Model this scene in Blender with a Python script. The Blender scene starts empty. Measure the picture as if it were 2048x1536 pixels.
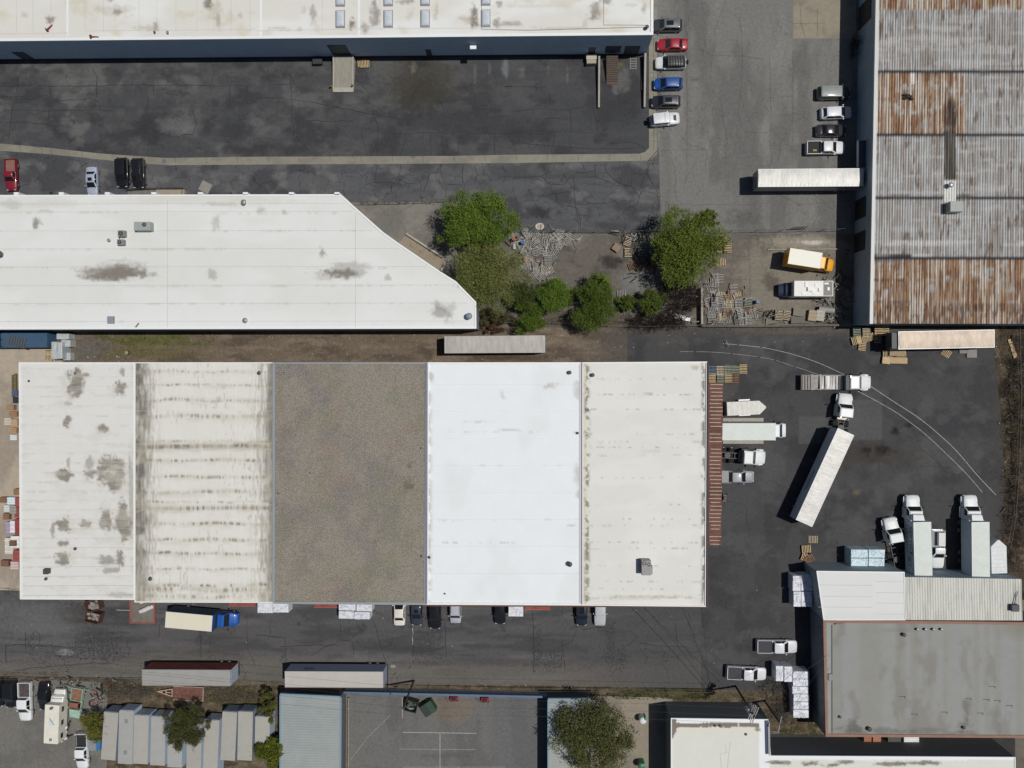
import bpy, bmesh, math, random
import numpy as np
from mathutils import Matrix, Vector
from mathutils.geometry import delaunay_2d_cdt
R = math.radians
random.seed(7)
rng = np.random.default_rng(11)
scene = bpy.context.scene
col = scene.collection

# ---------------------------------------------------------------- camera, sky, sun, exposure
CAM_H, FOC = 122.0, 1540.0
NADIR = (1075.0, 738.0)
_z = np.array([-(NADIR[0]-1024), -(768-NADIR[1]), FOC]); _z /= np.linalg.norm(_z)
_x = np.array([1.0, 0, 0]); _x -= _x.dot(_z)*_z; _x /= np.linalg.norm(_x)
_y = np.cross(_z, _x)
CM = np.array([_x, _y, _z])                     # camera vector -> world vector
cd = bpy.data.cameras.new('camera')
cam = bpy.data.objects.new('camera', cd); col.objects.link(cam)
cd.sensor_fit = 'HORIZONTAL'; cd.sensor_width = 36.0; cd.lens = FOC/2048*36
cd.clip_start = 1.0; cd.clip_end = 2000
m4 = Matrix([list(CM[0])+[0], list(CM[1])+[0], list(CM[2])+[CAM_H], [0, 0, 0, 1]])
cam.matrix_world = m4
scene.camera = cam
SUN = Vector((0.42, 0.075, 1.0)).normalized()
world = bpy.data.worlds.new('World'); scene.world = world; world.use_nodes = True
nt = world.node_tree; nt.nodes.clear()
sky = nt.nodes.new('ShaderNodeTexSky'); sky.sky_type = 'NISHITA'; sky.sun_disc = False
sky.sun_elevation = math.asin(SUN.z)
sky.sun_rotation = math.atan2(SUN.x, SUN.y)
bg = nt.nodes.new('ShaderNodeBackground'); bg.inputs[1].default_value = 0.036
wo = nt.nodes.new('ShaderNodeOutputWorld')
nt.links.new(sky.outputs[0], bg.inputs[0]); nt.links.new(bg.outputs[0], wo.inputs[0])
sd = bpy.data.lights.new('sun', 'SUN'); sd.energy = 3.12; sd.angle = R(0.5); sd.color = (1.0, 0.965, 0.91)
so = bpy.data.objects.new('sun', sd); col.objects.link(so)
so.rotation_euler = (-SUN).to_track_quat('-Z', 'Y').to_euler(); so.location = (60, 10, 150)
vs = scene.view_settings
vs.view_transform = 'Standard'; vs.look = 'None'; vs.exposure = 0.0; vs.gamma = 1.0

# ---------------------------------------------------------------- survey helpers (photo pixel + height -> point on the site)
def P(px, py, z=0.0):
    d = CM @ np.array([px-1024.0, 768.0-py, -FOC])
    t = (z-CAM_H)/d[2]
    return Vector((t*d[0], t*d[1], z))
def PX(x, y, z):
    p = np.stack([x, y, z-CAM_H*np.ones_like(x)], 0)
    c = CM.T @ p
    return 1024+FOC*c[0]/(-c[2]), 768-FOC*c[1]/(-c[2])
def _h(i, j, s):
    v = (i*374761393+j*668265263+s*974634777) & 0xffffffff
    v = ((v ^ (v >> 13))*1274126177) & 0xffffffff
    return ((v ^ (v >> 16)) & 0xffff)/65535.0
def vnoise(x, y, s=0):
    i = np.floor(x).astype(np.int64); j = np.floor(y).astype(np.int64)
    u = x-i; v = y-j; u = u*u*(3-2*u); v = v*v*(3-2*v)
    return (_h(i, j, s)*(1-u)*(1-v)+_h(i+1, j, s)*u*(1-v)+_h(i, j+1, s)*(1-u)*v+_h(i+1, j+1, s)*u*v)
def fbm(x, y, s=0, o=4):
    a = 0; w = .5; t = 0
    for k in range(o):
        a = a+w*vnoise(x*2**k+k*3.7, y*2**k+k*1.3, s+k); t += w; w *= .62
    return a/t
def lin(c):
    c = c/255.0
    return c/12.92 if c < .04045 else ((c+.055)/1.055)**2.4
def C(r, g, b):                                   # real base colour of a thing that reads (r,g,b) in full sun
    return tuple(min(.86, lin(v)/.98) for v in (r, g, b))
def sst(a, b, x):
    t = np.clip((x-a)/(b-a), 0, 1); return t*t*(3-2*t)

# ---------------------------------------------------------------- materials
MATS = {}
def _pr(name):
    m = bpy.data.materials.new(name); m.use_nodes = True
    return m, m.node_tree, m.node_tree.nodes['Principled BSDF']
def mat(name, c, rough=.6, metal=0.0, ns=3.0, na=.12, bump=0.0, coat=0.0, spec=.5, attr=False, ns2=None, na2=0.0, stretch=(1, 1, 1), bs=None, web=()):
    if name in MATS: return MATS[name]
    m, nt, b = _pr(name); N = nt.nodes; Lk = nt.links
    b.inputs['Roughness'].default_value = rough; b.inputs['Metallic'].default_value = metal
    b.inputs['Specular IOR Level'].default_value = spec
    b.inputs['Coat Weight'].default_value = coat; b.inputs['Coat Roughness'].default_value = .08
    tc = N.new('ShaderNodeTexCoord'); mp = N.new('ShaderNodeMapping'); mp.inputs['Scale'].default_value = stretch
    Lk.new(tc.outputs['Object'], mp.inputs[0])
    if attr:
        a = N.new('ShaderNodeVertexColor'); a.layer_name = 'Col'; src = a.outputs[0]
    else:
        a = N.new('ShaderNodeRGB'); a.outputs[0].default_value = (*c, 1); src = a.outputs[0]
    for sc, am in ((ns, na), (ns2, na2)):
        if not sc or not am: continue
        n = N.new('ShaderNodeTexNoise'); n.inputs['Scale'].default_value = sc; n.inputs['Detail'].default_value = 6; n.inputs['Roughness'].default_value = .65
        Lk.new(mp.outputs[0], n.inputs['Vector'])
        r = N.new('ShaderNodeMapRange'); r.inputs['From Min'].default_value = .3; r.inputs['From Max'].default_value = .7
        r.inputs['To Min'].default_value = 1-am; r.inputs['To Max'].default_value = 1+am
        Lk.new(n.outputs['Fac'], r.inputs['Value'])
        mx = N.new('ShaderNodeVectorMath'); mx.operation = 'SCALE'
        Lk.new(src, mx.inputs[0]); Lk.new(r.outputs[0], mx.inputs['Scale']); src = mx.outputs[0]
        if bump and sc == ns:
            bp = N.new('ShaderNodeBump'); bp.inputs['Strength'].default_value = bump; bp.inputs['Distance'].default_value = .05
            if bs:
                n2 = N.new('ShaderNodeTexNoise'); n2.inputs['Scale'].default_value = bs; n2.inputs['Detail'].default_value = 2
                Lk.new(mp.outputs[0], n2.inputs['Vector']); Lk.new(n2.outputs['Fac'], bp.inputs['Height'])
            else: Lk.new(n.outputs['Fac'], bp.inputs['Height'])
            Lk.new(bp.outputs[0], b.inputs['Normal'])
    for (sc, wd, am, cov, wx) in web:                 # networks of fine cracks
        dn = N.new('ShaderNodeTexNoise'); dn.inputs['Scale'].default_value = sc*1.7; dn.inputs['Detail'].default_value = 4; Lk.new(mp.outputs[0], dn.inputs['Vector'])
        sc2 = N.new('ShaderNodeVectorMath'); sc2.operation = 'MULTIPLY_ADD'; sc2.inputs[1].default_value = (.9/sc, .9/sc, 0); Lk.new(dn.outputs['Color'], sc2.inputs[0]); Lk.new(mp.outputs[0], sc2.inputs[2])
        mp2 = N.new('ShaderNodeMapping'); mp2.inputs['Scale'].default_value = wx; Lk.new(sc2.outputs[0], mp2.inputs[0])
        vo = N.new('ShaderNodeTexVoronoi'); vo.feature = 'DISTANCE_TO_EDGE'; vo.voronoi_dimensions = '2D'; vo.inputs['Scale'].default_value = sc; Lk.new(mp2.outputs[0], vo.inputs['Vector'])
        r = N.new('ShaderNodeMapRange'); r.inputs['From Max'].default_value = wd*sc; r.inputs['To Min'].default_value = am; r.inputs['To Max'].default_value = 0; Lk.new(vo.outputs['Distance'], r.inputs['Value'])
        mn = N.new('ShaderNodeTexNoise'); mn.inputs['Scale'].default_value = sc*.35; mn.inputs['Detail'].default_value = 3; Lk.new(mp.outputs[0], mn.inputs['Vector'])
        mr = N.new('ShaderNodeMapRange'); mr.inputs['From Min'].default_value = 1-cov-.03; mr.inputs['From Max'].default_value = 1-cov+.05; Lk.new(mn.outputs['Fac'], mr.inputs['Value'])
        mm = N.new('ShaderNodeMath'); mm.operation = 'MULTIPLY'; Lk.new(r.outputs[0], mm.inputs[0]); Lk.new(mr.outputs[0], mm.inputs[1])
        om = N.new('ShaderNodeMath'); om.operation = 'SUBTRACT'; om.inputs[0].default_value = 1; Lk.new(mm.outputs[0], om.inputs[1])
        mx = N.new('ShaderNodeVectorMath'); mx.operation = 'SCALE'; Lk.new(src, mx.inputs[0]); Lk.new(om.outputs[0], mx.inputs['Scale']); src = mx.outputs[0]
    Lk.new(src, b.inputs['Base Color'])
    MATS[name] = m; return m
def paint(name, rgb, rough=.42, coat=.3, metal=0.0): return mat('paint_'+name, C(*rgb), rough, metal, 1.2, .07, coat=coat)

# ---------------------------------------------------------------- mesh building
class MB:
    def __init__(s): s.v = []; s.f = []; s.m = []; s.T = Matrix.Identity(4)
    def add(s, vs, fs, mi=0):
        o = len(s.v); s.v += [tuple(s.T @ Vector(p)) for p in vs]
        s.f += [tuple(o+i for i in f) for f in fs]; s.m += [mi]*len(fs); return s
    def box(s, x0, x1, y0, y1, z0, z1, mi=0, bev=0.0):
        if bev > 0:
            b = min(bev, (x1-x0)/2.01, (y1-y0)/2.01)
            ring = [(x0+b, y0), (x1-b, y0), (x1, y0+b), (x1, y1-b), (x1-b, y1), (x0+b, y1), (x0, y1-b), (x0, y0+b)]
            zb = min(bev, (z1-z0)/2.01)
            cx, cy = (x0+x1)/2, (y0+y1)/2; kx = 1-b/(x1-x0)*1.2; ky = 1-b/(y1-y0)*1.2
            top = [(cx+(x-cx)*kx, cy+(y-cy)*ky) for x, y in ring]
            n = 8; v = [(x, y, z0) for x, y in ring]+[(x, y, z1-zb) for x, y in ring]+[(x, y, z1) for x, y in top]
            f = [tuple(range(n-1, -1, -1)), tuple(range(2*n, 3*n))]
            for k in range(2):
                for i in range(n): j = (i+1) % n; f.append((k*n+i, k*n+j, (k+1)*n+j, (k+1)*n+i))
            return s.add(v, f, mi)
        v = [(x0, y0, z0), (x1, y0, z0), (x1, y1, z0), (x0, y1, z0), (x0, y0, z1), (x1, y0, z1), (x1, y1, z1), (x0, y1, z1)]
        return s.add(v, [(0, 3, 2, 1), (4, 5, 6, 7), (0, 1, 5, 4), (1, 2, 6, 5), (2, 3, 7, 6), (3, 0, 4, 7)], mi)
    def prism(s, poly, z0, z1, mi=0, top=True, bottom=True, z1s=None):
        n = len(poly); v = [(p[0], p[1], z0) for p in poly]+[(p[0], p[1], z1 if z1s is None else z1s[i]) for i, p in enumerate(poly)]
        f = [(i, (i+1) % n, n+(i+1) % n, n+i) for i in range(n)]
        if top: f.append(tuple(range(n, 2*n)))
        if bottom: f.append(tuple(range(n-1, -1, -1)))
        return s.add(v, f, mi)
    def rings(s, rs, mi=0, caps=True):
        n = len(rs[0]); v = [p for r in rs for p in r]; f = []
        for k in range(len(rs)-1):
            for i in range(n): j = (i+1) % n; f.append((k*n+i, k*n+j, (k+1)*n+j, (k+1)*n+i))
        if caps: f.append(tuple(range(n-1, -1, -1))); o = (len(rs)-1)*n; f.append(tuple(range(o, o+n)))
        return s.add(v, f, mi)
    def cyl(s, a, b, r, n=12, mi=0, r2=None):
        a = Vector(a); b = Vector(b); d = (b-a).normalized(); u = d.orthogonal().normalized(); w = d.cross(u)
        r2 = r if r2 is None else r2
        def ring(c, q): return [tuple(c+u*q*math.cos(6.2832*i/n)+w*q*math.sin(6.2832*i/n)) for i in range(n)]
        return s.rings([ring(a, r), ring(b, r2)], mi)
    def tube(s, pts, r, n=6, mi=0):
        for i in range(len(pts)-1):
            ra = r[i] if isinstance(r, (list, tuple)) else r; rb = r[i+1] if isinstance(r, (list, tuple)) else r
            s.cyl(pts[i], pts[i+1], ra, n, mi, rb)
        return s
    def dome(s, c, r, h, n=12, k=4, mi=0):
        rs = []
        for i in range(k):
            a = 1.5708*i/k
            rs.append([(c[0]+r*math.cos(a)*math.cos(6.2832*j/n), c[1]+r*math.cos(a)*math.sin(6.2832*j/n), c[2]+h*math.sin(a)) for j in range(n)])
        rs.append([(c[0]+.02*math.cos(6.2832*j/n), c[1]+.02*math.sin(6.2832*j/n), c[2]+h) for j in range(n)])
        return s.rings(rs, mi)
    def quad(s, a, b, c, d, mi=0): return s.add([a, b, c, d], [(0, 1, 2, 3)], mi)
    def ribbon(s, pts, w, z, mi=0):
        pts = [Vector((p[0], p[1])) for p in pts]; n = len(pts); v = []; ww = w if isinstance(w, (list, tuple)) else [w]*n
        for i in range(n):
            d = (pts[min(i+1, n-1)]-pts[max(i-1, 0)]); d = d.normalized() if d.length > 1e-6 else Vector((1, 0)); q = Vector((-d.y, d.x))*ww[i]/2
            v += [(pts[i].x+q.x, pts[i].y+q.y, z), (pts[i].x-q.x, pts[i].y-q.y, z)]
        return s.add(v, [(2*i+1, 2*i+3, 2*i+2, 2*i) for i in range(n-1)], mi)
    def build(s, name, mats, parent=None, smooth=False, loc=None):
        me = bpy.data.meshes.new(name); me.from_pydata(s.v, [], s.f)
        for m in (mats if isinstance(mats, (list, tuple)) else [mats]): me.materials.append(m)
        me.polygons.foreach_set('material_index', s.m)
        if smooth: me.polygons.foreach_set('use_smooth', [True]*len(s.f))
        bm = bmesh.new(); bm.from_mesh(me); bmesh.ops.recalc_face_normals(bm, faces=bm.faces); bm.to_mesh(me); bm.free()
        o = bpy.data.objects.new(name, me); col.objects.link(o)
        if smooth:
            try: me.set_sharp_from_angle(angle=R(38))
            except Exception: pass
        if parent: o.parent = parent
        if loc: o.location = loc
        return o
def tag(o, label=None, cat=None, group=None, kind=None):
    if label: o['label'] = label
    if cat: o['category'] = cat
    if group: o['group'] = group
    if kind: o['kind'] = kind
    return o
def thing(name, label, cat, loc=(0, 0, 0), rz=0.0, group=None):
    o = bpy.data.objects.new(name, None); o.empty_display_size = .3; col.objects.link(o)
    o.location = loc; o.rotation_euler = (0, 0, rz)
    return tag(o, label, cat, group)
def dup(root, loc, rz, label=None, group=None):
    r = root.copy(); col.objects.link(r); r.location = loc; r.rotation_euler = (root.rotation_euler.x, root.rotation_euler.y, rz)
    if label: r['label'] = label
    if group: r['group'] = group
    for ch in list(root.children):
        c = ch.copy(); col.objects.link(c); c.parent = r
        for g in ch.children:
            d = g.copy(); col.objects.link(d); d.parent = c
    return r
def inside(x, y, poly):
    r = np.zeros(x.shape, bool); n = len(poly)
    for i in range(n):
        x1, y1 = poly[i][:2]; x2, y2 = poly[(i+1) % n][:2]
        if y1 == y2: continue
        c = ((y1 > y) != (y2 > y)) & (x < (x2-x1)*(y-y1)/(y2-y1)+x1)
        r ^= c
    return r
def sheet(name, poly_px, z, step, painter, m, parent=None, pxz=None, zfun=None, world_poly=None):
    """flat sheet, finely divided inside a surveyed outline, carrying its worn colours as an attribute"""
    poly = world_poly or [tuple(P(a, b, z if pxz is None else pxz)[:2]) for a, b in poly_px]
    bp = []
    for i in range(len(poly)):
        a = Vector(poly[i]); b = Vector(poly[(i+1) % len(poly)]); k = max(1, int((b-a).length/(step*1.5)))
        bp += [tuple(a.lerp(b, t/k)) for t in range(k)]
    xs = [p[0] for p in poly]; ys = [p[1] for p in poly]
    gx, gy = np.meshgrid(np.arange(min(xs)+step/2, max(xs), step), np.arange(min(ys)+step/2, max(ys), step))
    gx = gx.ravel(); gy = gy.ravel()
    gx = gx+rng.uniform(-.15, .15, gx.shape)*step; gy = gy+rng.uniform(-.15, .15, gy.shape)*step
    k = inside(gx, gy, poly); gx = gx[k]; gy = gy[k]
    pts = [Vector(p) for p in bp]+[Vector(p) for p in zip(gx.tolist(), gy.tolist())]
    nb = len(bp)
    r = delaunay_2d_cdt(pts, [(i, (i+1) % nb) for i in range(nb)], [], 1, 1e-5)
    V = np.array([tuple(p) for p in r[0]]); F = r[2]
    zz = np.full(len(V), z) if zfun is None else zfun(V[:, 0], V[:, 1])
    V3 = np.column_stack([V, zz])
    me = bpy.data.meshes.new(name); me.from_pydata(V3.tolist(), [], F)
    px, py = PX(V[:, 0], V[:, 1], zz)
    cc = np.clip(painter(px, py), 0, .86)
    ca = me.color_attributes.new('Col', 'FLOAT_COLOR', 'POINT')
    ca.data.foreach_set('color', np.column_stack([cc, np.ones(len(cc))]).astype(np.float32).ravel())
    me.materials.append(m)
    bm = bmesh.new(); bm.from_mesh(me); bm.normal_update()
    fl = [f for f in bm.faces if f.normal.z < 0]
    if fl: bmesh.ops.reverse_faces(bm, faces=fl)
    bm.to_mesh(me); bm.free()
    o = bpy.data.objects.new(name, me); col.objects.link(o)
    if parent: o.parent = parent
    return o
def blob(px, py, cx, cy, rx, ry, amt=1.0, rot=0, rough=.55, s=0, soft=.55):
    a = math.radians(rot); dx = px-cx; dy = py-cy
    u = (dx*math.cos(a)+dy*math.sin(a))/rx; v = (-dx*math.sin(a)+dy*math.cos(a))/ry
    d = np.sqrt(u*u+v*v)+(fbm(px/max(6, rx*.6), py/max(6, ry*.6), s+int(cx) % 97)-.5)*2*rough
    d = d+(fbm(px/5.0, py/5.0, s+31, 3)-.5)*.7
    return amt*(1-sst(1-soft, 1+soft*.3, d))*(.72+.5*fbm(px/3.0, py/3.0, s+17, 2))
def blend(c, col2, m):
    m = np.clip(m, 0, 1)[:, None]; return c*(1-m)+np.array(col2)[None, :]*m
def base(px, col0): return np.tile(np.array(col0, float), (len(px), 1))
def relp(parent_world_poly): pass
# ---------------------------------------------------------------- the ground
GM = mat('ground_asphalt', (1, 1, 1), .92, attr=True, ns=2.2, na=.13, bump=.25, bs=25, ns2=14, na2=.12, spec=.25)
GA = dict(attr=True, ns=2.2, na=.13, bump=.25, bs=25, ns2=14, na2=.12, spec=.25)
GCT = mat('court_asphalt', (1, 1, 1), .92, web=((.16, .05, .5, .55, (1, 1.3, 1)), (.55, .025, .25, .42, (1, 1, 1))), **GA)
GSR = mat('service_road_asphalt', (1, 1, 1), .92, web=((.28, .06, .6, .62, (1, 1, 1)), (.8, .03, .3, .45, (1, 1, 1))), **GA)
GPL = mat('parking_lane_asphalt', (1, 1, 1), .92, web=((.2, .035, .35, .6, (1, .8, 1)), (1.1, .035, .32, .53, (1, 1, 1)), (2.4, .02, .22, .45, (1, 1, 1))), **GA)
GRD = mat('access_road_asphalt', (1, 1, 1), .92, web=((.14, .06, .5, .55, (1, 1, 1)), (1.6, .035, .45, .40, (1, 1, 1))), **GA)
GYD = mat('truck_yard_asphalt', (1, 1, 1), .92, web=((.12, .04, .4, .5, (1, 1, 1)), (1.2, .03, .3, .36, (1, 1, 1))), **GA)
CONC = mat('ground_concrete', (1, 1, 1), .9, attr=True, ns=1.3, na=.10, bump=.15, bs=30, ns2=9, na2=.07, spec=.25)
SOIL = mat('ground_soil', (1, 1, 1), 1.0, attr=True, ns=1.8, na=.22, bump=.8, bs=8, ns2=7, na2=.35, spec=.1)
def g_court(px, py):
    c = base(px, C(70, 71, 73)); n = fbm(px/75, py/50, 3, 6); n2 = fbm(px/22, py/16, 9, 5); st = fbm(px/60, py/6, 21, 3)
    c = blend(c, C(99, 99, 98), sst(.47, .64, n)*.85*sst(1500, 100, px)); c = blend(c, C(50, 50, 54), sst(.53, .64, fbm(px/60, py/38, 31, 6))*.6)
    c = blend(c, C(60, 61, 62), sst(.5, .7, st)*.35); c = blend(c, C(90, 90, 88), sst(.52, .66, n2)*.4*sst(1500, 300, px))
    c = blend(c, C(58, 55, 42), blob(px, py, 850, 165, 75, 60, .7, 0, .5)); c = blend(c, C(52, 52, 56), blob(px, py, 300, 265, 42, 24, .85, 30, .5))
    c = blend(c, C(55, 54, 57), blob(px, py, 930, 245, 150, 34, .7, 4, .5)); c = blend(c, C(52, 53, 57), blob(px, py, 470, 258, 40, 30, .7))
    c = blend(c, C(108, 108, 108), blob(px, py, 352, 248, 40, 22, .55)); c = blend(c, C(125, 128, 130), blob(px, py, 1011, 138, 7, 22, .6))
    c = blend(c, C(112, 108, 100), blob(px, py, 826, 135, 8, 14, .6)); c = blend(c, C(56, 57, 60), blob(px, py, 1230, 215, 60, 45, .6))
    for x in (980, 1095, 1133, 1048, 950, 1040): c = blend(c, C(120, 122, 124), blob(px, py, x, 132+(x % 7)*3, 2.5, 18, .35))
    c = blend(c, C(120, 120, 116), blob(px, py, 1245, 155, 22, 30, .45, 0, .9)); c = blend(c, C(105, 104, 60), blob(px, py, 1243, 128, 6, 7, .7))
    return c
def g_court2(px, py):
    c = base(px, C(86, 87, 89)); n = fbm(px/60, py/36, 13, 6); st = fbm(px/70, py/9, 5, 3)
    c = blend(c, C(62, 63, 66), sst(.47, .62, n)*.8); c = blend(c, C(110, 110, 109), sst(.54, .7, fbm(px/40, py/30, 17, 4))*.6)
    c = blend(c, C(70, 71, 74), sst(.5, .7, st)*.4); c = blend(c, C(50, 50, 53), blob(px, py, 1078, 425, 26, 14, .9, 15, .3))
    c = blend(c, C(58, 59, 62), blob(px, py, 1090, 345, 160, 16, .5)); c = blend(c, C(60, 60, 63), blob(px, py, 1225, 452, 38, 10, .7))
    return c
def g_lane(px, py):
    c = base(px, C(116, 115, 112)); n = fbm(px/50, py/140, 6, 5)
    c = blend(c, C(99, 98, 96), sst(.46, .66, n)*.8); c = blend(c, C(130, 128, 123), sst(.55, .72, fbm(px/30, py/90, 44, 4))*.5)
    c = blend(c, C(90, 89, 88), blob(px, py, 1330, 330, 16, 130, .4)); c = blend(c, C(88, 86, 84), blob(px, py, 1485, 435, 44, 18, .5, 10, .9))
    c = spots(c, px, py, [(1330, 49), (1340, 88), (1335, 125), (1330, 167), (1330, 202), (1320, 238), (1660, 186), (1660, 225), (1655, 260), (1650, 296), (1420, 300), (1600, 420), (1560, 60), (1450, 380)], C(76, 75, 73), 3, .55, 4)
    c = blend(c, C(80, 79, 78), blob(px, py, 1390, 158, 8, 3, .8)); c = blend(c, C(96, 95, 93), blob(px, py, 1375, 100, 9, 260, .35, 0, .3))
    return c
def spots(c, px, py, pts, rgb, r=3, a=.6, n=5):
    q = np.random.default_rng(len(pts)*7+int(pts[0][0]))
    for (x, y) in pts:
        for i in range(n): c = blend(c, rgb, blob(px, py, x+q.normal()*9, y+q.normal()*6, r*q.uniform(.6, 2.2), r*q.uniform(.5, 1.4), a*q.uniform(.5, 1), q.uniform(0, 90)))
    return c
def g_pad(px, py): return blend(base(px, C(140, 132, 118)), C(118, 112, 102), sst(.48, .65, fbm(px/30, py/25, 2, 4))*.7)
def g_gutter(px, py):
    c = blend(base(px, C(133, 129, 117)), C(112, 110, 101), sst(.45, .65, fbm(px/40, py/20, 2, 4))*.6)
    c = blend(c, C(150, 147, 135), (np.sin((px+py*.2)/16.0) > .0)*.10)
    c = blend(c, C(80, 78, 74), blob(px, py, 826, 312, 6, 8, .7)); return c
def g_apron(px, py):
    c = blend(base(px, C(124, 120, 112)), C(103, 101, 97), sst(.45, .65, fbm(px/60, py/40, 8, 4))*.7)
    return blend(c, C(90, 88, 84), blob(px, py, 880, 470, 30, 60, .5))
def g_pallets(px, py):
    c = base(px, C(100, 95, 88)); c = blend(c, C(122, 117, 108), sst(.45, .62, fbm(px/60, py/40, 23, 5))*.8)
    c = blend(c, C(66, 61, 57), sst(.55, .7, fbm(px/30, py/20, 33, 5))*.5); c = blend(c, C(52, 48, 46), blob(px, py, 1222, 525, 34, 14, .9))
    c = blend(c, C(122, 124, 125), blob(px, py, 1275, 560, 40, 30, .6)); c = blend(c, C(78, 70, 60), blob(px, py, 1150, 640, 130, 22, .7))
    c = blend(c, C(128, 122, 110), blob(px, py, 1560, 560, 110, 90, .8, 0, .25)); c = blend(c, C(75, 66, 58), blob(px, py, 1543, 565, 18, 22, .7))
    c = blend(c, C(142, 136, 122), blob(px, py, 1600, 484, 90, 14, .9, 0, .1)); c = blend(c, C(205, 200, 192), blob(px, py, 1620, 485, 36, 5, .7, 0, .9))
    c = blend(c, C(150, 148, 143), blob(px, py, 1060, 615, 24, 14, .5)); return c
def g_alley(px, py):
    c = base(px, C(106, 95, 83)); c = blend(c, C(84, 74, 65), sst(.48, .66, fbm(px/60, py/14, 12, 5))*.8)
    c = blend(c, C(128, 116, 102), sst(.55, .7, fbm(px/45, py/12, 52, 4))*.5)
    c = blend(c, C(84, 88, 45), blob(px, py, 300, 680, 110, 16, .85, 0, 1.0)); c = blend(c, C(92, 90, 52), blob(px, py, 300, 705, 120, 16, .5, 0, 1.0))
    c = blend(c, C(92, 90, 88), blob(px, py, 180, 700, 50, 26, .7)); c = blend(c, C(72, 56, 45), blob(px, py, 1000, 716, 110, 7, .6))
    c = blend(c, C(66, 56, 48), blob(px, py, 855, 712, 14, 10, .5)); c = blend(c, C(84, 80, 76), sst(1120, 1250, px)*.8)
    c = blend(c, C(170, 156, 138), sst(70, 20, px)*.9)
    return c
def g_sand(px, py): return blend(base(px, C(168, 156, 140)), C(143, 133, 120), sst(.45, .65, fbm(px/40, py/60, 61, 4))*.8)
def g_yard(px, py):
    c = base(px, C(70, 70, 71)); c = blend(c, C(57, 57, 59), sst(.46, .60, fbm(px/70, py/60, 71, 6))*.75)
    c = blend(c, C(88, 87, 86), sst(.53, .66, fbm(px/50, py/36, 75, 6))*.45)
    c = blend(c, C(60, 54, 48), blob(px, py, 1745, 905, 95, 34, .7, 5, .7)); c = blend(c, C(34, 30, 27), blob(px, py, 1733, 900, 12, 9, .9)+blob(px, py, 1768, 900, 20, 13, .9)+blob(px, py, 1790, 861, 11, 8, .9)+blob(px, py, 1817, 851, 10, 6, .8))
    c = blend(c, C(60, 52, 46), blob(px, py, 1693, 936, 12, 12, .6)); c = blend(c, C(84, 80, 76), sst(690, 655, py)*.6)
    c = blend(c, C(96, 88, 76), blob(px, py, 1560, 660, 150, 9, .7, 0, .9)); c = blend(c, C(66, 62, 58), sst(1960, 2010, px)*.6)
    c = spots(c, px, py, [(1690, 820), (1720, 790), (1560, 865), (1520, 916), (1500, 955), (1830, 1010), (1940, 1010), (1780, 1050), (1550, 1300), (1490, 1350), (1500, 1100), (1650, 1050), (1700, 700)], C(46, 45, 44), 4, .6, 5)
    for r0, a in ((300, .35), (322, .3), (410, .25), (432, .25)): c = blend(c, C(56, 56, 58), np.exp(-((np.hypot(px-1620, py-1080)-r0)/3.0)**2)*a*sst(.4, .6, fbm(px/40, py/40, 77, 3)))
    def rect(x0, y0, x1, y1, cc, a): return blend(c, cc, ((px > x0) & (px < x1) & (py > y0) & (py < y1))*a)
    c = rect(1688, 800, 1766, 880, C(88, 88, 88), .6); c = rect(1597, 832, 1655, 888, C(88, 88, 88), .55); c = rect(1500, 1070, 1800, 1400, C(70, 69, 69), .25)
    c = rect(1415, 950, 1530, 1110, C(82, 82, 83), .3); c = blend(c, C(58, 58, 60), blob(px, py, 1440, 1160, 40, 30, .5))
    c = blend(c, C(110, 100, 80), blob(px, py, 1713, 985, 12, 7, .5, -25)); c = blend(c, C(92, 92, 92), blob(px, py, 1915, 940, 16, 10, .5, 40))
    return c
def g_road(px, py):
    c = base(px, C(82, 81, 82)); c = blend(c, C(66, 66, 68), sst(.47, .62, fbm(px/110, py/18, 81, 5))*.8)
    c = blend(c, C(98, 97, 96), sst(.54, .7, fbm(px/150, py/14, 85, 4))*.6); c = blend(c, C(108, 103, 96), sst(1296, 1340, py+10*np.sin(px/210.0))*.55)
    c = blend(c, C(104, 104, 104), blob(px, py, 60, 1240, 130, 40, .6)); c = blend(c, C(135, 135, 136), blob(px, py, 130, 1304, 16, 7, .8))
    c = blend(c, C(60, 58, 56), blob(px, py, 175, 1228, 60, 22, .6)); c = blend(c, C(58, 58, 60), blob(px, py, 790, 1290, 90, 28, .5))
    c = blend(c, C(60, 60, 62), blob(px, py, 250, 1230, 30, 26, .6)); c = blend(c, C(64, 63, 64), blob(px, py, 950, 1325, 160, 10, .5))
    c = blend(c, C(70, 70, 72), sst(1050, 1330, px)*.6)
    c = spots(c, px, py, [(800, 1245), (835, 1250), (870, 1262), (911, 1248), (1000, 1248), (1163, 1252), (1200, 1250), (400, 1268), (460, 1260), (180, 1250), (600, 1240), (720, 1250)], C(52, 51, 51), 4, .6, 5)
    for yy, a in ((1268, .3), (1276, .25), (1302, .35), (1311, .3)): c = blend(c, C(58, 58, 60), np.exp(-((py-yy-4*np.sin(px/160.0))/2.2)**2)*a*sst(.4, .6, fbm(px/60, py/30, 95, 3)))
    return c
def g_verge(px, py):
    c = base(px, C(92, 82, 68)); c = blend(c, C(64, 56, 46), sst(.46, .62, fbm(px/22, py/10, 91, 5))*.8); c = blend(c, C(122, 110, 92), sst(.55, .7, fbm(px/16, py/8, 95, 5))*.6)
    c = blend(c, C(80, 76, 45), blob(px, py, 460, 1395, 60, 20, .6)); c = blend(c, C(70, 72, 44), blob(px, py, 1320, 1388, 110, 16, .7)); c = blend(c, C(120, 100, 60), blob(px, py, 15, 1346, 30, 8, .6))
    c = blend(c, C(112, 106, 98), blob(px, py, 700, 1368, 300, 7, .5)); return c
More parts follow.
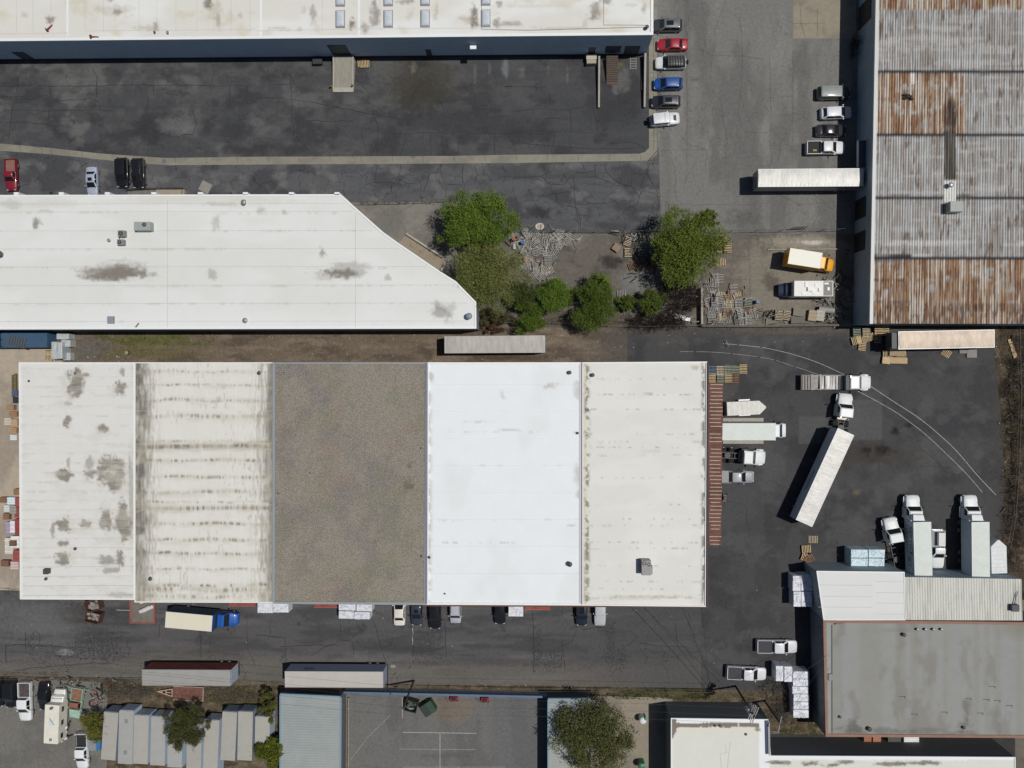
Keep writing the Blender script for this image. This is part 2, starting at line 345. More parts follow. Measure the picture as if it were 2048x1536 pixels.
def g_lot(px, py):
    c = base(px, C(112, 110, 105)); c = blend(c, C(98, 96, 93), sst(.46, .64, fbm(px/60, py/60, 101, 4))*.7)
    return blend(c, C(116, 113, 108), sst(.55, .7, fbm(px/40, py/50, 105, 4))*.5)
def g_lot2(px, py):
    c = base(px, C(106, 105, 103)); c = blend(c, C(92, 91, 91), sst(.46, .64, fbm(px/50, py/120, 111, 4))*.7); c = blend(c, C(120, 104, 82), blob(px, py, 900, 1418, 50, 30, .5))
    c = blend(c, C(96, 97, 99), sst(970, 990, px)*.5); c = blend(c, C(82, 80, 80), blob(px, py, 900, 1512, 60, 6, .5)); return c
def g_path(px, py): return blend(base(px, C(138, 130, 117)), C(118, 112, 102), sst(.46, .64, fbm(px/30, py/50, 121, 4))*.7)
def g_east(px, py):
    c = base(px, C(74, 66, 56)); c = blend(c, C(46, 41, 35), sst(.46, .60, fbm(px/14, py/26, 131, 5))*.85); c = blend(c, C(104, 93, 76), sst(.56, .7, fbm(px/9, py/16, 135, 5))*.7)
    return blend(c, C(62, 64, 36), blob(px, py, 2035, 830, 20, 120, .4))
def g_lane2(px, py): return blend(base(px, C(62, 61, 60)), C(50, 49, 49), sst(.46, .64, fbm(px/60, py/20, 141, 4))*.7)

ST = 'structure'
# terrain reaching the horizon
tb = MB(); tb.add([(-900, -900, -.03), (900, -900, -.03), (900, 900, -.03), (-900, 900, -.03)], [(0, 1, 2, 3)])
tag(tb.build('ground', mat('far_ground', C(104, 98, 88), 1.0, ns=.05, na=.25, ns2=.6, na2=.2)), kind=ST)
def ground(name, poly, lvl, painter, m, step=.4): return tag(sheet(name, poly, lvl*.004, step, painter, m, pxz=0), kind=ST)
ground('asphalt_court', [(-160, 40), (1300, 40), (1306, 300), (1280, 316), (512, 320), (330, 324), (200, 315), (100, 303), (0, 294), (-160, 284)], 2, g_court, GCT, .33)
ground('service_road', [(-160, 270), (1318, 296), (1322, 467), (880, 467), (884, 404), (690, 408), (690, 480), (-160, 480)], 1, g_court2, GSR, .35)
ground('parking_lane', [(1311, -120), (1820, -120), (1760, 468), (1322, 467), (1315, 302)], .5, g_lane, GPL, .4)
ground('concrete_pad', [(1586, -120), (1712, -120), (1712, 77), (1586, 77)], 3, g_pad, CONC, .5)
ground('drainage_gutter', [(-160, 273), (0, 287), (100, 296), (200, 307), (330, 316), (512, 313.5), (900, 312), (1024, 309.5), (1278, 307.5), (1290, 304), (1298, 296), (1298, -120), (1313.5, -120), (1314, 308), (1296, 321.5), (1024, 326), (830, 327.5), (600, 328.5), (340, 330.5), (300, 328), (230, 322), (100, 308.5), (0, 301.5), (-160, 289)], 4, g_gutter, CONC, .4)
ground('concrete_apron', [(640, 404), (884, 404), (893, 470), (975, 610), (940, 640), (640, 600)], 2, g_apron, CONC, .4)
ground('pallet_yard', [(880, 466), (1322, 467), (1760, 467), (1740, 655), (940, 655), (960, 600), (893, 545)], 0, g_pallets, GPL, .3)
ground('dirt_alley', [(-160, 640), (1265, 648), (1262, 760), (-160, 760)], -1, g_alley, SOIL, .3)
ground('storage_pavement', [(-160, 692), (108, 697), (140, 745), (75, 745), (75, 1182), (-160, 1176)], 4.5, g_sand, CONC, .45)
ground('truck_yard', [(1255, 653), (1985, 653), (1992, 720), (2004, 850), (2012, 960), (2006, 1060), (1998, 1190), (1660, 1200), (1650, 1385), (1400, 1378), (1395, 1190), (1250, 1190)], 1, g_yard, GYD, .33)
ground('access_road', [(-160, 1158), (1402, 1158), (1402, 1376), (760, 1366), (600, 1362), (270, 1358), (0, 1352), (-160, 1350)], 3, g_road, GRD, .33)
ground('verge', [(-160, 1340), (1405, 1366), (1660, 1375), (1660, 1488), (1330, 1410), (560, 1400), (560, 1600), (205, 1600), (205, 1412), (-160, 1372)], 0, g_verge, SOIL, .3)
ground('storage_lot', [(-160, 1362), (60, 1358), (200, 1364), (215, 1400), (212, 1680), (-160, 1680)], 4, g_lot, GPL, .4)
ground('container_yard', [(205, 1420), (562, 1420), (562, 1680), (205, 1680)], -2, g_lot, GM, .5)
ground('fenced_lot', [(560, 1374), (1174, 1386), (1174, 1680), (560, 1680)], 5, g_lot2, GPL, .4)
ground('concrete_path', [(1172, 1391), (1345, 1396), (1345, 1680), (1172, 1680)], 6, g_path, CONC, .4)
ground('east_verge', [(1980, 640), (2230, 640), (2230, 1200), (1990, 1200), (1994, 1150), (2006, 1060), (2010, 960), (2003, 850), (1991, 720)], 3, g_east, SOIL, .25)
ground('side_lane', [(1530, 1468), (2030, 1472), (2030, 1530), (1530, 1560)], 7, g_lane2, GM, .5)

# painted lines, seams, cracks, wear
CRK = mat('crack_filler', C(36, 37, 41), .8, ns=4, na=.2)
CRL = mat('hairline_crack', C(66, 64, 61), .95, ns=3, na=.3)
WHT = mat('worn_white_paint', C(172, 172, 168), .8, ns=2.5, na=.35)
YEL = mat('worn_yellow_paint', C(170, 140, 50), .8, ns=2.5, na=.35)
RED = mat('worn_red_paint', C(128, 70, 62), .8, ns=2, na=.3)
def wander(pts, amp, seg=.9):
    out = []
    for i in range(len(pts)-1):
        a = Vector(pts[i]); b = Vector(pts[i+1]); L = (b-a).length; k = max(1, int(L/seg)); q = Vector((-(b-a).y, (b-a).x))/max(L, .01)
        for t in range(k): out.append(a.lerp(b, t/k)+q*(random.uniform(-amp, amp) if t else 0))
    return out+[Vector(pts[-1])]
def cracks(name, lines, w, m, lvl, amp=.13):
    mb = MB()
    for i, l in enumerate(lines):
        p = wander([P(x, y)[:2] for x, y in l], amp)
        mb.ribbon(p, [w*random.uniform(.6, 1.3) for _ in p], lvl*.004+.0005*(i % 5))
    return tag(mb.build(name, m), kind=ST)
CL = [[(0, 172), (45, 172), (75, 166), (75, 172), (330, 170), (420, 171), (512, 170)], [(0, 195), (40, 192), (60, 200), (90, 190), (120, 202), (165, 200), (180, 196), (198, 204), (200, 220)],
 [(0, 225), (30, 220), (100, 222), (200, 220), (225, 221)], [(0, 244), (50, 244), (95, 250), (97, 224)], [(38, 150), (34, 190)], [(26, 214), (20, 250), (16, 280)], [(184, 135), (195, 155), (194, 195)], [(100, 172), (101, 188), (106, 196)],
 [(280, 174), (286, 195)], [(308, 160), (308, 192)], [(297, 195), (292, 219), (302, 245)], [(318, 268), (345, 274), (358, 274), (366, 269), (385, 269), (394, 248), (384, 218)], [(425, 128), (427, 150), (422, 171)], [(494, 171), (495, 230)], [(460, 170), (458, 215)],
 [(540, 168), (590, 168), (580, 150)], [(581, 150), (583, 200), (584, 240), (590, 290), (598, 280), (594, 272)], [(512, 195), (560, 196), (640, 208), (720, 224), (800, 240)], [(722, 262), (735, 310)], [(722, 262), (735, 257), (755, 262), (756, 290), (752, 310)], [(611, 242), (706, 242)],
 [(745, 220), (755, 248), (757, 265), (800, 268), (860, 265), (905, 266)], [(811, 268), (812, 282), (800, 312)], [(862, 268), (862, 310)], [(882, 270), (888, 310)], [(920, 270), (915, 310)], [(900, 266), (935, 262), (940, 268), (1024, 266), (1060, 262), (1150, 264), (1190, 266)],
 [(990, 264), (989, 310)], [(692, 235), (691, 220)], [(948, 185), (948, 218), (1000, 219)], [(1024, 172), (1010, 173), (1095, 176)], [(1030, 222), (1080, 218), (1140, 220), (1165, 215), (1178, 206)], [(1141, 218), (1142, 255), (1138, 285), (1145, 300)], [(1020, 262), (1110, 270), (1102, 305)], [(1185, 215), (1195, 258), (1190, 288)],
 [(1024, 285), (1100, 292), (1160, 297), (1290, 296)], [(1220, 286), (1262, 284), (1290, 296)], [(1165, 220), (1166, 232)], [(1090, 237), (1120, 237)],
 [(755, 330), (750, 365), (735, 367)], [(750, 365), (788, 367), (800, 345), (801, 330)], [(796, 357), (815, 367), (832, 368)], [(783, 368), (783, 384)], [(880, 330), (882, 345), (848, 345)], [(858, 346), (857, 360), (847, 383)], [(882, 345), (890, 368), (925, 370)], [(948, 330), (955, 350), (948, 370)], [(925, 328), (926, 366)],
 [(1005, 330), (1012, 350), (1005, 368)], [(1024, 358), (1060, 354), (1085, 352), (1108, 340), (1108, 325)], [(1085, 354), (1100, 370), (1130, 368), (1145, 348), (1172, 345), (1190, 342)], [(1145, 350), (1150, 372), (1148, 384), (1158, 450)], [(1210, 325), (1212, 345), (1240, 367), (1262, 372)], [(1262, 372), (1264, 347), (1295, 348), (1300, 325)], [(1295, 348), (1305, 368), (1315, 384), (1314, 400), (1305, 410), (1305, 420)],
 [(1262, 372), (1280, 395), (1270, 415), (1265, 430)], [(1112, 384), (1113, 405), (1130, 412), (1155, 417), (1161, 440), (1161, 460)], [(1155, 408), (1195, 407), (1222, 406), (1232, 400), (1240, 396)], [(1090, 395), (1100, 388), (1145, 384)], [(1190, 330), (1192, 355), (1230, 370), (1262, 372)], [(1150, 430), (1180, 433), (1172, 440)]]
cracks('court_cracks', CL, .085, CRK, 4)
for k in range(12):
    x = random.uniform(10, 1290); y = random.choice([random.uniform(130, 285), random.uniform(335, 380)])
    L = []
    L.append((x, y)); h = random.random() < .5
    for _ in range(random.randint(2, 4)):
        x += random.uniform(10, 34)*(1 if h else .1)*random.choice([1, 1, -1]); y += random.uniform(6, 22)*(.15 if h else 1); L.append((x, min(y, 298 if y < 300 else 384)))
        if random.random() < .4: h = not h
    CL.append(L)
cracks('fine_court_cracks', CL[-12:], .045, mat('fine_crack', C(48, 48, 51), .9), 5)
PL = [[(1314, 300), (1360, 300), (1415, 300), (1412, 345)], [(1344, 320), (1352, 360), (1350, 384), (1355, 402)], [(1373, 0), (1374, 180), (1374, 290), (1372, 320)], [(1400, 95), (1420, 110), (1480, 112), (1530, 118)], [(1451, 0), (1430, 60), (1420, 160)], [(1490, 265), (1536, 266)], [(1510, 270), (1505, 310), (1520, 315)],
 [(1325, 31), (1345, 40)], [(1586, 48), (1650, 46)], [(1634, 17), (1634, 75)], [(1586, 100), (1584, 330)], [(1540, 110), (1542, 330)], [(1540, 195), (1585, 192)], [(1550, 230), (1600, 228), (1615, 240)], [(1540, 290), (1560, 292), (1556, 325)], [(1600, 15), (1602, 48), (1610, 75)],
 [(1320, 410), (1340, 409), (1440, 410), (1536, 408)], [(1340, 410), (1325, 430)], [(1630, 395), (1640, 420), (1625, 455)], [(1560, 390), (1600, 410), (1670, 405)], [(1440, 200), (1455, 280), (1450, 330)], [(1480, 30), (1485, 120), (1478, 240), (1490, 265)],
 [(798, 408), (790, 430), (770, 462)], [(793, 435), (805, 448), (812, 465), (798, 486)], [(790, 430), (815, 415), (828, 408)], [(872, 415), (862, 455), (850, 480), (849, 490)], [(1497, 470), (1499, 560), (1497, 640)], [(1340, 514), (1536, 512)], [(1420, 558), (1536, 560)], [(1205, 470), (1225, 478), (1240, 472)]]
cracks('lane_cracks', PL, .045, mat('lane_crack', C(84, 82, 78), .95, ns=3, na=.3), 5)
for k in range(16):
    x = random.uniform(1325, 1665); y = random.uniform(5, 455); L = [(x, y)]
    for _ in range(3): x += random.uniform(-12, 12); y += random.uniform(4, 16); L.append((x, y))
    PL.append(L)
cracks('hairline_cracks', PL[-16:], .03, CRL, 5)
def gator(name, cells, cell, m, w):
    mb = MB()
    for (x0, y0, x1, y1, dens) in cells:
        nx = int((x1-x0)/cell); ny = int((y1-y0)/cell)
        J = {(i, j): (x0+(i+random.uniform(-.5, .5))*cell, y0+(j+random.uniform(-.5, .5))*cell) for i in range(nx+1) for j in range(ny+1)}
        for i in range(nx+1):
            for j in range(ny+1):
                cx = (i/nx-.5)*2; cy = (j/ny-.5)*2; pr = dens*max(.1, 1.15-.7*(cx*cx+cy*cy))
                for d in ((1, 0), (0, 1), (1, 1), (1, -1)):
                    q = (i+d[0], j+d[1])
                    if q in J and random.random() < pr*(1 if 0 in d else .25):
                        mb.ribbon(wander([P(*J[(i, j)])[:2], P(*J[q])[:2]], .09, .25), w*random.uniform(.4, 1.3), .024+random.uniform(0, .002))
    return tag(mb.build(name, m), kind=ST)
gator('crazed_asphalt', [(150, 1262, 262, 1322, .75), (60, 1285, 240, 1330, .35), (1062, 1250, 1085, 1345, .8), (1085, 1295, 1128, 1345, .6), (1208, 1235, 1232, 1345, .7), (1232, 1290, 1258, 1345, .7), (826, 1270, 892, 1330, .5), (395, 1245, 408, 1310, .8), (560, 1290, 576, 1330, .5), (1430, 1180, 1500, 1225, .3), (1480, 1240, 1502, 1290, .4)], 4.4, mat('crazing', C(48, 49, 52), .9), .06)
RL = [[(10, 1290), (60, 1288), (120, 1293), (170, 1296)], [(12, 1288), (13, 1325)], [(50, 1262), (52, 1300)], [(60, 1275), (70, 1262), (80, 1268), (78, 1290), (62, 1300)], [(319, 1250), (317, 1275)], [(401, 1262), (402, 1315)], [(493, 1225), (494, 1295), (510, 1330)], [(512, 1270), (570, 1275), (572, 1325)], [(541, 1240), (541, 1268)],
 [(622, 1312), (645, 1297), (672, 1287), (682, 1260), (680, 1240)], [(680, 1280), (705, 1283), (708, 1310)], [(705, 1275), (722, 1258)], [(745, 1240), (760, 1285), (773, 1325)], [(825, 1245), (826, 1315)], [(890, 1245), (892, 1315)], [(865, 1290), (875, 1300), (890, 1292)], [(1066, 1215), (1068, 1345)], [(1126, 1285), (1130, 1340)], [(1125, 1292), (1142, 1285), (1153, 1262)], [(1165, 1260), (1200, 1255), (1230, 1258)],
 [(1280, 1287), (1320, 1292), (1370, 1294), (1386, 1320)], [(1260, 1262), (1275, 1275), (1255, 1292)], [(1290, 1328), (1295, 1315), (1280, 1300)], [(1350, 1245), (1355, 1290)], [(0, 1176), (38, 1178)], [(30, 1340), (190, 1325), (225, 1328)], [(560, 1293), (680, 1290)]]
cracks('road_cracks', RL, .09, CRK, 6)
YL = [[(1420, 1180), (1560, 1215), (1590, 1240)], [(1655, 1000), (1650, 1060), (1700, 1070)], [(1536, 960), (1590, 985), (1600, 1030)], [(1765, 880), (1760, 920), (1756, 960)], [(1836, 890), (1890, 940), (1895, 952)], [(1700, 820), (1770, 800)], [(1440, 1000), (1490, 1010), (1500, 1080)], [(1460, 760), (1500, 770), (1545, 768)], [(1800, 1005), (1960, 1000)], [(1840, 932), (1905, 935)]]
cracks('yard_cracks', YL, .05, mat('yard_crack', C(50, 50, 52), .9), 4)
# curved painted guide lines in the truck yard
mb = MB()
def spline(pts, n=12):
    out = []; q = [pts[0]]+pts+[pts[-1]]
    for i in range(1, len(q)-2):
        for t in range(n):
            u = t/n; a, b, c, d = [Vector(v) for v in q[i-1:i+3]]
            out.append(.5*((2*b)+(c-a)*u+(2*a-5*b+4*c-d)*u*u+(3*b-3*c+d-a)*u**3))
    return out+[Vector(pts[-1])]
def gl(pts, w, a=0, z=.012, brk=0):
    p = spline([tuple(P(x, y)[:2]) for x, y in pts])
    if not brk: mb.ribbon(p, w, z); return
    i = 0
    while i < len(p)-2:
        k = random.randint(2, brk); mb.ribbon(p[i:i+k+1], w, z); i += k+random.choice([0, 1])
gl([(1620, 748), (1680, 750)], .01)
gl([(1742, 773), (1790, 805), (1835, 834), (1870, 862), (1912, 901), (1955, 951), (1992, 990)], .07); gl([(1712, 780), (1760, 806), (1800, 830), (1850, 868), (1895, 910), (1935, 950), (1965, 985)], .06)
gl([(1446, 687), (1490, 691), (1536, 697), (1590, 710), (1640, 727), (1690, 750)], .055, brk=14); gl([(1360, 703), (1420, 704), (1470, 708), (1536, 717), (1580, 730), (1625, 745), (1660, 757)], .035, brk=5)
tag(mb.build('yard_guide_lines', WHT), kind=ST)
mb = MB()
for a, b in (((806, 1464.5), (953, 1466.5)), ((880, 1465), (880, 1560)), ((800, 1498), (952, 1499)), ((806, 1534), (1010, 1534))): mb.ribbon([P(*a)[:2], P(*b)[:2]], .08 if a[1] < 1470 else .04, .026)
mb.ribbon([P(781, 1430)[:2], P(735, 1475)[:2], P(690, 1534)[:2]], .035, .026)
tag(mb.build('parking_bay_lines', WHT), kind=ST)
mb = MB()
mb.ribbon([P(825, 1255)[:2], P(826, 1290)[:2]], .14, .016); mb.ribbon([P(233, 1220)[:2], P(262, 1221)[:2]], .08, .016)
tag(mb.build('road_bay_lines', WHT), kind=ST)
mb = MB()
for x in (1480, 1520): pass
for a, b in (((1314, 302), (1296, 322)),): mb.ribbon([P(*a)[:2], P(*b)[:2]], .1, .02)
for x in list(range(40, 1290, 62)):
    y0 = 287+min(x, 330)*.088 if x < 330 else 313-(x-330)*.006
    mb.ribbon([P(x, y0+1)[:2], P(x+1, y0+13)[:2]], .05, .018)
for y in range(10, 300, 34): mb.ribbon([P(1299, y)[:2], P(1313, y)[:2]], .05, .018)
mb.ribbon([P(1307, 10)[:2], P(1307.5, 300)[:2]], .05, .019)
tag(mb.build('gutter_joints', CRL), kind=ST)
# ---------------------------------------------------------------- buildings
def att(o, root):
    o.parent = root; o.location = -root.location; return o
def inset(poly, d):
    n = len(poly); out = []; A = sum(poly[i][0]*poly[(i+1) % n][1]-poly[(i+1) % n][0]*poly[i][1] for i in range(n)); sg = 1 if A > 0 else -1
    for i in range(n):
        p0 = Vector(poly[i-1][:2]); p = Vector(poly[i][:2]); p1 = Vector(poly[(i+1) % n][:2])
        e0 = (p-p0).normalized(); e1 = (p1-p).normalized(); n0 = Vector((-e0.y, e0.x))*sg; n1 = Vector((-e1.y, e1.x))*sg
        b = (n0+n1); b = b/max(.2, b.dot(n0)) if b.length > 1e-6 else n0
        out.append(tuple(p+b*d))
    return out
def ringcap(poly, w, z0, z1, mi=0, mb=None, out=.03):
    mb = mb or MB(); a = inset(poly, -out); b = inset(poly, w); n = len(poly)
    v = [(p[0], p[1], z0) for p in a]+[(p[0], p[1], z1) for p in a]+[(p[0], p[1], z1) for p in b]+[(p[0], p[1], z0) for p in b]; f = []
    for i in range(n):
        j = (i+1) % n
        for k in range(4): f.append((k*n+i, k*n+j, ((k+1) % 4)*n+j, ((k+1) % 4)*n+i))
    return mb.add(v, f, mi)
def bldg(name, label, cat, poly_px, z, wm, rm, painter, step=.3, cap=None, capm=None, root=None, zfun=None, roofname='roof'):
    wp = [tuple(P(a, b, z)[:2]) for a, b in poly_px]
    if root is None:
        cx = sum(p[0] for p in wp)/len(wp); cy = sum(p[1] for p in wp)/len(wp)
        root = thing(name, label, cat, (cx, cy, 0))
    mb = MB(); mb.prism(inset(wp, .002), -.02, z-.02, top=False, bottom=False)
    att(mb.build('wall', wm), root)
    r = att(sheet(roofname, None, z, step, painter, rm, world_poly=inset(wp, .01), zfun=zfun), root)
    if cap:
        att(ringcap(wp, cap[0], z-.12, z+cap[1]).build('parapet', capm), root)
    return root, wp, r
def rayplane(px, py, a, b):
    d = Vector((CM @ np.array([px-1024.0, 768.0-py, -FOC])).tolist()); e = Vector((b[0]-a[0], b[1]-a[1])); nrm = Vector((-e.y, e.x)).normalized()
    t = (Vector(a[:2]).dot(nrm))/(d.x*nrm.x+d.y*nrm.y); p = Vector((d.x*t, d.y*t)); return (p-Vector(a[:2])).dot(e.normalized()), CAM_H+d.z*t
def panel(root, a, b, s0, s1, z0, z1, m, name, out=.04, mb=None):
    a = Vector(a[:2]); b = Vector(b[:2]); e = (b-a).normalized(); n = Vector((e.y, -e.x))
    own = mb is None; mb = mb or MB(); q = [a+e*s0-n*.02, a+e*s1-n*.02, a+e*s1+n*out, a+e*s0+n*out]
    mb.prism([tuple(v) for v in q], z0, z1)
    return att(mb.build(name, m), root) if own else mb
def ribroof(name, root, corners, pitch, amp, along, step, painter, m, zfun=None, prof=None, nsub=4, ribshade=0):
    """corrugated sheet roof; corners a(0,0) b(1,0) c(1,1) d(0,1); corrugations run along v if along=='v'"""
    a, b, c, d = [Vector((p[0], p[1])) for p in corners]
    if along == 'v': L = (b-a).length; M = (d-a).length
    else: L = (d-a).length; M = (b-a).length
    n = int(L/pitch*nsub); k = max(1, int(M/step))
    s, t = np.meshgrid(np.linspace(0, 1, n+1), np.linspace(0, 1, k+1), indexing='ij')
    ph = np.repeat((np.arange(n+1) % nsub)[:, None], k+1, 1)
    pr = np.array(prof if prof else [math.sin(6.2832*i/nsub) for i in range(nsub)])
    u, v = (s, t) if along == 'v' else (t, s)
    A, B, Cc, D = [np.array(q) for q in (a, b, c, d)]
    xy = (A[None, None]*((1-u)*(1-v))[..., None]+B[None, None]*(u*(1-v))[..., None]+Cc[None, None]*(u*v)[..., None]+D[None, None]*((1-u)*v)[..., None])
    x = xy[..., 0].ravel(); y = xy[..., 1].ravel(); z = (zfun(u, v) if zfun is not None else 0*u)+amp*pr[ph]
    z = z.ravel(); V = np.column_stack([x, y, z]); idx = np.arange((n+1)*(k+1)).reshape(n+1, k+1)
    F = np.stack([idx[:-1, :-1], idx[1:, :-1], idx[1:, 1:], idx[:-1, 1:]], -1).reshape(-1, 4)
    me = bpy.data.meshes.new(name); me.from_pydata(V.tolist(), [], F.tolist())
    px, py = PX(x, y, z); cc = painter(px, py)
    if ribshade: cc = cc*np.where(pr[ph].ravel() < -.5, 1-ribshade, np.where(pr[ph].ravel() > .5, 1+ribshade*.55, 1.0))[:, None]  # crests lightened, valleys darkened: light and shade of the corrugation set into colour
    cc = np.clip(cc, 0, .86)
    ca = me.color_attributes.new('Col', 'FLOAT_COLOR', 'POINT'); ca.data.foreach_set('color', np.column_stack([cc, np.ones(len(cc))]).astype(np.float32).ravel())
    me.materials.append(m)
    bm = bmesh.new(); bm.from_mesh(me); bm.normal_update(); fl = [f for f in bm.faces if f.normal.z < 0]
    if fl: bmesh.ops.reverse_faces(bm, faces=fl)
    bm.to_mesh(me); bm.free()
    o = bpy.data.objects.new(name, me); col.objects.link(o); return att(o, root)
DIRT = C(122, 114, 106)
WR = mat('membrane_roof', (1, 1, 1), .7, attr=True, ns=.35, na=.02, ns2=6, na2=.03, spec=.3)
def seamlines(root, lines, z, w=.04, m=None, name='roof_seam'):
    if name == 'roof_rib' and len(lines) > 1:
        for l in lines: seamlines(root, [l], z, w, m, name)
        return
    mb = MB()
    for l in lines: mb.ribbon([P(x, y, z)[:2] for x, y in l], w, z+.01)
    return att(mb.build(name, m or mat('roof_seam', C(176, 174, 168), .8, ns=.6, na=.16)), root)
BLUEW = mat('blue_painted_wall', (.42, .52, .62), .8, ns=.5, na=.06, ns2=5, na2=.04)
WHC = mat('white_coping', C(226, 228, 228), .5, ns=2, na=.03)
GALV = mat('galvanised_metal', C(150, 153, 155), .45, metal=.5, ns=5, na=.15)
DARK = mat('dark_opening', (.02, .022, .025), .6)
DGREY = mat('dark_grey_paint', (.06, .065, .07), .6)
STEEL = mat('dark_steel', (.035, .035, .038), .55, ns=6, na=.3)
RUB = mat('rubber', (.018, .018, .019), .85)
# --- top warehouse (blue wall)
def r_top(px, py):
    c = base(px, C(211, 210, 203)); c = blend(c, C(224, 226, 226), sst(.45, .7, fbm(px/140, py/60, 1, 3))*.6)
    for (x, y, rx, ry, a) in [(100, 40, 9, 9, .7), (50, 30, 7, 8, .35), (225, 22, 40, 14, .3), (236, 24, 8, 6, .6), (218, 0, 8, 5, .6), (415, 8, 9, 12, .75), (425, 16, 22, 20, .3), (480, 30, 4, 6, .5), (435, 42, 6, 18, .45), (460, 28, 6, 8, .25), (312, 55, 6, 12, .55), (290, 56, 20, 6, .4),
        (627, 30, 8, 20, .5), (608, 22, 4, 10, .3), (703, 48, 8, 12, .85), (750, 25, 12, 26, .6), (728, 55, 10, 12, .5), (815, 2, 22, 5, .6), (820, 28, 8, 14, .25), (872, 22, 5, 18, .4), (948, 35, 9, 26, .9), (940, 40, 22, 8, .4), (993, 46, 8, 9, .6), (1024, 48, 26, 5, .5), (998, 10, 6, 10, .5), (1190, 20, 16, 16, .65), (1188, 36, 10, 5, .6), (1170, 48, 4, 12, .3), (1215, 4, 12, 8, .6), (1288, 16, 4, 18, .5), (1260, 10, 18, 3, .25), (1120, 56, 60, 3, .35), (560, 58, 20, 3, .4), (600, 58, 12, 2, .4), (1080, 12, 70, 5, .2)]:
        c = blend(c, DIRT if a > .4 else C(160, 148, 120), blob(px, py, x, y, rx, ry, min(1, a*1.15), 0, .9))
    c = blend(c, C(196, 186, 160), sst(.6, .78, fbm(px/50, py/30, 87, 4))*.45)
    return c
ZT = 7.2
top, twp, _ = bldg('warehouse', 'long white roofed warehouse with a dark blue wall and domed skylights', 'building',
    [(-160, -150), (1307, -150), (1306, 70), (-160, 84)], ZT, BLUEW, WR, r_top, .33, (.35, .12), WHC)
seamlines(top, [[(x, 0), (x, 62)] for x in (33, 66, 102, 170, 207, 278, 314, 352, 394, 428, 462, 500, 645, 688, 760)]+[[(0, 68), (135, 66)], [(170, 62), (510, 59)], [(512, 62), (720, 58)], [(720, 58), (1000, 56)]], ZT)
seamlines(top, [[(135, -20), (135, 72)], [(522, -20), (522, 78)], [(718, -20), (718, 76)]], ZT, .35, WHC, 'roof_rib')
seamlines(top, [[(963, -10), (963, 59), (1060, 60.5), (1150, 58), (1296, 54)], [(1207, -20), (1207, 50), (1296, 50.5)]], ZT, .10, mat('lead_flashing', C(120, 120, 120), .6), 'flashing')
A1, B1 = P(-160, 84, ZT), P(1306, 70, ZT)
def door_px(root, A, B, x0, x1, yt, z0, name, m, lab=None):
    s0, z1 = rayplane(x0, yt, A, B); s1, _ = rayplane(x1, yt, A, B)
    o = panel(root, A, B, min(s0, s1), max(s0, s1), z0, z1, m, name)
    if lab: o['label'] = lab
    return o, s0, s1, z1
for x0, x1, yt, z0, nm in ((22, 47, 104, .1, 'loading_door'), (653, 691, 90, 1.2, 'loading_door'), (850, 861, 99, .5, 'door'), (1178, 1192, 95, .1, 'door'), (1212, 1243, 92, 1.1, 'loading_door'), (1251, 1281, 92, .1, 'loading_door')):
    door_px(top, A1, B1, x0, x1, yt, z0, nm, mat('steel_door', (.05, .06, .075), .6, ns=1, na=.15))
for k in range(34):
    s = 6+k*3.4
# low dark footing along the blue wall
panel(top, A1, B1, .5, (B1-A1).length-.3, -.02, .55, STEEL, 'footing', .05)
s0, zz = rayplane(940, 88, A1, B1); panel(top, A1, B1, s0, s0+.95, zz-.35, zz, mat('wall_lamp_housing', C(232, 234, 235), .4), 'wall_lamp', .75)
mb = MB()
for x in (310, 336): pass
def skylight(x0, x1, y0, y1, z, lab, grp, host_z):
    a = P(x0, y1, z); b = P(x1, y0, z); t = thing('skylight', lab, 'skylight', ((a.x+b.x)/2, (a.y+b.y)/2, host_z), 0, grp)
    w = (b.x-a.x)/2; h = (b.y-a.y)/2; m1 = MB(); m1.box(-w-.1, w+.1, -h-.1, h+.1, 0, .16); m1.build('frame', GALV, t)
    m2 = MB(); rs = []
    for q, zz in ((1, .17), (.97, .28), (.8, .40), (.45, .47), (.02, .49)):
        rs.append([(-w*q, -h*(1-(1-q)*.5), zz), (w*q, -h*(1-(1-q)*.5), zz), (w*q, h*(1-(1-q)*.5), zz), (-w*q, h*(1-(1-q)*.5), zz)])
    m2.rings(rs); m2.build('dome', mat('skylight_plastic', C(194, 199, 207), .25, coat=.5), t)
for i, (x, nm) in enumerate(((680, 'row nearest the concrete ramp'), (776, 'second row from the concrete ramp'), (850, 'third row from the concrete ramp'), (971.5, 'row beside the roof flashing line'))):
    dy = -i*.6
    skylight(x-8, x+8, 21+dy, 53+dy, ZT+.3, 'full length domed skylight at roof edge, '+nm, 'domed skylights on the blue walled warehouse', ZT)
    skylight(x-8, x+8, -22+dy, 10+dy, ZT+.3, 'upper domed skylight cut by the photo edge, '+nm, 'domed skylights on the blue walled warehouse', ZT)
def ramp(name, lab, x0, x1, y0, y1, z0, z1, m, rail=None, y2=None):
    r = thing(name, lab, 'ramp', (*P((x0+x1)/2, (y0+y1)/2, 0)[:2], 0))
    mb = MB(); q = [P(x0, y0, z0), P(x1, y0, z0), P(x1, y1, z1), P(x0, y1, z1)]
    mb.prism([(p.x, p.y) for p in q], -.02, 0, z1s=[z0, z0, z1, z1]); att(mb.build('deck', m), r)
    if rail:
        for xa in (x0, x1):
            mb = MB(); a = P(xa, y0, z0); b = P(xa, y1, z1); w = .09
            mb.prism([(a.x-w, a.y), (a.x+w, a.y), (b.x+w, b.y), (b.x-w, b.y)], 0, 1, z1s=[z0+.12, z0+.12, z1+.12, z1+.12]); att(mb.build('side_curb', rail), r)
    return r
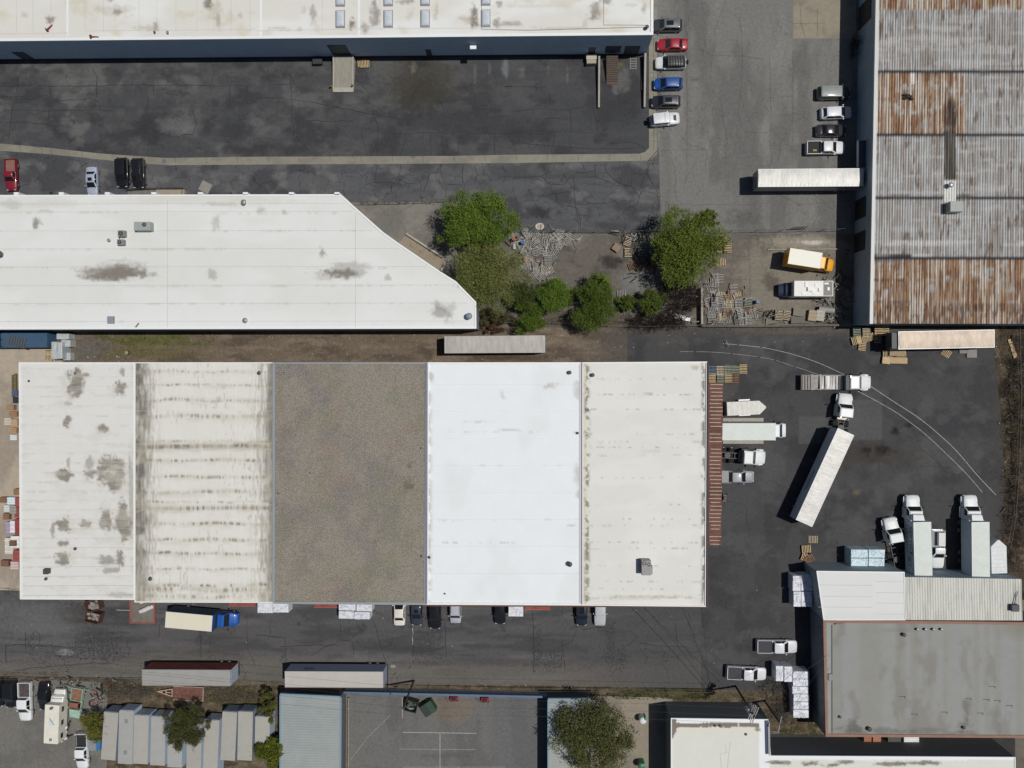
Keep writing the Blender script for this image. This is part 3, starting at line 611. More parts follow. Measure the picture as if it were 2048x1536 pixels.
rp = ramp('loading_ramp', 'pale concrete loading ramp with side kerbs running out of the open dark dock door', 667, 706, 112, 184, 1.35, .12, mat('ramp_concrete', C(146, 142, 130), .9, ns=1.2, na=.2, stretch=(4, .6, 1)), mat('kerb_concrete', C(172, 168, 155), .9))
mb = MB(); q = [P(666.5, 167, .35), P(706.5, 167, .35), P(706.5, 184, .15), P(666.5, 184, .15)]
mb.add([(p.x, p.y, p.z+.02) for p in q], [(0, 1, 2, 3)]); att(mb.build('apron', mat('pale_ramp_end', C(168, 164, 155), .9, ns=1, na=.15)), rp)
def bollard(px, py, lab, grp=None):
    t = thing('bollard', lab, 'bollard', tuple(P(px, py, 0)), 0, grp); mb = MB(); mb.cyl((0, 0, 0), (0, 0, .95), .13); mb.build('post', YELP, t)
    mb = MB(); mb.dome((0, 0, .95), .13, .08); mb.build('cap', DGREY, t)
YELP = mat('yellow_paint', C(190, 168, 60), .5)
bollard(664, 175, 'short yellow bollard at the left foot of the concrete ramp'); bollard(707, 174, 'short yellow bollard at the right foot of the concrete ramp')
rr = ramp('steel_ramp', 'rusty brown slatted steel loading ramp beside the dock wall', 1213, 1236, 112, 167, 1.25, .15, mat('rust_ramp', C(92, 80, 70), .85, ns=2, na=.25))
mb = MB()
for i in range(15):
    f = i/15; a = P(1213, 112+55*f, 1.25-1.1*f); b = P(1236, 112+55*f, 1.25-1.1*f); mb.box(a.x, b.x, a.y-.05, a.y+.05, a.z-.02, a.z+.05)
att(mb.build('cleats', mat('rust_dark', C(62, 54, 48), .9)), rr)
mb = MB(); q = [P(1213, 158, .25), P(1235, 158, .25), P(1235, 169, .05), P(1214, 169, .05)]; mb.add([(p.x, p.y, p.z+.05) for p in q], [(0, 1, 2, 3)]); att(mb.build('lip_plate', mat('rust_red', C(112, 74, 66), .8, ns=3, na=.2)), rr)
def lowwall(name, lab, pts, w, z0, z1, m, cat='wall', capm=None, z1b=None):
    t = thing(name, lab, cat, (*P(*pts[0], 0)[:2], 0)); mb = MB()
    for i in range(len(pts)-1):
        a = P(*pts[i], z1); b = P(*pts[i+1], z1); e = (Vector((b.x, b.y))-Vector((a.x, a.y))).normalized(); n = Vector((-e.y, e.x))*w/2
        zz = [z1, z1, z1b or z1, z1b or z1]
        mb.prism([(a.x+n.x, a.y+n.y), (a.x-n.x, a.y-n.y), (b.x-n.x, b.y-n.y), (b.x+n.x, b.y+n.y)], z0, z1, z1s=[z1, z1, z1b or z1, z1b or z1])
    att(mb.build('wall', m), t)
    if capm:
        mb = MB()
        for i in range(len(pts)-1):
            a = P(*pts[i], z1); b = P(*pts[i+1], z1); mb.ribbon([(a.x, a.y), (b.x, b.y)], w*.8, z1+.004)
        att(mb.build('coping', capm), t)
    return t
WCONC = mat('wall_concrete', C(160, 156, 146), .9, ns=2, na=.15)
lowwall('retaining_wall', 'narrow concrete dock wall between the dark court and the rusty ramp', [(1198.5, 112), (1198.5, 212)], .28, -.02, 1.1, WCONC, z1b=.5)
lowwall('retaining_wall', 'narrow concrete retaining wall along the gutter at the warehouse corner', [(1291, 106), (1290.5, 211)], .3, -.02, 1.3, WCONC, z1b=.7)
lowwall('pipe_rail', 'pair of thin pipes laid down the dock pit beside the retaining wall', [(1283, 115), (1283.5, 180)], .08, -.02, .3, STEEL, 'pipe')
t = thing('equipment_box', 'beige dock equipment box against the blue wall left of the dock wall', 'box', (*P(1182, 124, 0)[:2], 0)); mb = MB(); mb.box(-.75, .75, -.65, .65, 0, 1.1, bev=.05); mb.build('body', mat('beige_paint', C(158, 152, 134), .7), t); mb = MB(); mb.box(-.8, .8, -.05, .7, 1.1, 1.18); mb.build('lid', mat('beige_lid', C(176, 170, 152), .7), t)
t = thing('pallet_rack', 'pale steel frame lying in the dock pit behind the rusty ramp', 'rack', (*P(1266, 128, 0)[:2], 0)); mb = MB()
for i in range(5): mb.box(-.45, .45, -.8+i*.38, -.72+i*.38, 0, .12)
mb.build('slats', mat('pale_frame', C(150, 148, 142), .7), t); mb = MB(); mb.box(-.5, -.42, -.9, .9, 0, .15); mb.box(.42, .5, -.9, .9, 0, .15); mb.build('rails', MATS['pale_frame'], t)
t = thing('equipment_box', 'low dark box against the blue wall left of the concrete ramp', 'box', (*P(637.5, 126, 0)[:2], 0)); mb = MB(); mb.box(-.7, .7, -.4, .5, 0, .8, bev=.04); mb.build('body', DGREY, t); mb = MB(); mb.box(-.74, .74, -.45, .5, .8, .86); mb.build('lid', STEEL, t)
# roof vents and small fittings
def vent(px, py, z, r, h, lab, grp=None, m=None, capm=None):
    t = thing('roof_vent', lab, 'roof vent', tuple(P(px, py, z)), 0, grp); mb = MB(); mb.cyl((0, 0, 0), (0, 0, h), r*.6); mb.build('pipe', m or GALV, t)
    mb = MB(); mb.cyl((0, 0, h), (0, 0, h+r*.35), r, r2=r*.9); mb.dome((0, 0, h+r*.35), r*.9, r*.3); mb.build('cap', capm or m or GALV, t, smooth=True); return t
RP = mat('red_plastic', C(150, 50, 45), .6)
vent(1293, 57, ZT, .28, .6, 'small dark pipe vent at the right corner of the blue walled warehouse roof', m=DGREY); vent(311, 66, ZT, .18, .3, 'tiny vent left of its twin near the warehouse roof edge', m=WHC, capm=DGREY); vent(337, 66, ZT, .22, .3, 'tiny vent right of its twin near the warehouse roof edge', m=WHC, capm=GALV)
for (x, y, a, lab) in ((100, 55, 45, 'red cone lying tilted on the warehouse roof beside a stain'), (190, 74, 0, 'red scrap lying at the warehouse roof edge')):
    t = thing('roof_debris', lab, 'debris', tuple(P(x, y, ZT+.13)), R(a)); mb = MB(); mb.cyl((-.5, 0, .15), (.6, 0, .1), .12, 8, r2=.05); mb.build('tip', RP, t); mb = MB(); mb.cyl((-.62, 0, .17), (-.5, 0, .17), .3, 8); mb.build('foot', mat('brown_rubber', C(80, 45, 40), .8), t)
# --- second warehouse: cut corner white roof
def r_left(px, py):
    c = base(px, C(212, 213, 209)); c = blend(c, C(222, 224, 223), sst(.45, .7, fbm(px/160, py/50, 5, 3))*.5); c = blend(c, C(222, 224, 223), sst(600, 655, py)*.7)
    for (x, y, rx, ry, a, ro) in [(73, 448, 9, 11, .85, 0), (240, 546, 44, 15, 1, -4), (222, 546, 62, 15, .75, -3), (200, 552, 34, 8, .6, 0), (285, 550, 10, 8, .7, 0), (240, 540, 74, 20, .3, 0), (432, 446, 9, 16, .35, 0), (422, 550, 11, 12, .45, 0), (645, 507, 7, 12, .65, 0), (682, 546, 36, 11, 1, 0), (690, 540, 46, 16, .45, 0), (656, 551, 34, 10, .3, 0), (775, 556, 6, 6, .5, 0), (884, 626, 19, 15, .55, 0), (872, 608, 8, 10, .5, 0), (890, 622, 24, 20, .35, 0), (520, 421, 10, 6, .4, 0), (568, 424, 5, 4, .45, 0), (15, 410, 26, 10, .25, 0), (92, 422, 14, 4, .3, 0), (440, 408, 40, 3, .3, 0), (307, 548, 5, 4, .5, 0)]:
        c = blend(c, C(126, 120, 112), blob(px, py, x, y, rx, ry, a, ro, .8, soft=.4))
    c = blend(c, C(186, 182, 172), np.exp(-((((py-425) % 36.4)-1)/1.5)**2)*sst(.5, .66, fbm(px/16, py/9, 507, 3))*.6); c = blend(c, C(190, 184, 168), blob(px, py, 400, 400, 200, 14, .3)+blob(px, py, 90, 408, 90, 10, .3)); return c
ZL = 7.0
left, lwp, _ = bldg('warehouse', 'white flat roofed warehouse with a diagonal cut corner next to the big green tree', 'building',
    [(-160, 391), (676, 389), (680, 388), (767, 465), (797, 486.5), (880, 543), (912, 563), (952, 604), (952.5, 657), (-160, 659)], ZL, mat('grey_block_wall', (.22, .24, .26), .85, ns=.8, na=.1), WR, r_left, .33, (.25, .1), WHC)
seamlines(left, [[(-20, y), (x1, y-1)] for y, x1 in ((408, 690), (424, 705), (462, 745), (498, 800), (534, 850), (571, 905), (607, 935), (643, 930))], ZL)
seamlines(left, [[(335, 400), (335, 655)], [(711, 425), (711, 655)]], ZL, .05)
mb = MB()
for x in (33, 123, 215, 308, 401, 491, 583, 674):
    a = P(x, 390, ZL); mb.box(a.x-.38, a.x+.38, a.y-.02, a.y+.42, 0, ZL+.1, bev=.03)
att(mb.build('buttress', WHC), left)
def hvac(px, py, z, w, d, h, lab, m, fans=1, rz=0, fr=.3, fpos=None):
    t = thing('air_conditioner', lab, 'air conditioner', tuple(P(px, py, z)), R(rz)); mb = MB(); mb.box(-w/2, w/2, -d/2, d/2, .12, h, bev=.05); mb.build('body', m, t)
    mb = MB(); mb.box(-w/2+.08, w/2-.08, -d/2+.06, d/2-.06, 0, .12); mb.build('base_frame', STEEL, t)
    for i in range(fans):
        fx, fy = fpos[i] if fpos else (w*.22, 0)
        mb = MB(); mb.cyl((fx, fy, h), (fx, fy, h+.05), fr, 16); f = mb.build('fan', DARK, t)
        mb = MB(); mb.cyl((fx, fy, h+.05), (fx, fy, h+.07), fr*.25, 8)
        for k in range(5): a = 6.283*k/5; mb.quad((fx, fy, h+.055), (fx+fr*.9*math.cos(a), fy+fr*.9*math.sin(a), h+.055), (fx+fr*.9*math.cos(a+.35), fy+fr*.9*math.sin(a+.35), h+.06), (fx+.02, fy+.02, h+.06))
        mb.build('blades', GALV, f)
    mb = MB()
    for i in range(6): mb.box(-w/2-.01, -w/2+.0, -d/2+.1, d/2-.1, .25+i*(h-.4)/6, .3+i*(h-.4)/6)
    mb.build('grille', DARK, t); return t
GG = mat('grey_green_metal', C(152, 158, 155), .6, ns=2, na=.05); GM2 = mat('grey_metal', C(128, 130, 132), .6, ns=2, na=.08)
hvac(292, 455, ZL, 2.5, 1.3, 1.2, 'large pale grey rooftop air conditioner with one fan on the cut corner warehouse', GG, 1, 0, .32, [(.35, .2)])
hvac(248, 469, ZL, 1.0, .95, .9, 'square condenser, upper of two near the air conditioner', GM2, 1, 0, .36, [(0, 0)]); hvac(246, 486, ZL, 1.0, .85, .8, 'square condenser, lower of two near the air conditioner', GM2, 1, 0, .3, [(-.1, 0)])
t = tag(MB().tube([(*P(240, 485, ZL)[:2], ZL+.1), (*P(239, 473, ZL)[:2], ZL+.1), (*P(243, 470, ZL)[:2], ZL+.15)], .05).build('conduit', STEEL), 'bent dark conduit joining the two square condensers', 'conduit')
vent(490, 406, ZL, .42, .55, 'round vent on the top edge of the cut corner warehouse', m=WHC, capm=GALV); vent(492, 641, ZL, .4, .4, 'round vent at the lower edge of the cut corner warehouse', m=WHC, capm=GALV)
vent(939, 633, ZL, .5, .9, 'blue grey pipe vent at the right tip of the cut corner warehouse roof', m=mat('bluegrey', C(120, 132, 140), .5)); vent(4, 509, ZL, .5, .6, 'cluttered vent at the left photo edge on the white roof', m=GALV, capm=DGREY); vent(220, 481, ZL, .25, .35, 'small vent left of the two square condensers', m=GALV)
t = thing('roof_hatch', 'grey square roof hatch near the lower roof edge', 'roof hatch', tuple(P(222.5, 640, ZL))); mb = MB(); mb.box(-.5, .5, -.5, .5, 0, .25); mb.build('lid', mat('hatch_grey', C(134, 141, 150), .5), t); mb = MB(); mb.box(-.56, .56, -.56, .56, 0, .1); mb.build('frame', GALV, t)
tag(MB().ribbon([P(271, 655, ZL)[:2], P(278, 646, ZL)[:2]], .16, ZL+.08).prism([tuple(P(271, 655, ZL)[:2]), tuple(P(272, 656, ZL)[:2]), tuple(P(279, 647, ZL)[:2]), tuple(P(278, 646, ZL)[:2])], ZL, ZL+.07).build('plank', mat('old_plank', C(110, 105, 98), .9)), 'short grey plank lying slanted near the square roof hatch', 'plank')
# --- main warehouse, five roof sections
def r_m1(px, py):
    c = base(px, C(212, 212, 208)); c = blend(c, C(188, 184, 172), np.exp(-((((py-754) % 19)-2)/1.6)**2)*sst(.5, .68, fbm(px/12, py/9, 503, 3))*.6)
    for (x, y, rx, ry, a) in [(150, 765, 17, 24, 1), (150, 779, 14, 12, 1), (240, 777, 10, 13, .95), (244, 743, 5, 8, .6), (172, 750, 8, 4, .7), (134, 845, 6, 14, .8), (138, 835, 5, 5, .6), (206, 857, 10, 7, .8), (135, 807, 12, 4, .4), (126, 952, 17, 12, .95), (137, 925, 4, 10, .5), (178, 948, 12, 9, .8), (178, 928, 9, 14, .5), (219, 949, 29, 29, .85), (210, 930, 16, 10, .6), (240, 930, 12, 12, .6), (128, 1050, 14, 13, .95), (105, 1060, 4, 14, .6), (172, 1047, 11, 7, .75), (211, 1040, 11, 22, .8), (245, 1040, 16, 30, .95), (250, 1065, 9, 18, .9), (125, 1087, 12, 5, .8), (126, 1118, 14, 14, .95), (212, 1118, 16, 8, .6), (240, 1116, 8, 16, .85), (222, 1140, 22, 5, .5), (215, 1126, 22, 4, .5), (262, 1000, 6, 80, .4), (240, 1190, 24, 5, .35)]:
        c = blend(c, C(112, 107, 100), blob(px, py, x, y, rx*1.1, ry*1.1, min(1, a*1.15), 0, .7, soft=.3)); c = blend(c, C(186, 180, 166), blob(px, py, x, y, rx*1.6, ry*1.5, a*.3, 0, .9))
    c = blend(c, C(205, 200, 185), blob(px, py, 221, 950, 20, 16, .75, 0, .9, s=4)); c = blend(c, C(130, 124, 116), blob(px, py, 216, 952, 11, 10, .6))
    c = blend(c, C(178, 172, 158), sst(258, 270, px)*.5*sst(.4, .6, fbm(px/8, py/20, 66, 3))); c = blend(c, C(196, 192, 180), sst(.55, .7, fbm(px/40, py/12, 67, 4))*.35)
    return c
def r_m2(px, py):
    c = base(px, C(213, 212, 205)); edge = sst(312, 278, px+26*(fbm(px/9, py/22, 201, 3)-.5))
    c = blend(c, C(150, 145, 134), edge*.8); c = blend(c, C(105, 101, 97), edge*sst(.38, .55, fbm(px/14, py/30, 203, 3))*.95); tk = sst(.50, .60, fbm(px/2.6, py/26, 205, 2))*sst(330, 290, px); c = blend(c, C(140, 135, 124), tk*.7)
    e2 = sst(512, 545, px+30*(fbm(px/12, py/35, 211, 3)-.5)); c = blend(c, C(142, 137, 127), e2*.95*sst(.28, .48, fbm(px/30, py/60, 213, 3))); c = blend(c, C(128, 126, 124), sst(528, 540, px+14*(fbm(px/9, py/24, 215, 3)-.5))*sst(740, 770, py)*sst(985, 930, py)*.95); c = blend(c, C(120, 115, 107), sst(534, 545, px+10*(fbm(px/9, py/16, 216, 3)-.5))*.75); tk = sst(.50, .60, fbm(px/2.6, py/26, 217, 2))*sst(492, 530, px); c = blend(c, C(140, 135, 124), tk*.6)
    c = blend(c, C(150, 144, 132), np.exp(-((py-893)/7.0)**2)*.55+np.exp(-((py-1016)/4.0)**2)*.3)
    rows = [(744, .5, 3), (771, .75, 3), (800, .85, 4), (833, .7, 5), (883, .55, 3), (893, 1.25, 5), (921, .8, 4), (953, .75, 4), (985, .7, 5), (1003, .55, 3), (1016, 1.1, 5), (1048, .8, 4), (1079, .85, 4), (1107, .85, 4), (1138, .65, 3), (1170, .8, 4), (1180, .8, 6), (1193, .6, 5)]
    for (y, a, h) in rows:
        yy = y+4*(fbm(px/60, px*0+y, 7, 3)-.5)*2
        m = np.exp(-((py-yy)/(h*.75))**2)*(.18+.95*sst(.46, .56, fbm(px/3.4, py/30, int(y), 2)))*(.45+.75*sst(.40, .6, fbm(px/28, py/40, int(y)+3, 2)))*a*sst(276, 296, px)
        c = blend(c, C(132, 126, 116), m); c = blend(c, C(182, 174, 152), np.exp(-((py-yy-3)/(h*2.0))**2)*a*.42*sst(.35, .6, fbm(px/30, py/8, 301, 3)))
    c = blend(c, C(168, 162, 148), sst(.64, .74, fbm(px/3.5, py/14, 230, 3))*.5*sst(.45, .6, fbm(px/60, py/60, 231, 2)))
    c = blend(c, C(222, 222, 218), sst(.60, .72, fbm(px/4, py/40, 240, 2))*.22)
    return c
def r_m3(px, py):
    c = base(px, C(136, 130, 120)); c = blend(c, C(134, 120, 109), sst(.5, .66, fbm(px/60, py/60, 251, 4))*.5); c = blend(c, C(116, 112, 110), sst(.52, .68, fbm(px/70, py/80, 253, 4))*.5)
    c = blend(c, C(124, 124, 104), sst(.55, .7, fbm(px/50, py/50, 257, 3))*.4); c = blend(c, C(84, 78, 70), blob(px, py, 815, 970, 12, 14, .55, 0, 1.0)+blob(px, py, 820, 932, 6, 9, .5, 0, 1)); return c
def r_m4(px, py):
    c = base(px, C(224, 229, 231)); c = blend(c, C(217, 221, 222), sst(.5, .7, fbm(px/90, py/120, 261, 3))*.6)
    c = blend(c, C(170, 164, 154), sst(868, 856, px)*sst(.45, .6, fbm(px/8, py/12, 263, 3))*.8); c = blend(c, C(160, 158, 154), blob(px, py, 862, 752, 7, 12, .6))
    for y in (865, 930, 1040, 1085): c = blend(c, C(165, 163, 160), np.exp(-((py-y)/1.4)**2)*sst(.55, .7, fbm(px/10, py/4, y, 3))*.55)
    for (x, y, rx, ry) in [(1103, 771, 12, 8), (1005, 790, 5, 8), (1155, 780, 7, 20), (1155, 945, 8, 20), (1157, 990, 5, 12), (1092, 772, 8, 4), (960, 843, 30, 3), (1140, 1050, 8, 2), (1020, 860, 24, 2)]: c = blend(c, C(178, 174, 168), blob(px, py, x, y, rx, ry, .6, 0, 1.0))
    return c
def r_m5(px, py):
    c = base(px, C(213, 213, 208)); c = blend(c, C(220, 220, 216), sst(.45, .65, fbm(px/120, py/40, 271, 3))*.6)
    c = blend(c, C(196, 186, 158), sst(1178, 1168, px)*.6); dots = sst(.50, .60, fbm(px/7, py/9, 273, 3)); c = blend(c, C(128, 122, 108), np.exp(-((px-1174)/5.0)**2)*dots)
    c = blend(c, C(118, 114, 110), np.exp(-((px-1407)/4.0)**2)*sst(.42, .56, fbm(px/6, py/12, 275, 3))); c = blend(c, C(90, 86, 82), blob(px, py, 1174, 820, 5, 6, 1))
    for y in (758, 789, 819, 868, 884, 895, 911, 955, 1009, 1038, 1051, 1085, 1097, 1132, 1163, 1178, 1192, 1196): c = blend(c, C(170, 163, 145), np.exp(-((py-y)/1.6)**2)*sst(.56, .68, fbm(px/7, py/5, y, 3))*.75)
    c = blend(c, C(176, 168, 142), blob(px, py, 1305, 903, 20, 4, .3)+blob(px, py, 1290, 1194, 90, 5, .5)+blob(px, py, 1298, 788, 12, 3, .6)); c = blend(c, C(172, 150, 110), blob(px, py, 1390, 735, 8, 6, .6)); return c
YB = {0: (1198, 38.5), 1: (1204, 270)}
ZS = [5.9, 6.05, 6.2, 6.15, 6.1]
XB = [(38.5, 270), (270, 547), (548, 853.5), (854, 1163), (1163.5, 1414)]; XBB = [(41, 270), (270, 546.5), (547.5, 851), (853, 1163), (1163.5, 1411)]
YBOT = [(1198, 1199), (1204, 1205), (1205.5, 1207), (1208.5, 1210), (1210, 1212.5)]
GRAV = mat('gravel_roof', (1, 1, 1), 1.0, attr=True, ns=2.2, na=.10, bump=.6, bs=14, ns2=9, na2=.75, spec=.1)
GCAP = mat('grey_flashing', C(140, 146, 150), .55, ns=2, na=.06); BRK = mat('brick_brown', C(96, 68, 58), .9, ns=3, na=.2)
main = None
MW = mat('main_wall_block', (.22, .2, .185), .9, ns=1, na=.15)
msec = []
for i, (pt, st, capm, cw) in enumerate(((r_m1, .25, WHC, .2), (r_m2, .15, WHC, .12), (r_m3, .35, GCAP, .2), (r_m4, .3, WHC, .3), (r_m5, .22, WHC, .15))):
    pl = [(XB[i][0], 725), (XB[i][1], 725 if i < 4 else 723.5), (XBB[i][1], YBOT[i][1]), (XBB[i][0], YBOT[i][0])]
    main, w, r = bldg('warehouse', 'large central warehouse whose flat roof has five sections, one of brown gravel', 'building', pl, ZS[i], MW if i != 4 else BRK, GRAV if i == 2 else WR, pt, st, (cw, .1+.02*i), capm, root=main)
    r['label'] = ['white roof section with round dark stains', 'dirty streaked white roof section', 'brown gravel roof section', 'clean bright white roof section', 'off white roof section with spotted edges'][i]
    msec.append(w)
# dividers and edge strips
def strip(root, pts, w, z0, z1, m, name):
    mb = MB()
    for i in range(len(pts)-1):
        a = P(*pts[i], z1); b = P(*pts[i+1], z1); e = (Vector((b.x, b.y))-Vector((a.x, a.y))).normalized(); n = Vector((-e.y, e.x))*w/2
        mb.prism([(a.x+n.x, a.y+n.y), (a.x-n.x, a.y-n.y), (b.x-n.x, b.y-n.y), (b.x+n.x, b.y+n.y)], z0, z1)
    return att(mb.build(name, m), root)
strip(main, [(547.5, 725), (547, 1205)], .42, 5.5, 6.42, GCAP, 'dividing_parapet'); strip(main, [(853.5, 725), (852.5, 1208)], .28, 5.5, 6.45, mat('violet_grey_flashing', C(120, 120, 140), .5), 'dividing_parapet')
strip(main, [(1163.3, 725), (1163.2, 1209)], .22, 5.5, 6.4, mat('violet_grey_flashing', C(120, 120, 140), .5), 'dividing_parapet'); strip(main, [(270.3, 726), (270.2, 1200)], .16, 5.5, 6.12, mat('grey_flashing2', C(165, 165, 160), .6), 'dividing_parapet')
strip(main, [(1415, 724), (1412.7, 1213)], .22, 4, 6.28, mat('tar_edge', C(60, 52, 60), .8), 'edge_flashing'); strip(main, [(853, 1210.5), (1163, 1212), (1414, 1213.5)], .30, 4.5, 6.0, BRK, 'brick_coping'); strip(main, [(548, 1206), (852, 1208.5)], .25, 4.5, 6.2, GCAP, 'edge_flashing')
strip(main, [(1417, 728), (1413.5, 1214)], .22, 0, 5.9, BRK, 'brick_pier')
SEAMF = mat('roof_seam_faint', C(196, 195, 190), .8, ns=.8, na=.1)
seamlines(main, [[(45, y), (268, y-1)] for y in range(754, 1195, 19)], 6.0, .03, SEAMF)
seamlines(main, [[(858, y), (1160, y)] for y in range(769, 1200, 54)], 6.2, .03, mat('roof_seam_pale', C(206, 208, 210), .8)); seamlines(main, [[(272, y), (544, y)] for y in (822, 888, 1010)], 6.12, .045, SEAMF)
seamlines(main, [[(x, 728), (x, 1198)] for x in (296, 372, 420, 476)], 6.12, .03, SEAMF)
hvac(1290, 1131, 6.2, 1.4, 2.2, 1.5, 'grey twin fan rooftop unit on the off white roof section', mat('warm_grey_metal', C(146, 142, 142), .6), 2, 0, .3, [(-.34, .7), (.34, .55)])
t = thing('duct_box', 'low grey duct joined to the right of the twin fan rooftop unit', 'duct', tuple(P(1299, 1138, 6.2))); mb = MB(); mb.box(-.35, .35, -.55, .55, 0, .9, bev=.04); mb.build('body', MATS['warm_grey_metal'], t); mb = MB(); mb.box(-.4, .4, -.6, .6, 0, .1); mb.build('base', STEEL, t)
hvac(97, 1141, 6.0, .8, .8, .8, 'small dark cooler on the stained white roof section', DGREY, 1, 0, .22, [(0, 0)])
for (x, y, r, h, lab) in ((59, 762, .18, .2, 'pipe vent near the upper left corner of the stained roof'), (151, 747, .16, .2, 'pipe vent above the biggest round stain'), (152, 1097, .25, .25, 'pipe vent below the row of stains near the small cooler'), (94, 1157, .25, .3, 'pipe vent at the lower left corner of the stained roof'), (302, 1157, .3, .3, 'pipe vent at the lower left of the streaked roof'), (519, 746, .3, .25, 'pipe vent at the upper right of the streaked roof'),
    (1139, 745, .3, .4, 'vent left of the divider at the top of the bright white roof'), (1185, 750, .3, .4, 'vent right of the divider at the top of the off white roof'), (1155, 866, .2, .25, 'small grey vent by the divider of the bright white roof'), (1139, 1127, .4, .5, 'dark vent with a curled cable near the lower end of the bright white roof'), (859, 1114, .22, .3, 'silver vent beside the gravel roof edge'), (890, 1187, .14, .2, 'tiny vent at the lower left of the bright white roof'), (620, 945, .12, .15, 'tiny white vent in the middle of the gravel roof'), (568, 745, .12, .15, 'tiny vent at the upper left of the gravel roof'), (557, 987, .13, .15, 'dark drain vent at the left edge of the gravel roof'), (842, 896, .13, .15, 'dark drain vent at the right edge of the gravel roof'), (843, 1112, .16, .15, 'dark drain vent at the lower right of the gravel roof')):
    vent(x, y, 6.2 if x > 270 else 5.92, r, h, lab, m=GALV, capm=DGREY if r < .35 else STEEL)
# rusty canopy over the docks
cp = thing('dock_canopy', 'rust brown corrugated canopy with pale seams along the right side of the central warehouse', 'canopy', (*P(1430, 930, 4.4)[:2], 0))
def r_can(px, py): return blend(base(px, C(104, 66, 53)), C(82, 52, 43), sst(.45, .65, fbm(px/10, py/20, 281, 4))*.8)
a, b, c_, d_ = P(1417.5, 1091, 4.4), P(1443, 1091, 4.4), P(1447, 765, 4.4), P(1417.5, 765, 4.4)
ribroof('sheet', cp, [a, b, c_, d_], .55, .03, 'u', .5, r_can, mat('rust_canopy', (1, 1, 1), .75, attr=True, ns=3, na=.2), zfun=lambda u, v: 4.4-.25*u, prof=[0, 0, 0, 1])
mb = MB()
for i in range(43):
    y = 769+i*7.6
    if i in (12, 16, 39): continue
    xl = 1417.8; xr = 1446.5-(y-765)*.011; q0 = random.uniform(0, .15); q1 = random.uniform(.8, 1)
    a = P(xl+(xr-xl)*q0, y, 4.4); b = P(xl+(xr-xl)*q1, y+.3, 4.2); mb.prism([(a.x, a.y-.055), (b.x, b.y-.055), (b.x, b.y+.055), (a.x, a.y+.055)], 4.2, 4.3, z1s=[4.46-.25*q0, 4.46-.25*q1, 4.46-.25*q1, 4.46-.25*q0])
att(mb.build('seam', mat('pale_seam', C(172, 160, 146), .8, ns=6, na=.35)), cp)
mb = MB()
for y in range(775, 1092, 45): a = P(1441, y, 0); q = P(1443.5, y, 4.1); mb.cyl((q.x-.15, q.y, 0), (q.x-.15, q.y, 4.12), .07, 8)
att(mb.build('post', STEEL), cp)
# --- corrugated metal building on the right
def r_metal(px, py):
    st = fbm(px/2.3, py/60, 301, 3); wav = fbm(px/80, py/7, 303, 4); big = fbm(px/45, py/30, 305, 4)
    c = base(px, C(178, 179, 179)); c = blend(c, C(142, 132, 122), sst(.42, .62, st)*.8); c = blend(c, C(196, 196, 194), sst(.5, .68, wav)*.55); c = blend(c, C(98, 76, 60), sst(.58, .72, fbm(px/3.2, py/26, 311, 3))*.75*sst(.4, .6, big))
    def rust(m, s):
        k = sst(.20, .42, fbm(px/26, py/16, s, 5)+.25*(fbm(px/2.2, py/30, s+5, 2)-.5)); r = np.where((fbm(px/2.6, py/22, s+9, 3) > .5)[:, None], np.array(C(122, 84, 56))[None], np.array(C(150, 116, 82))[None])
        return m*k*.92, r
    for m, s in (((py < 19)*1.0, 321), (((py > 147)*(py < 268)*(px < 1932)*1.0), 331), (((py > 514)*1.0)*.97, 341)):
        k, r = rust(m, s); c = c*(1-k[:, None])+r*k[:, None]
        c = blend(c, C(205, 200, 190), m*sst(.50, .62, fbm(px/2.2, py/90, s+3, 2)+.2*(fbm(px/30, py/10, s+4, 3)-.5))*.75)
    c = blend(c, C(60, 34, 22), ((py > 605)*1.0)*sst(.5, .64, fbm(px/3, py/14, 351, 3))*.6)
    c = blend(c, C(214, 212, 208), ((py > 480)*(py < 512))*sst(.5, .7, wav)*.4)
    n = 3*(fbm(px/40, px*0, 361, 3)-.5)*2
    for y, a in ((144, 1), (270, 1), (394.5, 1), (516, 1)): c = blend(c, C(44, 47, 54), np.exp(-(np.abs(py-y-n)/3.4)**4)*a)
    c = blend(c, C(44, 47, 54), np.exp(-(np.abs(py-515-n)/6.0)**4)*((px < 1823)*1.0)); c = blend(c, C(50, 50, 54), ((px < 1823)*1.0)*(np.exp(-((py-561)/1.6)**2)+np.exp(-((py-602)/1.8)**2)*.8+np.exp(-((py-498)/1.0)**2)*.6)*sst(.35, .5, fbm(px/5, py/5, 371, 2)))
    c = blend(c, C(98, 91, 84), ((px > 1889)*(px < 1912)*(py > 262)*(py < 362))*.95); c = blend(c, C(84, 78, 72), blob(px, py, 1903, 225, 9, 40, .95, 0, .5)); c = blend(c, C(40, 38, 36), ((px > 1888)*(px < 1914)*(py > 200)*(py < 362))*sst(.5, .6, fbm(px/2, py/50, 381, 2))*.6)
    c = blend(c, C(224, 222, 216), ((px > 1887)*(px < 1912)*(py > 361)*(py < 404))*.95); c = blend(c, C(220, 220, 216), ((px > 1822)*(px < 1830)*(py > 146)*(py < 167))*.95)
    return c
MR = mat('corrugated_steel', (1, 1, 1), .55, attr=True, ns=3, na=.1, ns2=16, na2=.12, spec=.35)
ZM = 6.3
mt = thing('metal_building', 'metal building with rusty corrugated roof crossed by dark tar lines', 'building', (*P(1900, 320, 0)[:2], 0))
mtp = [tuple(P(*q, ZM)[:2]) for q in ((1755, -150), (2280, -150), (2280, 648), (1740, 647))]
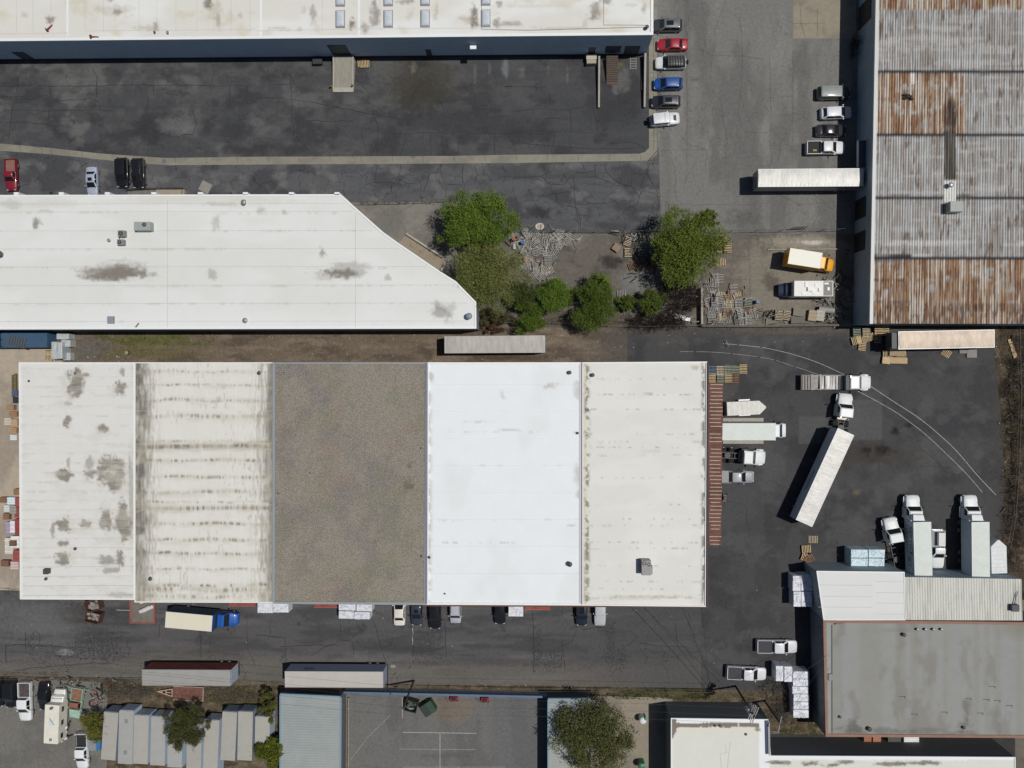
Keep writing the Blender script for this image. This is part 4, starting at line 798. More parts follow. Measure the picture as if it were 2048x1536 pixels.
ribroof('roof', mt, [P(1740, 647, ZM), P(2280, 648, ZM), P(2280, -150, ZM), P(1755, -150, ZM)], .375, .06, 'v', .4, r_metal, MR, zfun=lambda u, v: ZM+0*u, ribshade=.5)
mb = MB(); mb.prism(inset(mtp, .05), -.02, ZM-.08, top=False, bottom=False); att(mb.build('wall', mat('slate_metal_wall', (.28, .35, .40), .7, ns=.6, na=.12)), mt)
AM, BM = P(1755, -150, ZM), P(1740, 647, ZM)
mb = MB(); e = .22
mb.prism([(AM.x-.1, AM.y), (BM.x-.1, BM.y-.05), (BM.x+.38, BM.y-.05), (AM.x+.38, AM.y)], ZM-.25, ZM+.14); att(mb.build('gutter', mat('pale_gutter', C(192, 194, 192), .5, ns=.5, na=.06)), mt)
for x0, y0, y1, zt in ((1728, 5, 50, 4.6), (1725.5, 395, 435, 4.0), (1725.5, 462, 500, 4.0)):
    A2, B2 = AM, BM
    s0, _ = rayplane(x0, y0, A2, B2); s1, _ = rayplane(x0, y1, A2, B2); panel(mt, A2, B2, s0, s1, .3, zt, DARK, 'loading_door', .06)
s0, _ = rayplane(1730, 282, AM, BM); s1, _ = rayplane(1728, 334, AM, BM)
pass
mb = MB(); a = P(1717, 281, 3.6); b = P(1727, 334, 3.6); w = P(1737, 300, 3.6).x; mb.prism([(a.x, b.y), (w, b.y), (w, a.y), (a.x, a.y)], 3.2, 3.6); att(mb.build('door_awning', mat('dark_awning', (.05, .055, .07), .4)), mt)
mb = MB(); mb.box(a.x-.12, a.x, b.y, a.y, 3.3, 3.75); att(mb.build('awning_edge', WHC), mt)
hvac(1903, 417, ZM, 1.9, 1.5, 1.5, 'grey box cooler standing on the rusty corrugated roof', GG, 0)
vent(1897, 372, ZM, .4, .7, 'round pipe vent on the white patch of the corrugated roof', m=GALV)
t = thing('roof_debris', 'charred pile of scrap on the rusty part of the corrugated roof', 'debris', tuple(P(1813, 195, ZM+.05))); mb = MB()
for k in range(14): x, y = random.uniform(-.6, .7), random.uniform(-.4, .4); mb.box(x-.2, x+.2, y-.12, y+.12, 0, random.uniform(.1, .5))
mb.build('scraps', mat('charred', (.035, .033, .028), .9), t)
# --- grey roofed building with orange tile edge
def r_grey(px, py):
    c = base(px, C(136, 136, 131)); bands = vnoise(px/10.5+3, px*0+.5, 401); c = blend(c, C(144, 147, 147), sst(.4, .7, bands)*.5); c = blend(c, C(122, 118, 112), sst(.5, .68, fbm(px/30, py/70, 403, 4))*.6)
    for (x, y, rx, ry, a) in [(1708, 1455, 20, 16, .8), (1700, 1462, 34, 8, .5), (1780, 1462, 46, 8, .55), (1848, 1462, 40, 7, .4), (1930, 1452, 14, 16, .6), (1932, 1415, 9, 22, .5), (1990, 1440, 16, 30, .3), (1925, 1465, 40, 6, .5)]: c = blend(c, C(88, 85, 80), blob(px, py, x, y, rx, ry, a, 0, .8))
    c = blend(c, C(122, 118, 104), sst(1975, 2040, px)*sst(1290, 1250, py)*.7); c = blend(c, C(112, 112, 110), blob(px, py, 1800, 1260, 70, 4, .4))
    c = blend(c, C(150, 152, 150), ((px > 1655)*(px < 1661))*.7)
    return c
OR = mat('terracotta_coping', C(140, 108, 94), .8, ns=5, na=.15, ns2=.5, na2=.1)
DWALL = mat('charcoal_wall', (.2, .21, .22), .85, ns=1, na=.2)
og, ogp, _ = bldg('tile_edged_building', 'building with flat grey roof edged in terracotta tiles at the lower right', 'building', [(1646, 1240), (2240, 1246), (2240, 1476), (1651, 1472)], 5.5, DWALL, mat('grey_membrane', (1, 1, 1), .8, attr=True, ns=.8, na=.04, ns2=9, na2=.05), r_grey, .3, (.36, .16), OR)
strip(og, [(1664, 1250), (1664.5, 1466)], .14, 5.5, 5.56, mat('roof_drain_line', C(92, 94, 92), .8), 'drain_channel')
mb = MB(); mb.box(0, 1, 0, 1, 0, 1) if 0 else None
for (x, y) in ((1804, 1393), (1828, 1428), (1888, 1424), (1936, 1397), (1972, 1399), (1984, 1373), (1960, 1426), (2018, 1411), (1994, 1401)):
    a = P(x, y, 5.5); mb.box(a.x-.45, a.x+.45, a.y-.05, a.y+.05, 5.5, 5.53); mb.box(a.x+.38, a.x+.48, a.y-.3, a.y+.05, 5.5, 5.53)
att(mb.build('roof_patches', mat('roof_patch', C(92, 92, 90), .8)), og)
for x, nm in ((1833, 'leftmost'), (1849, 'second from left'), (1865, 'third from left'), (1881, 'rightmost')): vent(x, 1257.5, 5.5, .22, .35, nm+' of the four small vents in a row on the grey roof', 'four small vents in a row on the grey roof', m=GALV, capm=GALV)
vent(1806, 1268, 5.5, .3, .4, 'larger vent left below the row of four small vents', m=GALV, capm=DGREY); vent(1737, 1456, 5.5, .36, .4, 'round vent at the lower left stain of the grey roof', m=GALV, capm=DGREY); vent(1679, 1433, 5.5, .22, .2, 'dark bent vent near the lower left corner of the grey roof', m=DGREY); vent(1926, 1454, 5.5, .25, .25, 'vent on the lower right stain of the grey roof', m=GALV, capm=DGREY)
for i, (x, y, a) in enumerate(((1676, 1246.5, -18), (1686, 1245.5, -22))):
    p = P(x, y, 5.66); t = tag(MB().box(-.5, .5, -.1, .1, 0, .08).build('tile', OR), ('left' if i == 0 else 'right')+' one of two loose terracotta tiles lying on the grey roof corner', 'tile'); t.location = p; t.rotation_euler = (0, 0, R(-a))
t = thing('roof_hatch', 'small grey box on the left edge channel of the grey roof', 'roof hatch', tuple(P(1660.5, 1354, 5.56))); mb = MB(); mb.box(-.3, .3, -.48, .48, 0, .12); mb.build('lid', GM2, t); mb = MB(); mb.box(-.34, .34, -.52, .52, 0, .05); mb.build('frame', STEEL, t)
# white lean-to roofs north of it
def r_lean(px, py): return blend(base(px, C(212, 214, 212)), C(202, 203, 198), sst(.4, .6, vnoise(px*0+.5, py/22.0+2, 411))*.6)
ln, lnp, _ = bldg('annex_building', 'white panelled annex joined to the upper left of the tile edged building', 'building', [(1633, 1142), (1808.5, 1144), (1810.5, 1240), (1647, 1240)], 5.6, mat('blue_grey_wall', (.3, .35, .38), .8), WR, r_lean, .4, (.1, .06), WHC)
seamlines(ln, [[(1637, y), (1745, y+.7)] for y in (1170, 1192.5, 1214)]+[[(1752, y), (1808, y+.5)] for y in (1163, 1185, 1206, 1228)], 5.6, .05)
rb = thing('annex_building', 'ribbed metal roofed annex behind the parked trailers', 'building', (*P(1930, 1195, 0)[:2], 0))
def r_rib(px, py): return blend(blend(base(px, C(196, 196, 188)), C(170, 170, 164), sst(.45, .65, fbm(px/6, py/40, 421, 3))*.6), C(140, 138, 132), blob(px, py, 2035, 1195, 20, 30, .4))
ribroof('roof', rb, [P(1812, 1240, 5.3), P(2045, 1241, 5.3), P(2043, 1158, 5.3), P(1810, 1154, 5.3)], .38, .03, 'v', .5, r_rib, mat('ribbed_steel', (1, 1, 1), .55, attr=True, ns=3, na=.06), zfun=lambda u, v: 5.3+0*u, prof=[0, 0, 0, 1.6])
mb = MB(); mb.prism(inset([tuple(P(*q, 5.25)[:2]) for q in ((1812, 1240), (2045, 1241), (2043, 1158), (1810, 1154))], .03), -.02, 5.22, top=False, bottom=False); att(mb.build('wall', mat('steel_blue_wall', (.28, .35, .40), .7, ns=.8, na=.1)), rb)
mb = MB(); mb.box(0, 0.01, 0, .01, 0, .01)
t = thing('roof_cooler', 'dark box cooler with loose pipes on the ribbed annex roof', 'cooler', tuple(P(2026, 1214, 5.33))); mb = MB(); mb.box(-.55, .55, -.5, .5, 0, .7, bev=.04); mb.build('body', mat('dark_cooler', (.06, .065, .08), .6), t); mb = MB(); mb.tube([(0, .5, .3), (.3, 1.6, .2), (.6, 2.4, .2)], .04); mb.tube([(.1, .5, .3), (.25, 2.2, .15)], .03); mb.tube([(.5, 0, .2), (1, -.3, .1)], .03); mb.build('pipes', STEEL, t)
# --- white roofed building at the bottom
def r_bot(px, py):
    c = base(px, C(210, 210, 203)); c = blend(c, C(216, 209, 190), sst(1480, 1448, py)*.6)
    n = 3*(fbm(px/14, py/40, 431, 3)-.5); u = ((py > 1446+n*.5)*(py < 1454.5+n*1.6)*(px > 1346)*(px < 1518)); c = blend(c, C(122, 114, 106), (u & ~((px > 1474.5)*(px < 1477.5)))*1.0)
    c = blend(c, C(122, 114, 106), ((px < 1345+(1478-py)*.42)*(py > 1437)*(py < 1478)*(px < 1362))*1.0); c = blend(c, C(226, 228, 229), ((py < 1446+n)*(px > 1352))*1.0); c = blend(c, C(226, 228, 229), ((px > 1519)*(px < 1540))*1.0)
    c = blend(c, C(126, 116, 104), blob(px, py, 1515, 1458, 6, 5, .9))
    for (x, y, rx) in ((1560, 1525, 26), (1620, 1527, 20), (1665, 1530, 18), (1690, 1524, 22), (1780, 1528, 40), (1850, 1526, 30)): c = blend(c, C(112, 104, 92), blob(px, py, x, y, rx, 5, .9, 0, .6))
    c = blend(c, C(226, 228, 229), ((py > 1508)*(py < 1520)*(px > 1540))*1.0)
    return c
bt, btp, _ = bldg('flat_roofed_building', 'white flat roofed building with a brown stain line at the photo bottom', 'building', [(1342, 1436), (1536.5, 1438.5), (1541, 1511), (2030, 1514), (2030, 1640), (1342, 1640)], 5.9, mat('charcoal_clapboard', (.13, .14, .15), .8, ns=1, na=.1, stretch=(.3, 1, 8)), WR, r_bot, .2, (.12, .1), WHC)
strip(bt, [(1533, 1441), (1534.5, 1508)], .5, 5.9, 6.0, mat('navy_gutter', C(52, 60, 92), .5), 'gutter'); strip(bt, [(1537.5, 1441), (1539, 1509)], .3, 5.9, 6.12, GALV, 'gutter_edge')
seamlines(bt, [[(1450, 1488), (1453, 1500), (1450, 1506)], [(1461, 1484), (1458, 1505), (1440, 1508), (1443, 1536)], [(1458, 1505), (1455, 1536)]], 5.9, .06, mat('roof_crack', C(178, 174, 164), .9))
for x, y, lab in ((1429.5, 1451, 'left one of two small round drains in the stain line'), (1440, 1451, 'right one of two small round drains in the stain line'), (1491.5, 1468, 'lone dark roof drain near the gutter of the bottom white roof')): vent(x, y, 5.9, .2, .1, lab, m=DGREY)
# --- blue trimmed sheds
def r_shed(px, py): return blend(blend(base(px, C(152, 158, 156)), C(142, 149, 150), sst(.4, .65, fbm(px/60, py/40, 441, 3))*.6), C(160, 160, 152), sst(.5, .7, fbm(px/50, py/60, 443, 3))*.4)
BT = mat('blue_trim', C(118, 146, 162), .5, ns=2, na=.06); SHW = mat('brown_shed_wall', (.13, .115, .11), .8, ns=1.2, na=.12)
def shed(lab, q, z, trims, wm):
    s = thing('metal_shed', lab, 'shed', (*P((q[0][0]+q[1][0])/2, q[2][1]+60, 0)[:2], 0))
    ribroof('roof', s, [P(*a, z) for a in q], .42, .035, 'u', .6, r_shed, mat('pale_ribbed_steel', (1, 1, 1), .5, attr=True, ns=2, na=.05), zfun=lambda u, v: z+0*u, prof=[0, 0, .3, 1.6])
    mb = MB(); mb.prism(inset([tuple(P(*a, z)[:2]) for a in q], .03), -.02, z-.06, top=False, bottom=False); att(mb.build('wall', wm), s)
    for a, b in trims: strip(s, [a, b], .24, z-.3, z+.1, BT, 'trim')
    return s
shed('grey ribbed metal shed with light blue trim below the white semitrailer', [(560.5, 1620), (680, 1620), (681, 1394.5), (560.5, 1389)], 3.7, (((560, 1388.5), (681, 1394)), ((681.5, 1395), (680, 1620)), ((560.3, 1390), (560.3, 1620))), SHW)
shed('pale ribbed shed half hidden under the wide olive tree', [(1097, 1620), (1182, 1620), (1181, 1399), (1096, 1399)], 3.7, (((1096, 1398.5), (1181, 1398.5)), ((1096.5, 1400), (1096.5, 1620))), mat('dark_shed_wall', (.07, .075, .08), .8))
f = thing('metal_fence', 'long blue capped metal fence closing off the empty fenced lot', 'fence', (*P(890, 1390, 0)[:2], 0))
mb = MB(); a, b = P(687, 1384.5, 1.9), P(1096, 1393.5, 1.9); mb.prism([(a.x, a.y-.06), (b.x, b.y-.06), (b.x, b.y+.06), (a.x, a.y+.06)], 0, 1.85); att(mb.build('panel', mat('blue_grey_sheet', C(120, 128, 134), .6, ns=1, na=.1)), f)
mb = MB(); mb.prism([(a.x, a.y-.2), (b.x, b.y-.2), (b.x, b.y+.12), (a.x, a.y+.12)], 1.86, 1.95); att(mb.build('cap', mat('blue_cap', C(84, 108, 140), .5, ns=1, na=.08)), f)
lowwall('block_wall', 'low weathered block wall along the right side of the ribbed shed', [(697, 1396), (697, 1640)], .2, 0, .5, mat('pale_block', C(132, 126, 114), .9, ns=2, na=.4))
lowwall('block_wall', 'long low concrete wall with cap along the lower side of the pallet yard', [(1403, 651.5), (1500, 652.5), (1690, 650)], .3, 0, .9, mat('yard_wall', C(92, 90, 86), .9, ns=2, na=.25))
lowwall('block_wall', 'short concrete wall between the dead brush and the heap of grey pallets', [(1404, 575), (1404.5, 648)], .3, 0, 1.2, WCONC)
lowwall('planter_wall', 'pale low wall edging the beige slab beside the cut corner', [(812, 467), (885, 514)], .3, 0, .5, WCONC); lowwall('planter_wall', 'short pale wall closing the lower end of the beige slab', [(890, 525), (882, 541)], .3, 0, .5, WCONC)
pl = MB(); q = [P(*a, 0) for a in ((813, 468), (885, 515), (889, 525), (878, 548), (795, 488))]; pl.add([(p.x, p.y, .03) for p in q], [tuple(range(5))]); tag(pl.build('beige_slab', mat('beige_slab', C(140, 128, 112), .9, ns=.6, na=.06)), kind=ST)
lowwall('block_wall', 'low concrete ramp edge below the yellow truck yard entrance', [(1536, 499), (1678, 498)], .12, 0, .25, WCONC)
# dock levellers / red kerbs on the lower side of the central warehouse
for (x0, x1, y, lab) in ((628, 675, 1211.5, 'red painted dock step between two stacks of white bundles'), (1050, 1101, 1215.5, 'red painted dock step right of the lone white bundle'), (457, 512, 1208.5, 'red painted dock step beside the blue box truck')):
    a = P(x0, y, .3); b = P(x1, y, .3); w = thing('dock_step', lab, 'dock step', ((a.x+b.x)/2, a.y, 0)); L = (b.x-a.x)/2
    mb = MB(); mb.box(-L, L, -.25, 1.2, 0, .26); mb.build('platform', RED, w); mb = MB(); mb.box(-L, L, -.3, -.22, .1, .34); mb.build('bumper', mat('red_bumper', C(178, 92, 84), .7), w)
pz = thing('concrete_island', 'red kerbed concrete island carrying two white tanks', 'loading island', (*P(286, 1221, 0)[:2], 0))
a = P(262, 1242, 0); b = P(309, 1196, 0); L, M = (b.x-a.x)/2, (b.y-a.y)/2
mb = MB(); mb.box(-L, L, -M, M+1.2, 0, .16); mb.build('slab', mat('island_concrete', C(110, 104, 96), .9, ns=1, na=.2), pz)
mb = MB(); mb.box(-L-.13, -L+.13, -M, M+1.2, 0, .24); mb.box(L-.13, L+.13, -M, M+1.2, 0, .24); mb.box(-L-.13, L+.13, -M-.15, -M, 0, .24); mb.build('kerb', mat('red_kerb', C(140, 78, 72), .85, ns=2, na=.25), pz)
TANK = mat('tank_white', C(198, 198, 196), .4, ns=2, na=.08)
for i, (x, y, rz) in enumerate(((280, 1205, 20), (279, 1224, 25), (285, 1222.5, 25))):
    t = thing('gas_tank', ['upper white cylinder tank on the red kerbed island', 'left lower white cylinder tank on the red kerbed island', 'right lower white cylinder tank on the red kerbed island'][i], 'tank', (*P(x, y, .8)[:2], .6), R(rz))
    mb = MB(); mb.cyl((0, 0, 0), (1.7, 0, 0), .33, 16); mb.build('shell', TANK, t, smooth=True); mb = MB(); mb.cyl((-.12, 0, 0), (0, 0, 0), .2, 16, r2=.33); mb.cyl((1.7, 0, 0), (1.8, 0, 0), .33, 16, r2=.2); mb.build('end_cap', mat('tank_cap', C(225, 225, 223), .4), t, smooth=True); mb = MB(); mb.box(.2, .4, -.3, .3, -.6, -.25); mb.box(1.3, 1.5, -.3, .3, -.6, -.25); mb.build('cradle', STEEL, t)
# ---------------------------------------------------------------- vehicles
GLASS = mat('car_glass', (.012, .014, .017), .08, coat=.3, na=0)
TYRE = mat('tyre', (.015, .015, .016), .85, ns=8, na=.2); RIM = mat('rim', (.35, .35, .37), .35, metal=.7, na=0)
LAMP = mat('headlight', (.6, .62, .65), .15, coat=.6, na=0); TAIL = mat('tail_light', (.09, .012, .012), .2, coat=.5, na=0)
TRIM = mat('black_trim', (.02, .02, .022), .5, na=0); CHROME = mat('chrome', (.6, .6, .62), .2, metal=1.0, na=0)
def hullring(x, w, zb, zt, cr=.04):
    return [(x, -w*.9, zb), (x, -w, zb+.18), (x, -w, (zb+zt)*.55), (x, -w*.95, zt-.07), (x, -w*.82, zt), (x, -w*.4, zt+cr*.8), (x, w*.4, zt+cr*.8), (x, w*.82, zt), (x, w*.95, zt-.07), (x, w, (zb+zt)*.55), (x, w, zb+.18), (x, w*.9, zb)]
def wheels(root, xs, W, r=.34, w=.22, dual=False):
    for x in xs:
        for s in (-1, 1):
            y = s*(W/2-w/2-.01)
            mb = MB()
            if dual: mb.cyl((x, s*(W/2-.02), r), (x, s*(W/2-.28), r), r, 18); mb.cyl((x, s*(W/2-.34), r), (x, s*(W/2-.6), r), r, 18)
            else: mb.cyl((x, y-w/2, r), (x, y+w/2, r), r, 18)
            t = mb.build('wheel', TYRE, root); mb = MB(); yo = s*(W/2+.005); mb.cyl((x, yo-s*.05, r), (x, yo, r), r*.6, 14); mb.cyl((x, yo, r), (x, yo+s*.03, r), r*.16, 8); mb.build('rim', RIM, t)
CAR = {'sedan': dict(hd=.265, wt=.07, rt=-.19, rb=-.34, dz=.0), 'suv': dict(hd=.28, wt=.12, rt=-.40, rb=-.475, dz=.1), 'hatch': dict(hd=.28, wt=.10, rt=-.34, rb=-.46, dz=.03),
       'van': dict(hd=.32, wt=.20, rt=-.43, rb=-.485, dz=.1), 'boxy': dict(hd=.16, wt=.12, rt=-.42, rb=-.44, dz=.22), 'pickup': dict(hd=.275, wt=.135, rt=-.095, rb=-.12, dz=.2), 'regcab': dict(hd=.22, wt=.085, rt=-.065, rb=-.085, dz=.15)}
def car(name, label, cat, kind, px, py, ang, L, rgb, W=1.85, H=1.45, group=None, sunroof=False, rails=None, roofrgb=None, bed=None, extras=None, zr=.9, m=None, roofm=None):
    k = CAR[kind]; pm = m or paint('%d_%d_%d' % rgb, rgb); loc = P(px, py, zr); loc.z = 0
    t = thing(name, label, cat, loc, R(ang), group); h = L/2; w = W/2; dz = k['dz']; bz = .9+dz; zb = .22+dz*.4
    bs = k['rb']*L if kind in ('pickup', 'regcab') else -h
    mb = MB()
    st = []
    fr = [(h, .70, .62), (h-.12, .88, .72), (h-.45, .96, .80), (h-.9, .99, .85), (k['hd']*L, 1, .92)]
    for x, a, z in fr: st.append((x, a, z+dz))
    if kind in ('pickup', 'regcab'): st += [(0, 1, .97+dz), (bs, 1, .98+dz)]
    else:
        tz = {'sedan': .97}.get(kind, 1.0); st += [(0, 1, .96+dz), (k['rb']*L+.1, 1, tz+dz), (-h+.3, .95, tz-.04+dz), (-h+.08, .88, tz-.12+dz), (-h, .74, tz-.3+dz)]
    mb.rings([hullring(x, w*a, zb, z, .05) for x, a, z in st]); mb.build('body', pm, t, smooth=True)
    # cabin frustum
    x0, x1 = k['rb']*L+.02, k['hd']*L+.02; r0, r1 = k['rt']*L, k['wt']*L; wb = w*.93; wt = w*(.76 if kind not in ('boxy', 'van') else .84); z0 = bz+.0; z1 = H-.05
    mb = MB()
    mb.rings([[(x0, -wb*.9, z0), (x0+.15, -wb, z0), (x1-.2, -wb, z0), (x1, -wb*.86, z0), (x1, wb*.86, z0), (x1-.2, wb, z0), (x0+.15, wb, z0), (x0, wb*.9, z0)],
              [(r0, -wt*.88, z1), (r0+.12, -wt, z1), (r1-.16, -wt, z1), (r1, -wt*.86, z1), (r1, wt*.86, z1), (r1-.16, wt, z1), (r0+.12, wt, z1), (r0, wt*.88, z1)],
              [(r0+.1, -wt*.72, H-.01), (r0+.25, -wt*.82, H), (r1-.3, -wt*.82, H), (r1-.12, -wt*.7, H-.01), (r1-.12, wt*.7, H-.01), (r1-.3, wt*.82, H), (r0+.25, wt*.82, H), (r0+.1, wt*.72, H-.01)]])
    mb.build('roof', roofm or (paint('%d_%d_%d' % roofrgb, roofrgb) if roofrgb else pm), t, smooth=True)
    def lerp(a, b, f): return a+(b-a)*f
    def pan(nm, xa, ya, za, xb, yb, zb_, off):   # sloped glass between lower edge and upper edge
        mb = MB(); mb.add([(xa+off, -ya, za), (xa+off, ya, za), (xb+off, yb, zb_), (xb+off, -yb, zb_)], [(0, 1, 2, 3)]); mb.build(nm, GLASS, t)
    pan('windshield', lerp(x1, r1, .04), wb*.84, lerp(z0, z1, .04), lerp(x1, r1, .94), wt*.86, lerp(z0, z1, .94), .015)
    pan('rear_window', lerp(x0, r0, .12), wb*.82, lerp(z0, z1, .12), lerp(x0, r0, .92), wt*.82, lerp(z0, z1, .92), -.015)
    for s in (-1, 1):
        mb = MB(); xm = lerp(x0, x1, .5)
        segs = [(x0+.35, xm-.05), (xm+.05, x1-.45)] if kind != 'regcab' else [(x0+.1, x1-.35)]
        for a, b in segs:
            f = .12; g = .88; ta = lerp(a, max(a, r0+.15), .9); tb_ = lerp(b, min(b, r1-.1), .9)
            mb.add([(a, s*(lerp(wb, wt, f)+.012), lerp(z0, z1, f)), (b, s*(lerp(wb, wt, f)+.012), lerp(z0, z1, f)), (tb_, s*(lerp(wb, wt, g)+.012), lerp(z0, z1, g)), (ta, s*(lerp(wb, wt, g)+.012), lerp(z0, z1, g))], [(0, 1, 2, 3)])
        mb.build('side_window', GLASS, t)
        mb = MB(); mb.box(x1-.45, x1-.28, s*(w+.1)-.1, s*(w+.1)+.1, bz+.02, bz+.17, bev=.03); mb.build('mirror', pm if rgb[0] > 60 else TRIM, t)
        mb = MB(); mb.box(h-.28, h-.05, s*w*.62-.17, s*w*.62+.17, .62+dz, .73+dz, bev=.03); mb.build('headlight', LAMP, t)
        mb = MB(); mb.box(-h-.01, -h+.14, s*w*.68-.12, s*w*.68+.12, .72+dz, .86+dz, bev=.02); mb.build('tail_light', TAIL, t)
    wheels(t, (h*.62, -h*.60), W, .33+dz*.35, .24)
    if sunroof: mb = MB(); mb.box(lerp(r0, r1, .42), lerp(r0, r1, .88), -wt*.5, wt*.5, H-.02, H+.012); mb.build('sunroof', GLASS, t)
    if rails:
        for s in (-1, 1): mb = MB(); mb.box(r0+.25, r1-.3, s*wt*.86-.03, s*wt*.86+.03, H+.03, H+.08); mb.build('roof_rail', rails, t)
    if kind in ('pickup', 'regcab'):
        x = bs-.03; zc = 1.0+dz; fz = .62+dz; b0, b1, bm = bed or (TRIM, TRIM, None)
        mb = MB(); mb.box(-h+.02, x, -w*.98, w*.98, zb+.1, fz-.02); mb.box(-h, x, -w, -w+.08, fz-.3, zc, bev=.02); mb.box(-h, x, w-.08, w, fz-.3, zc, bev=.02); mb.box(x-.05, x, -w+.08, w-.08, fz-.3, zc); mb.build('bed', pm, t)
        mb = MB(); mb.box(-h, -h+.1, -w+.13, w-.13, fz-.2, zc-.01, bev=.02); mb.build('tailgate', pm, t)
        mb = MB(); mb.box(-h+.11, x-.06, -w+.09, w-.09, fz-.015, fz+.03 if 'cover' not in b0.name else zc-.06); mb.build('bed_floor', b0, t)
        mb = MB(); mb.box(-h-.14, -h-.01, -w*.9, w*.9, .45, .62, bev=.03); mb.build('rear_bumper', CHROME, t)
    if extras: extras(t, dict(h=h, w=w, H=H, r0=r0, r1=r1, wt=wt, bz=bz, bs=bs))
    return t
WP = (206, 208, 212); BK = (34, 35, 39)
G1 = 'cars parked nose in beside the blue walled warehouse corner'; G2 = 'cars parked along the metal building'; G3 = 'cars left of the cut corner warehouse'; G4 = 'cars parked against the lower side of the central warehouse'
blk = mat('paint_black', (.012, .012, .014), .18, ns=1, na=.0, coat=1.0); dgr = mat('paint_dark_grey', (.028, .030, .034), .2, na=0, coat=1.0)
car('parked_car', 'dark grey wagon with pale glassy roof panel, topmost of the right hand row', 'car', 'suv', 1335, 49.5, 180, 4.55, (60, 62, 66), 1.9, 1.6, G1, m=dgr, roofrgb=(88, 93, 95), sunroof=True)
car('parked_car', 'red sedan second from the top of the right hand row', 'car', 'sedan', 1345.5, 88, 180, 4.7, (150, 22, 40), 1.85, 1.42, G1)
def rack(t, d):
    mb = MB()
    for i in range(7): x = d['r0']+.1+i*(d['r1']-d['r0']-.1)/6; mb.box(x-.05, x+.05, -d['w']*.85, d['w']*.85, d['H']+.1, d['H']+.16)
    mb.build('rack_bars', STEEL, t); mb = MB()
    for s in (-.85, -.3, .3, .85): mb.box(d['r0']+.02, d['r1']+.05, s*d['w']-.03, s*d['w']+.03, d['H']+.04, d['H']+.1)
    mb.build('rack_frame', STEEL, t)
    mb = MB(); mb.cyl((-d['h']-.02, 0, 1.0), (-d['h']-.25, 0, 1.0), .36, 16); mb.build('spare_wheel', TYRE, t)
def blackroof(t, d): rack(t, d)
car('parked_car', 'white off road car carrying a black basket rack on its dark roof', 'car', 'suv', 1342, 125, 180, 4.75, (212, 214, 216), 1.9, 1.75, G1, extras=blackroof, roofrgb=(52, 54, 58))
car('parked_car', 'bright blue hatchback in the right hand row', 'car', 'hatch', 1337, 166.5, 180.5, 4.5, (22, 72, 140), 1.85, 1.55, G1)
car('parked_car', 'black crossover with sunroof between the blue and white cars', 'car', 'suv', 1332, 202.5, 180, 4.5, BK, 1.85, 1.6, G1, m=dgr, sunroof=True, roofrgb=(58, 60, 66))
def jeep(t, d):
    mb = MB(); mb.cyl((-d['h']-.02, 0, 1.15), (-d['h']-.3, 0, 1.15), .42, 16); mb.build('spare_wheel', TYRE, t); mb = MB(); mb.box(d['h']-.95, d['h']-.55, -.42, .42, 1.12, 1.2, bev=.02); mb.build('hood_vent', TRIM, t); mb = MB(); mb.box(d['r1']-.7, d['r1']-.67, -.7, .7, d['H'], d['H']+.02); mb.build('roof_seam', TRIM, t)
car('parked_car', 'boxy white off road car with black hood vent, last of the right hand row', 'car', 'boxy', 1330, 238.5, 5, 4.5, WP, 1.9, 1.85, G1, extras=jeep)
def ribs(t, d):
    for i in range(5): mb = MB(); y = (-.6+.3*i); mb.box(d['r0']+.2, d['r1']-.3, y-.03, y+.03, d['H']-.02, d['H']+.025); mb.build('roof_rib', mat('rib_grey', C(120, 128, 124), .4), t)
car('parked_car', 'dark minivan with ribbed grey green roof, topmost beside the metal building', 'car', 'van', 1667.5, 185.5, 0, 5.0, BK, 1.95, 1.75, G2, m=dgr, roofrgb=(120, 130, 128), extras=ribs)
car('parked_car', 'white crossover with its hood in the metal building shadow', 'car', 'hatch', 1673, 225, 2, 4.7, (206, 208, 216), 1.9, 1.6, G2)
car('parked_car', 'black sedan between the white crossover and the white pickup', 'car', 'sedan', 1662.5, 260, 0, 4.6, BK, 1.85, 1.45, G2, m=dgr)
def yellowbag(t, d): pass
car('pickup_truck', 'white crew cab pickup with black empty bed beside the metal building', 'pickup truck', 'pickup', 1651, 295.5, 0, 5.8, WP, 2.0, 1.85, G2, bed=(mat('bed_liner', (.02, .02, .022), .8, ns=4, na=.3), None, None))
t = thing('yellow_bag', 'small yellow bag lying in the black bed of the white pickup', 'bag', tuple(P(1629, 301, .85))); mb = MB(); mb.box(-.3, .3, -.14, .14, 0, .15, bev=.05); mb.build('sack', mat('yellow_bag', C(170, 160, 60), .7), t); mb = MB(); mb.box(-.1, .05, -.04, .04, .15, .2); mb.build('handle', TRIM, t)
car('pickup_truck', 'old dark red pickup with open bed at the left photo edge', 'pickup truck', 'regcab', 21.5, 349.5, 271, 5.0, (124, 30, 44), 1.85, 1.65, G3, bed=(mat('bed_tan', C(128, 92, 84), .9, ns=3, na=.2), None, None))
car('parked_car', 'silver blue sedan with sunroof by the cut corner warehouse', 'car', 'sedan', 183, 361, 271, 4.5, (158, 168, 184), 1.8, 1.42, G3, sunroof=True)
car('parked_car', 'plain black car, left one of the black pair near the gutter', 'car', 'suv', 243.5, 344.5, 270, 4.7, BK, 2.0, 1.75, G3, m=blk); car('parked_car', 'black car with pale roof strip, right one of the black pair near the gutter', 'car', 'suv', 276, 346, 271, 4.75, BK, 2.0, 1.75, G3, m=blk, rails=CHROME)
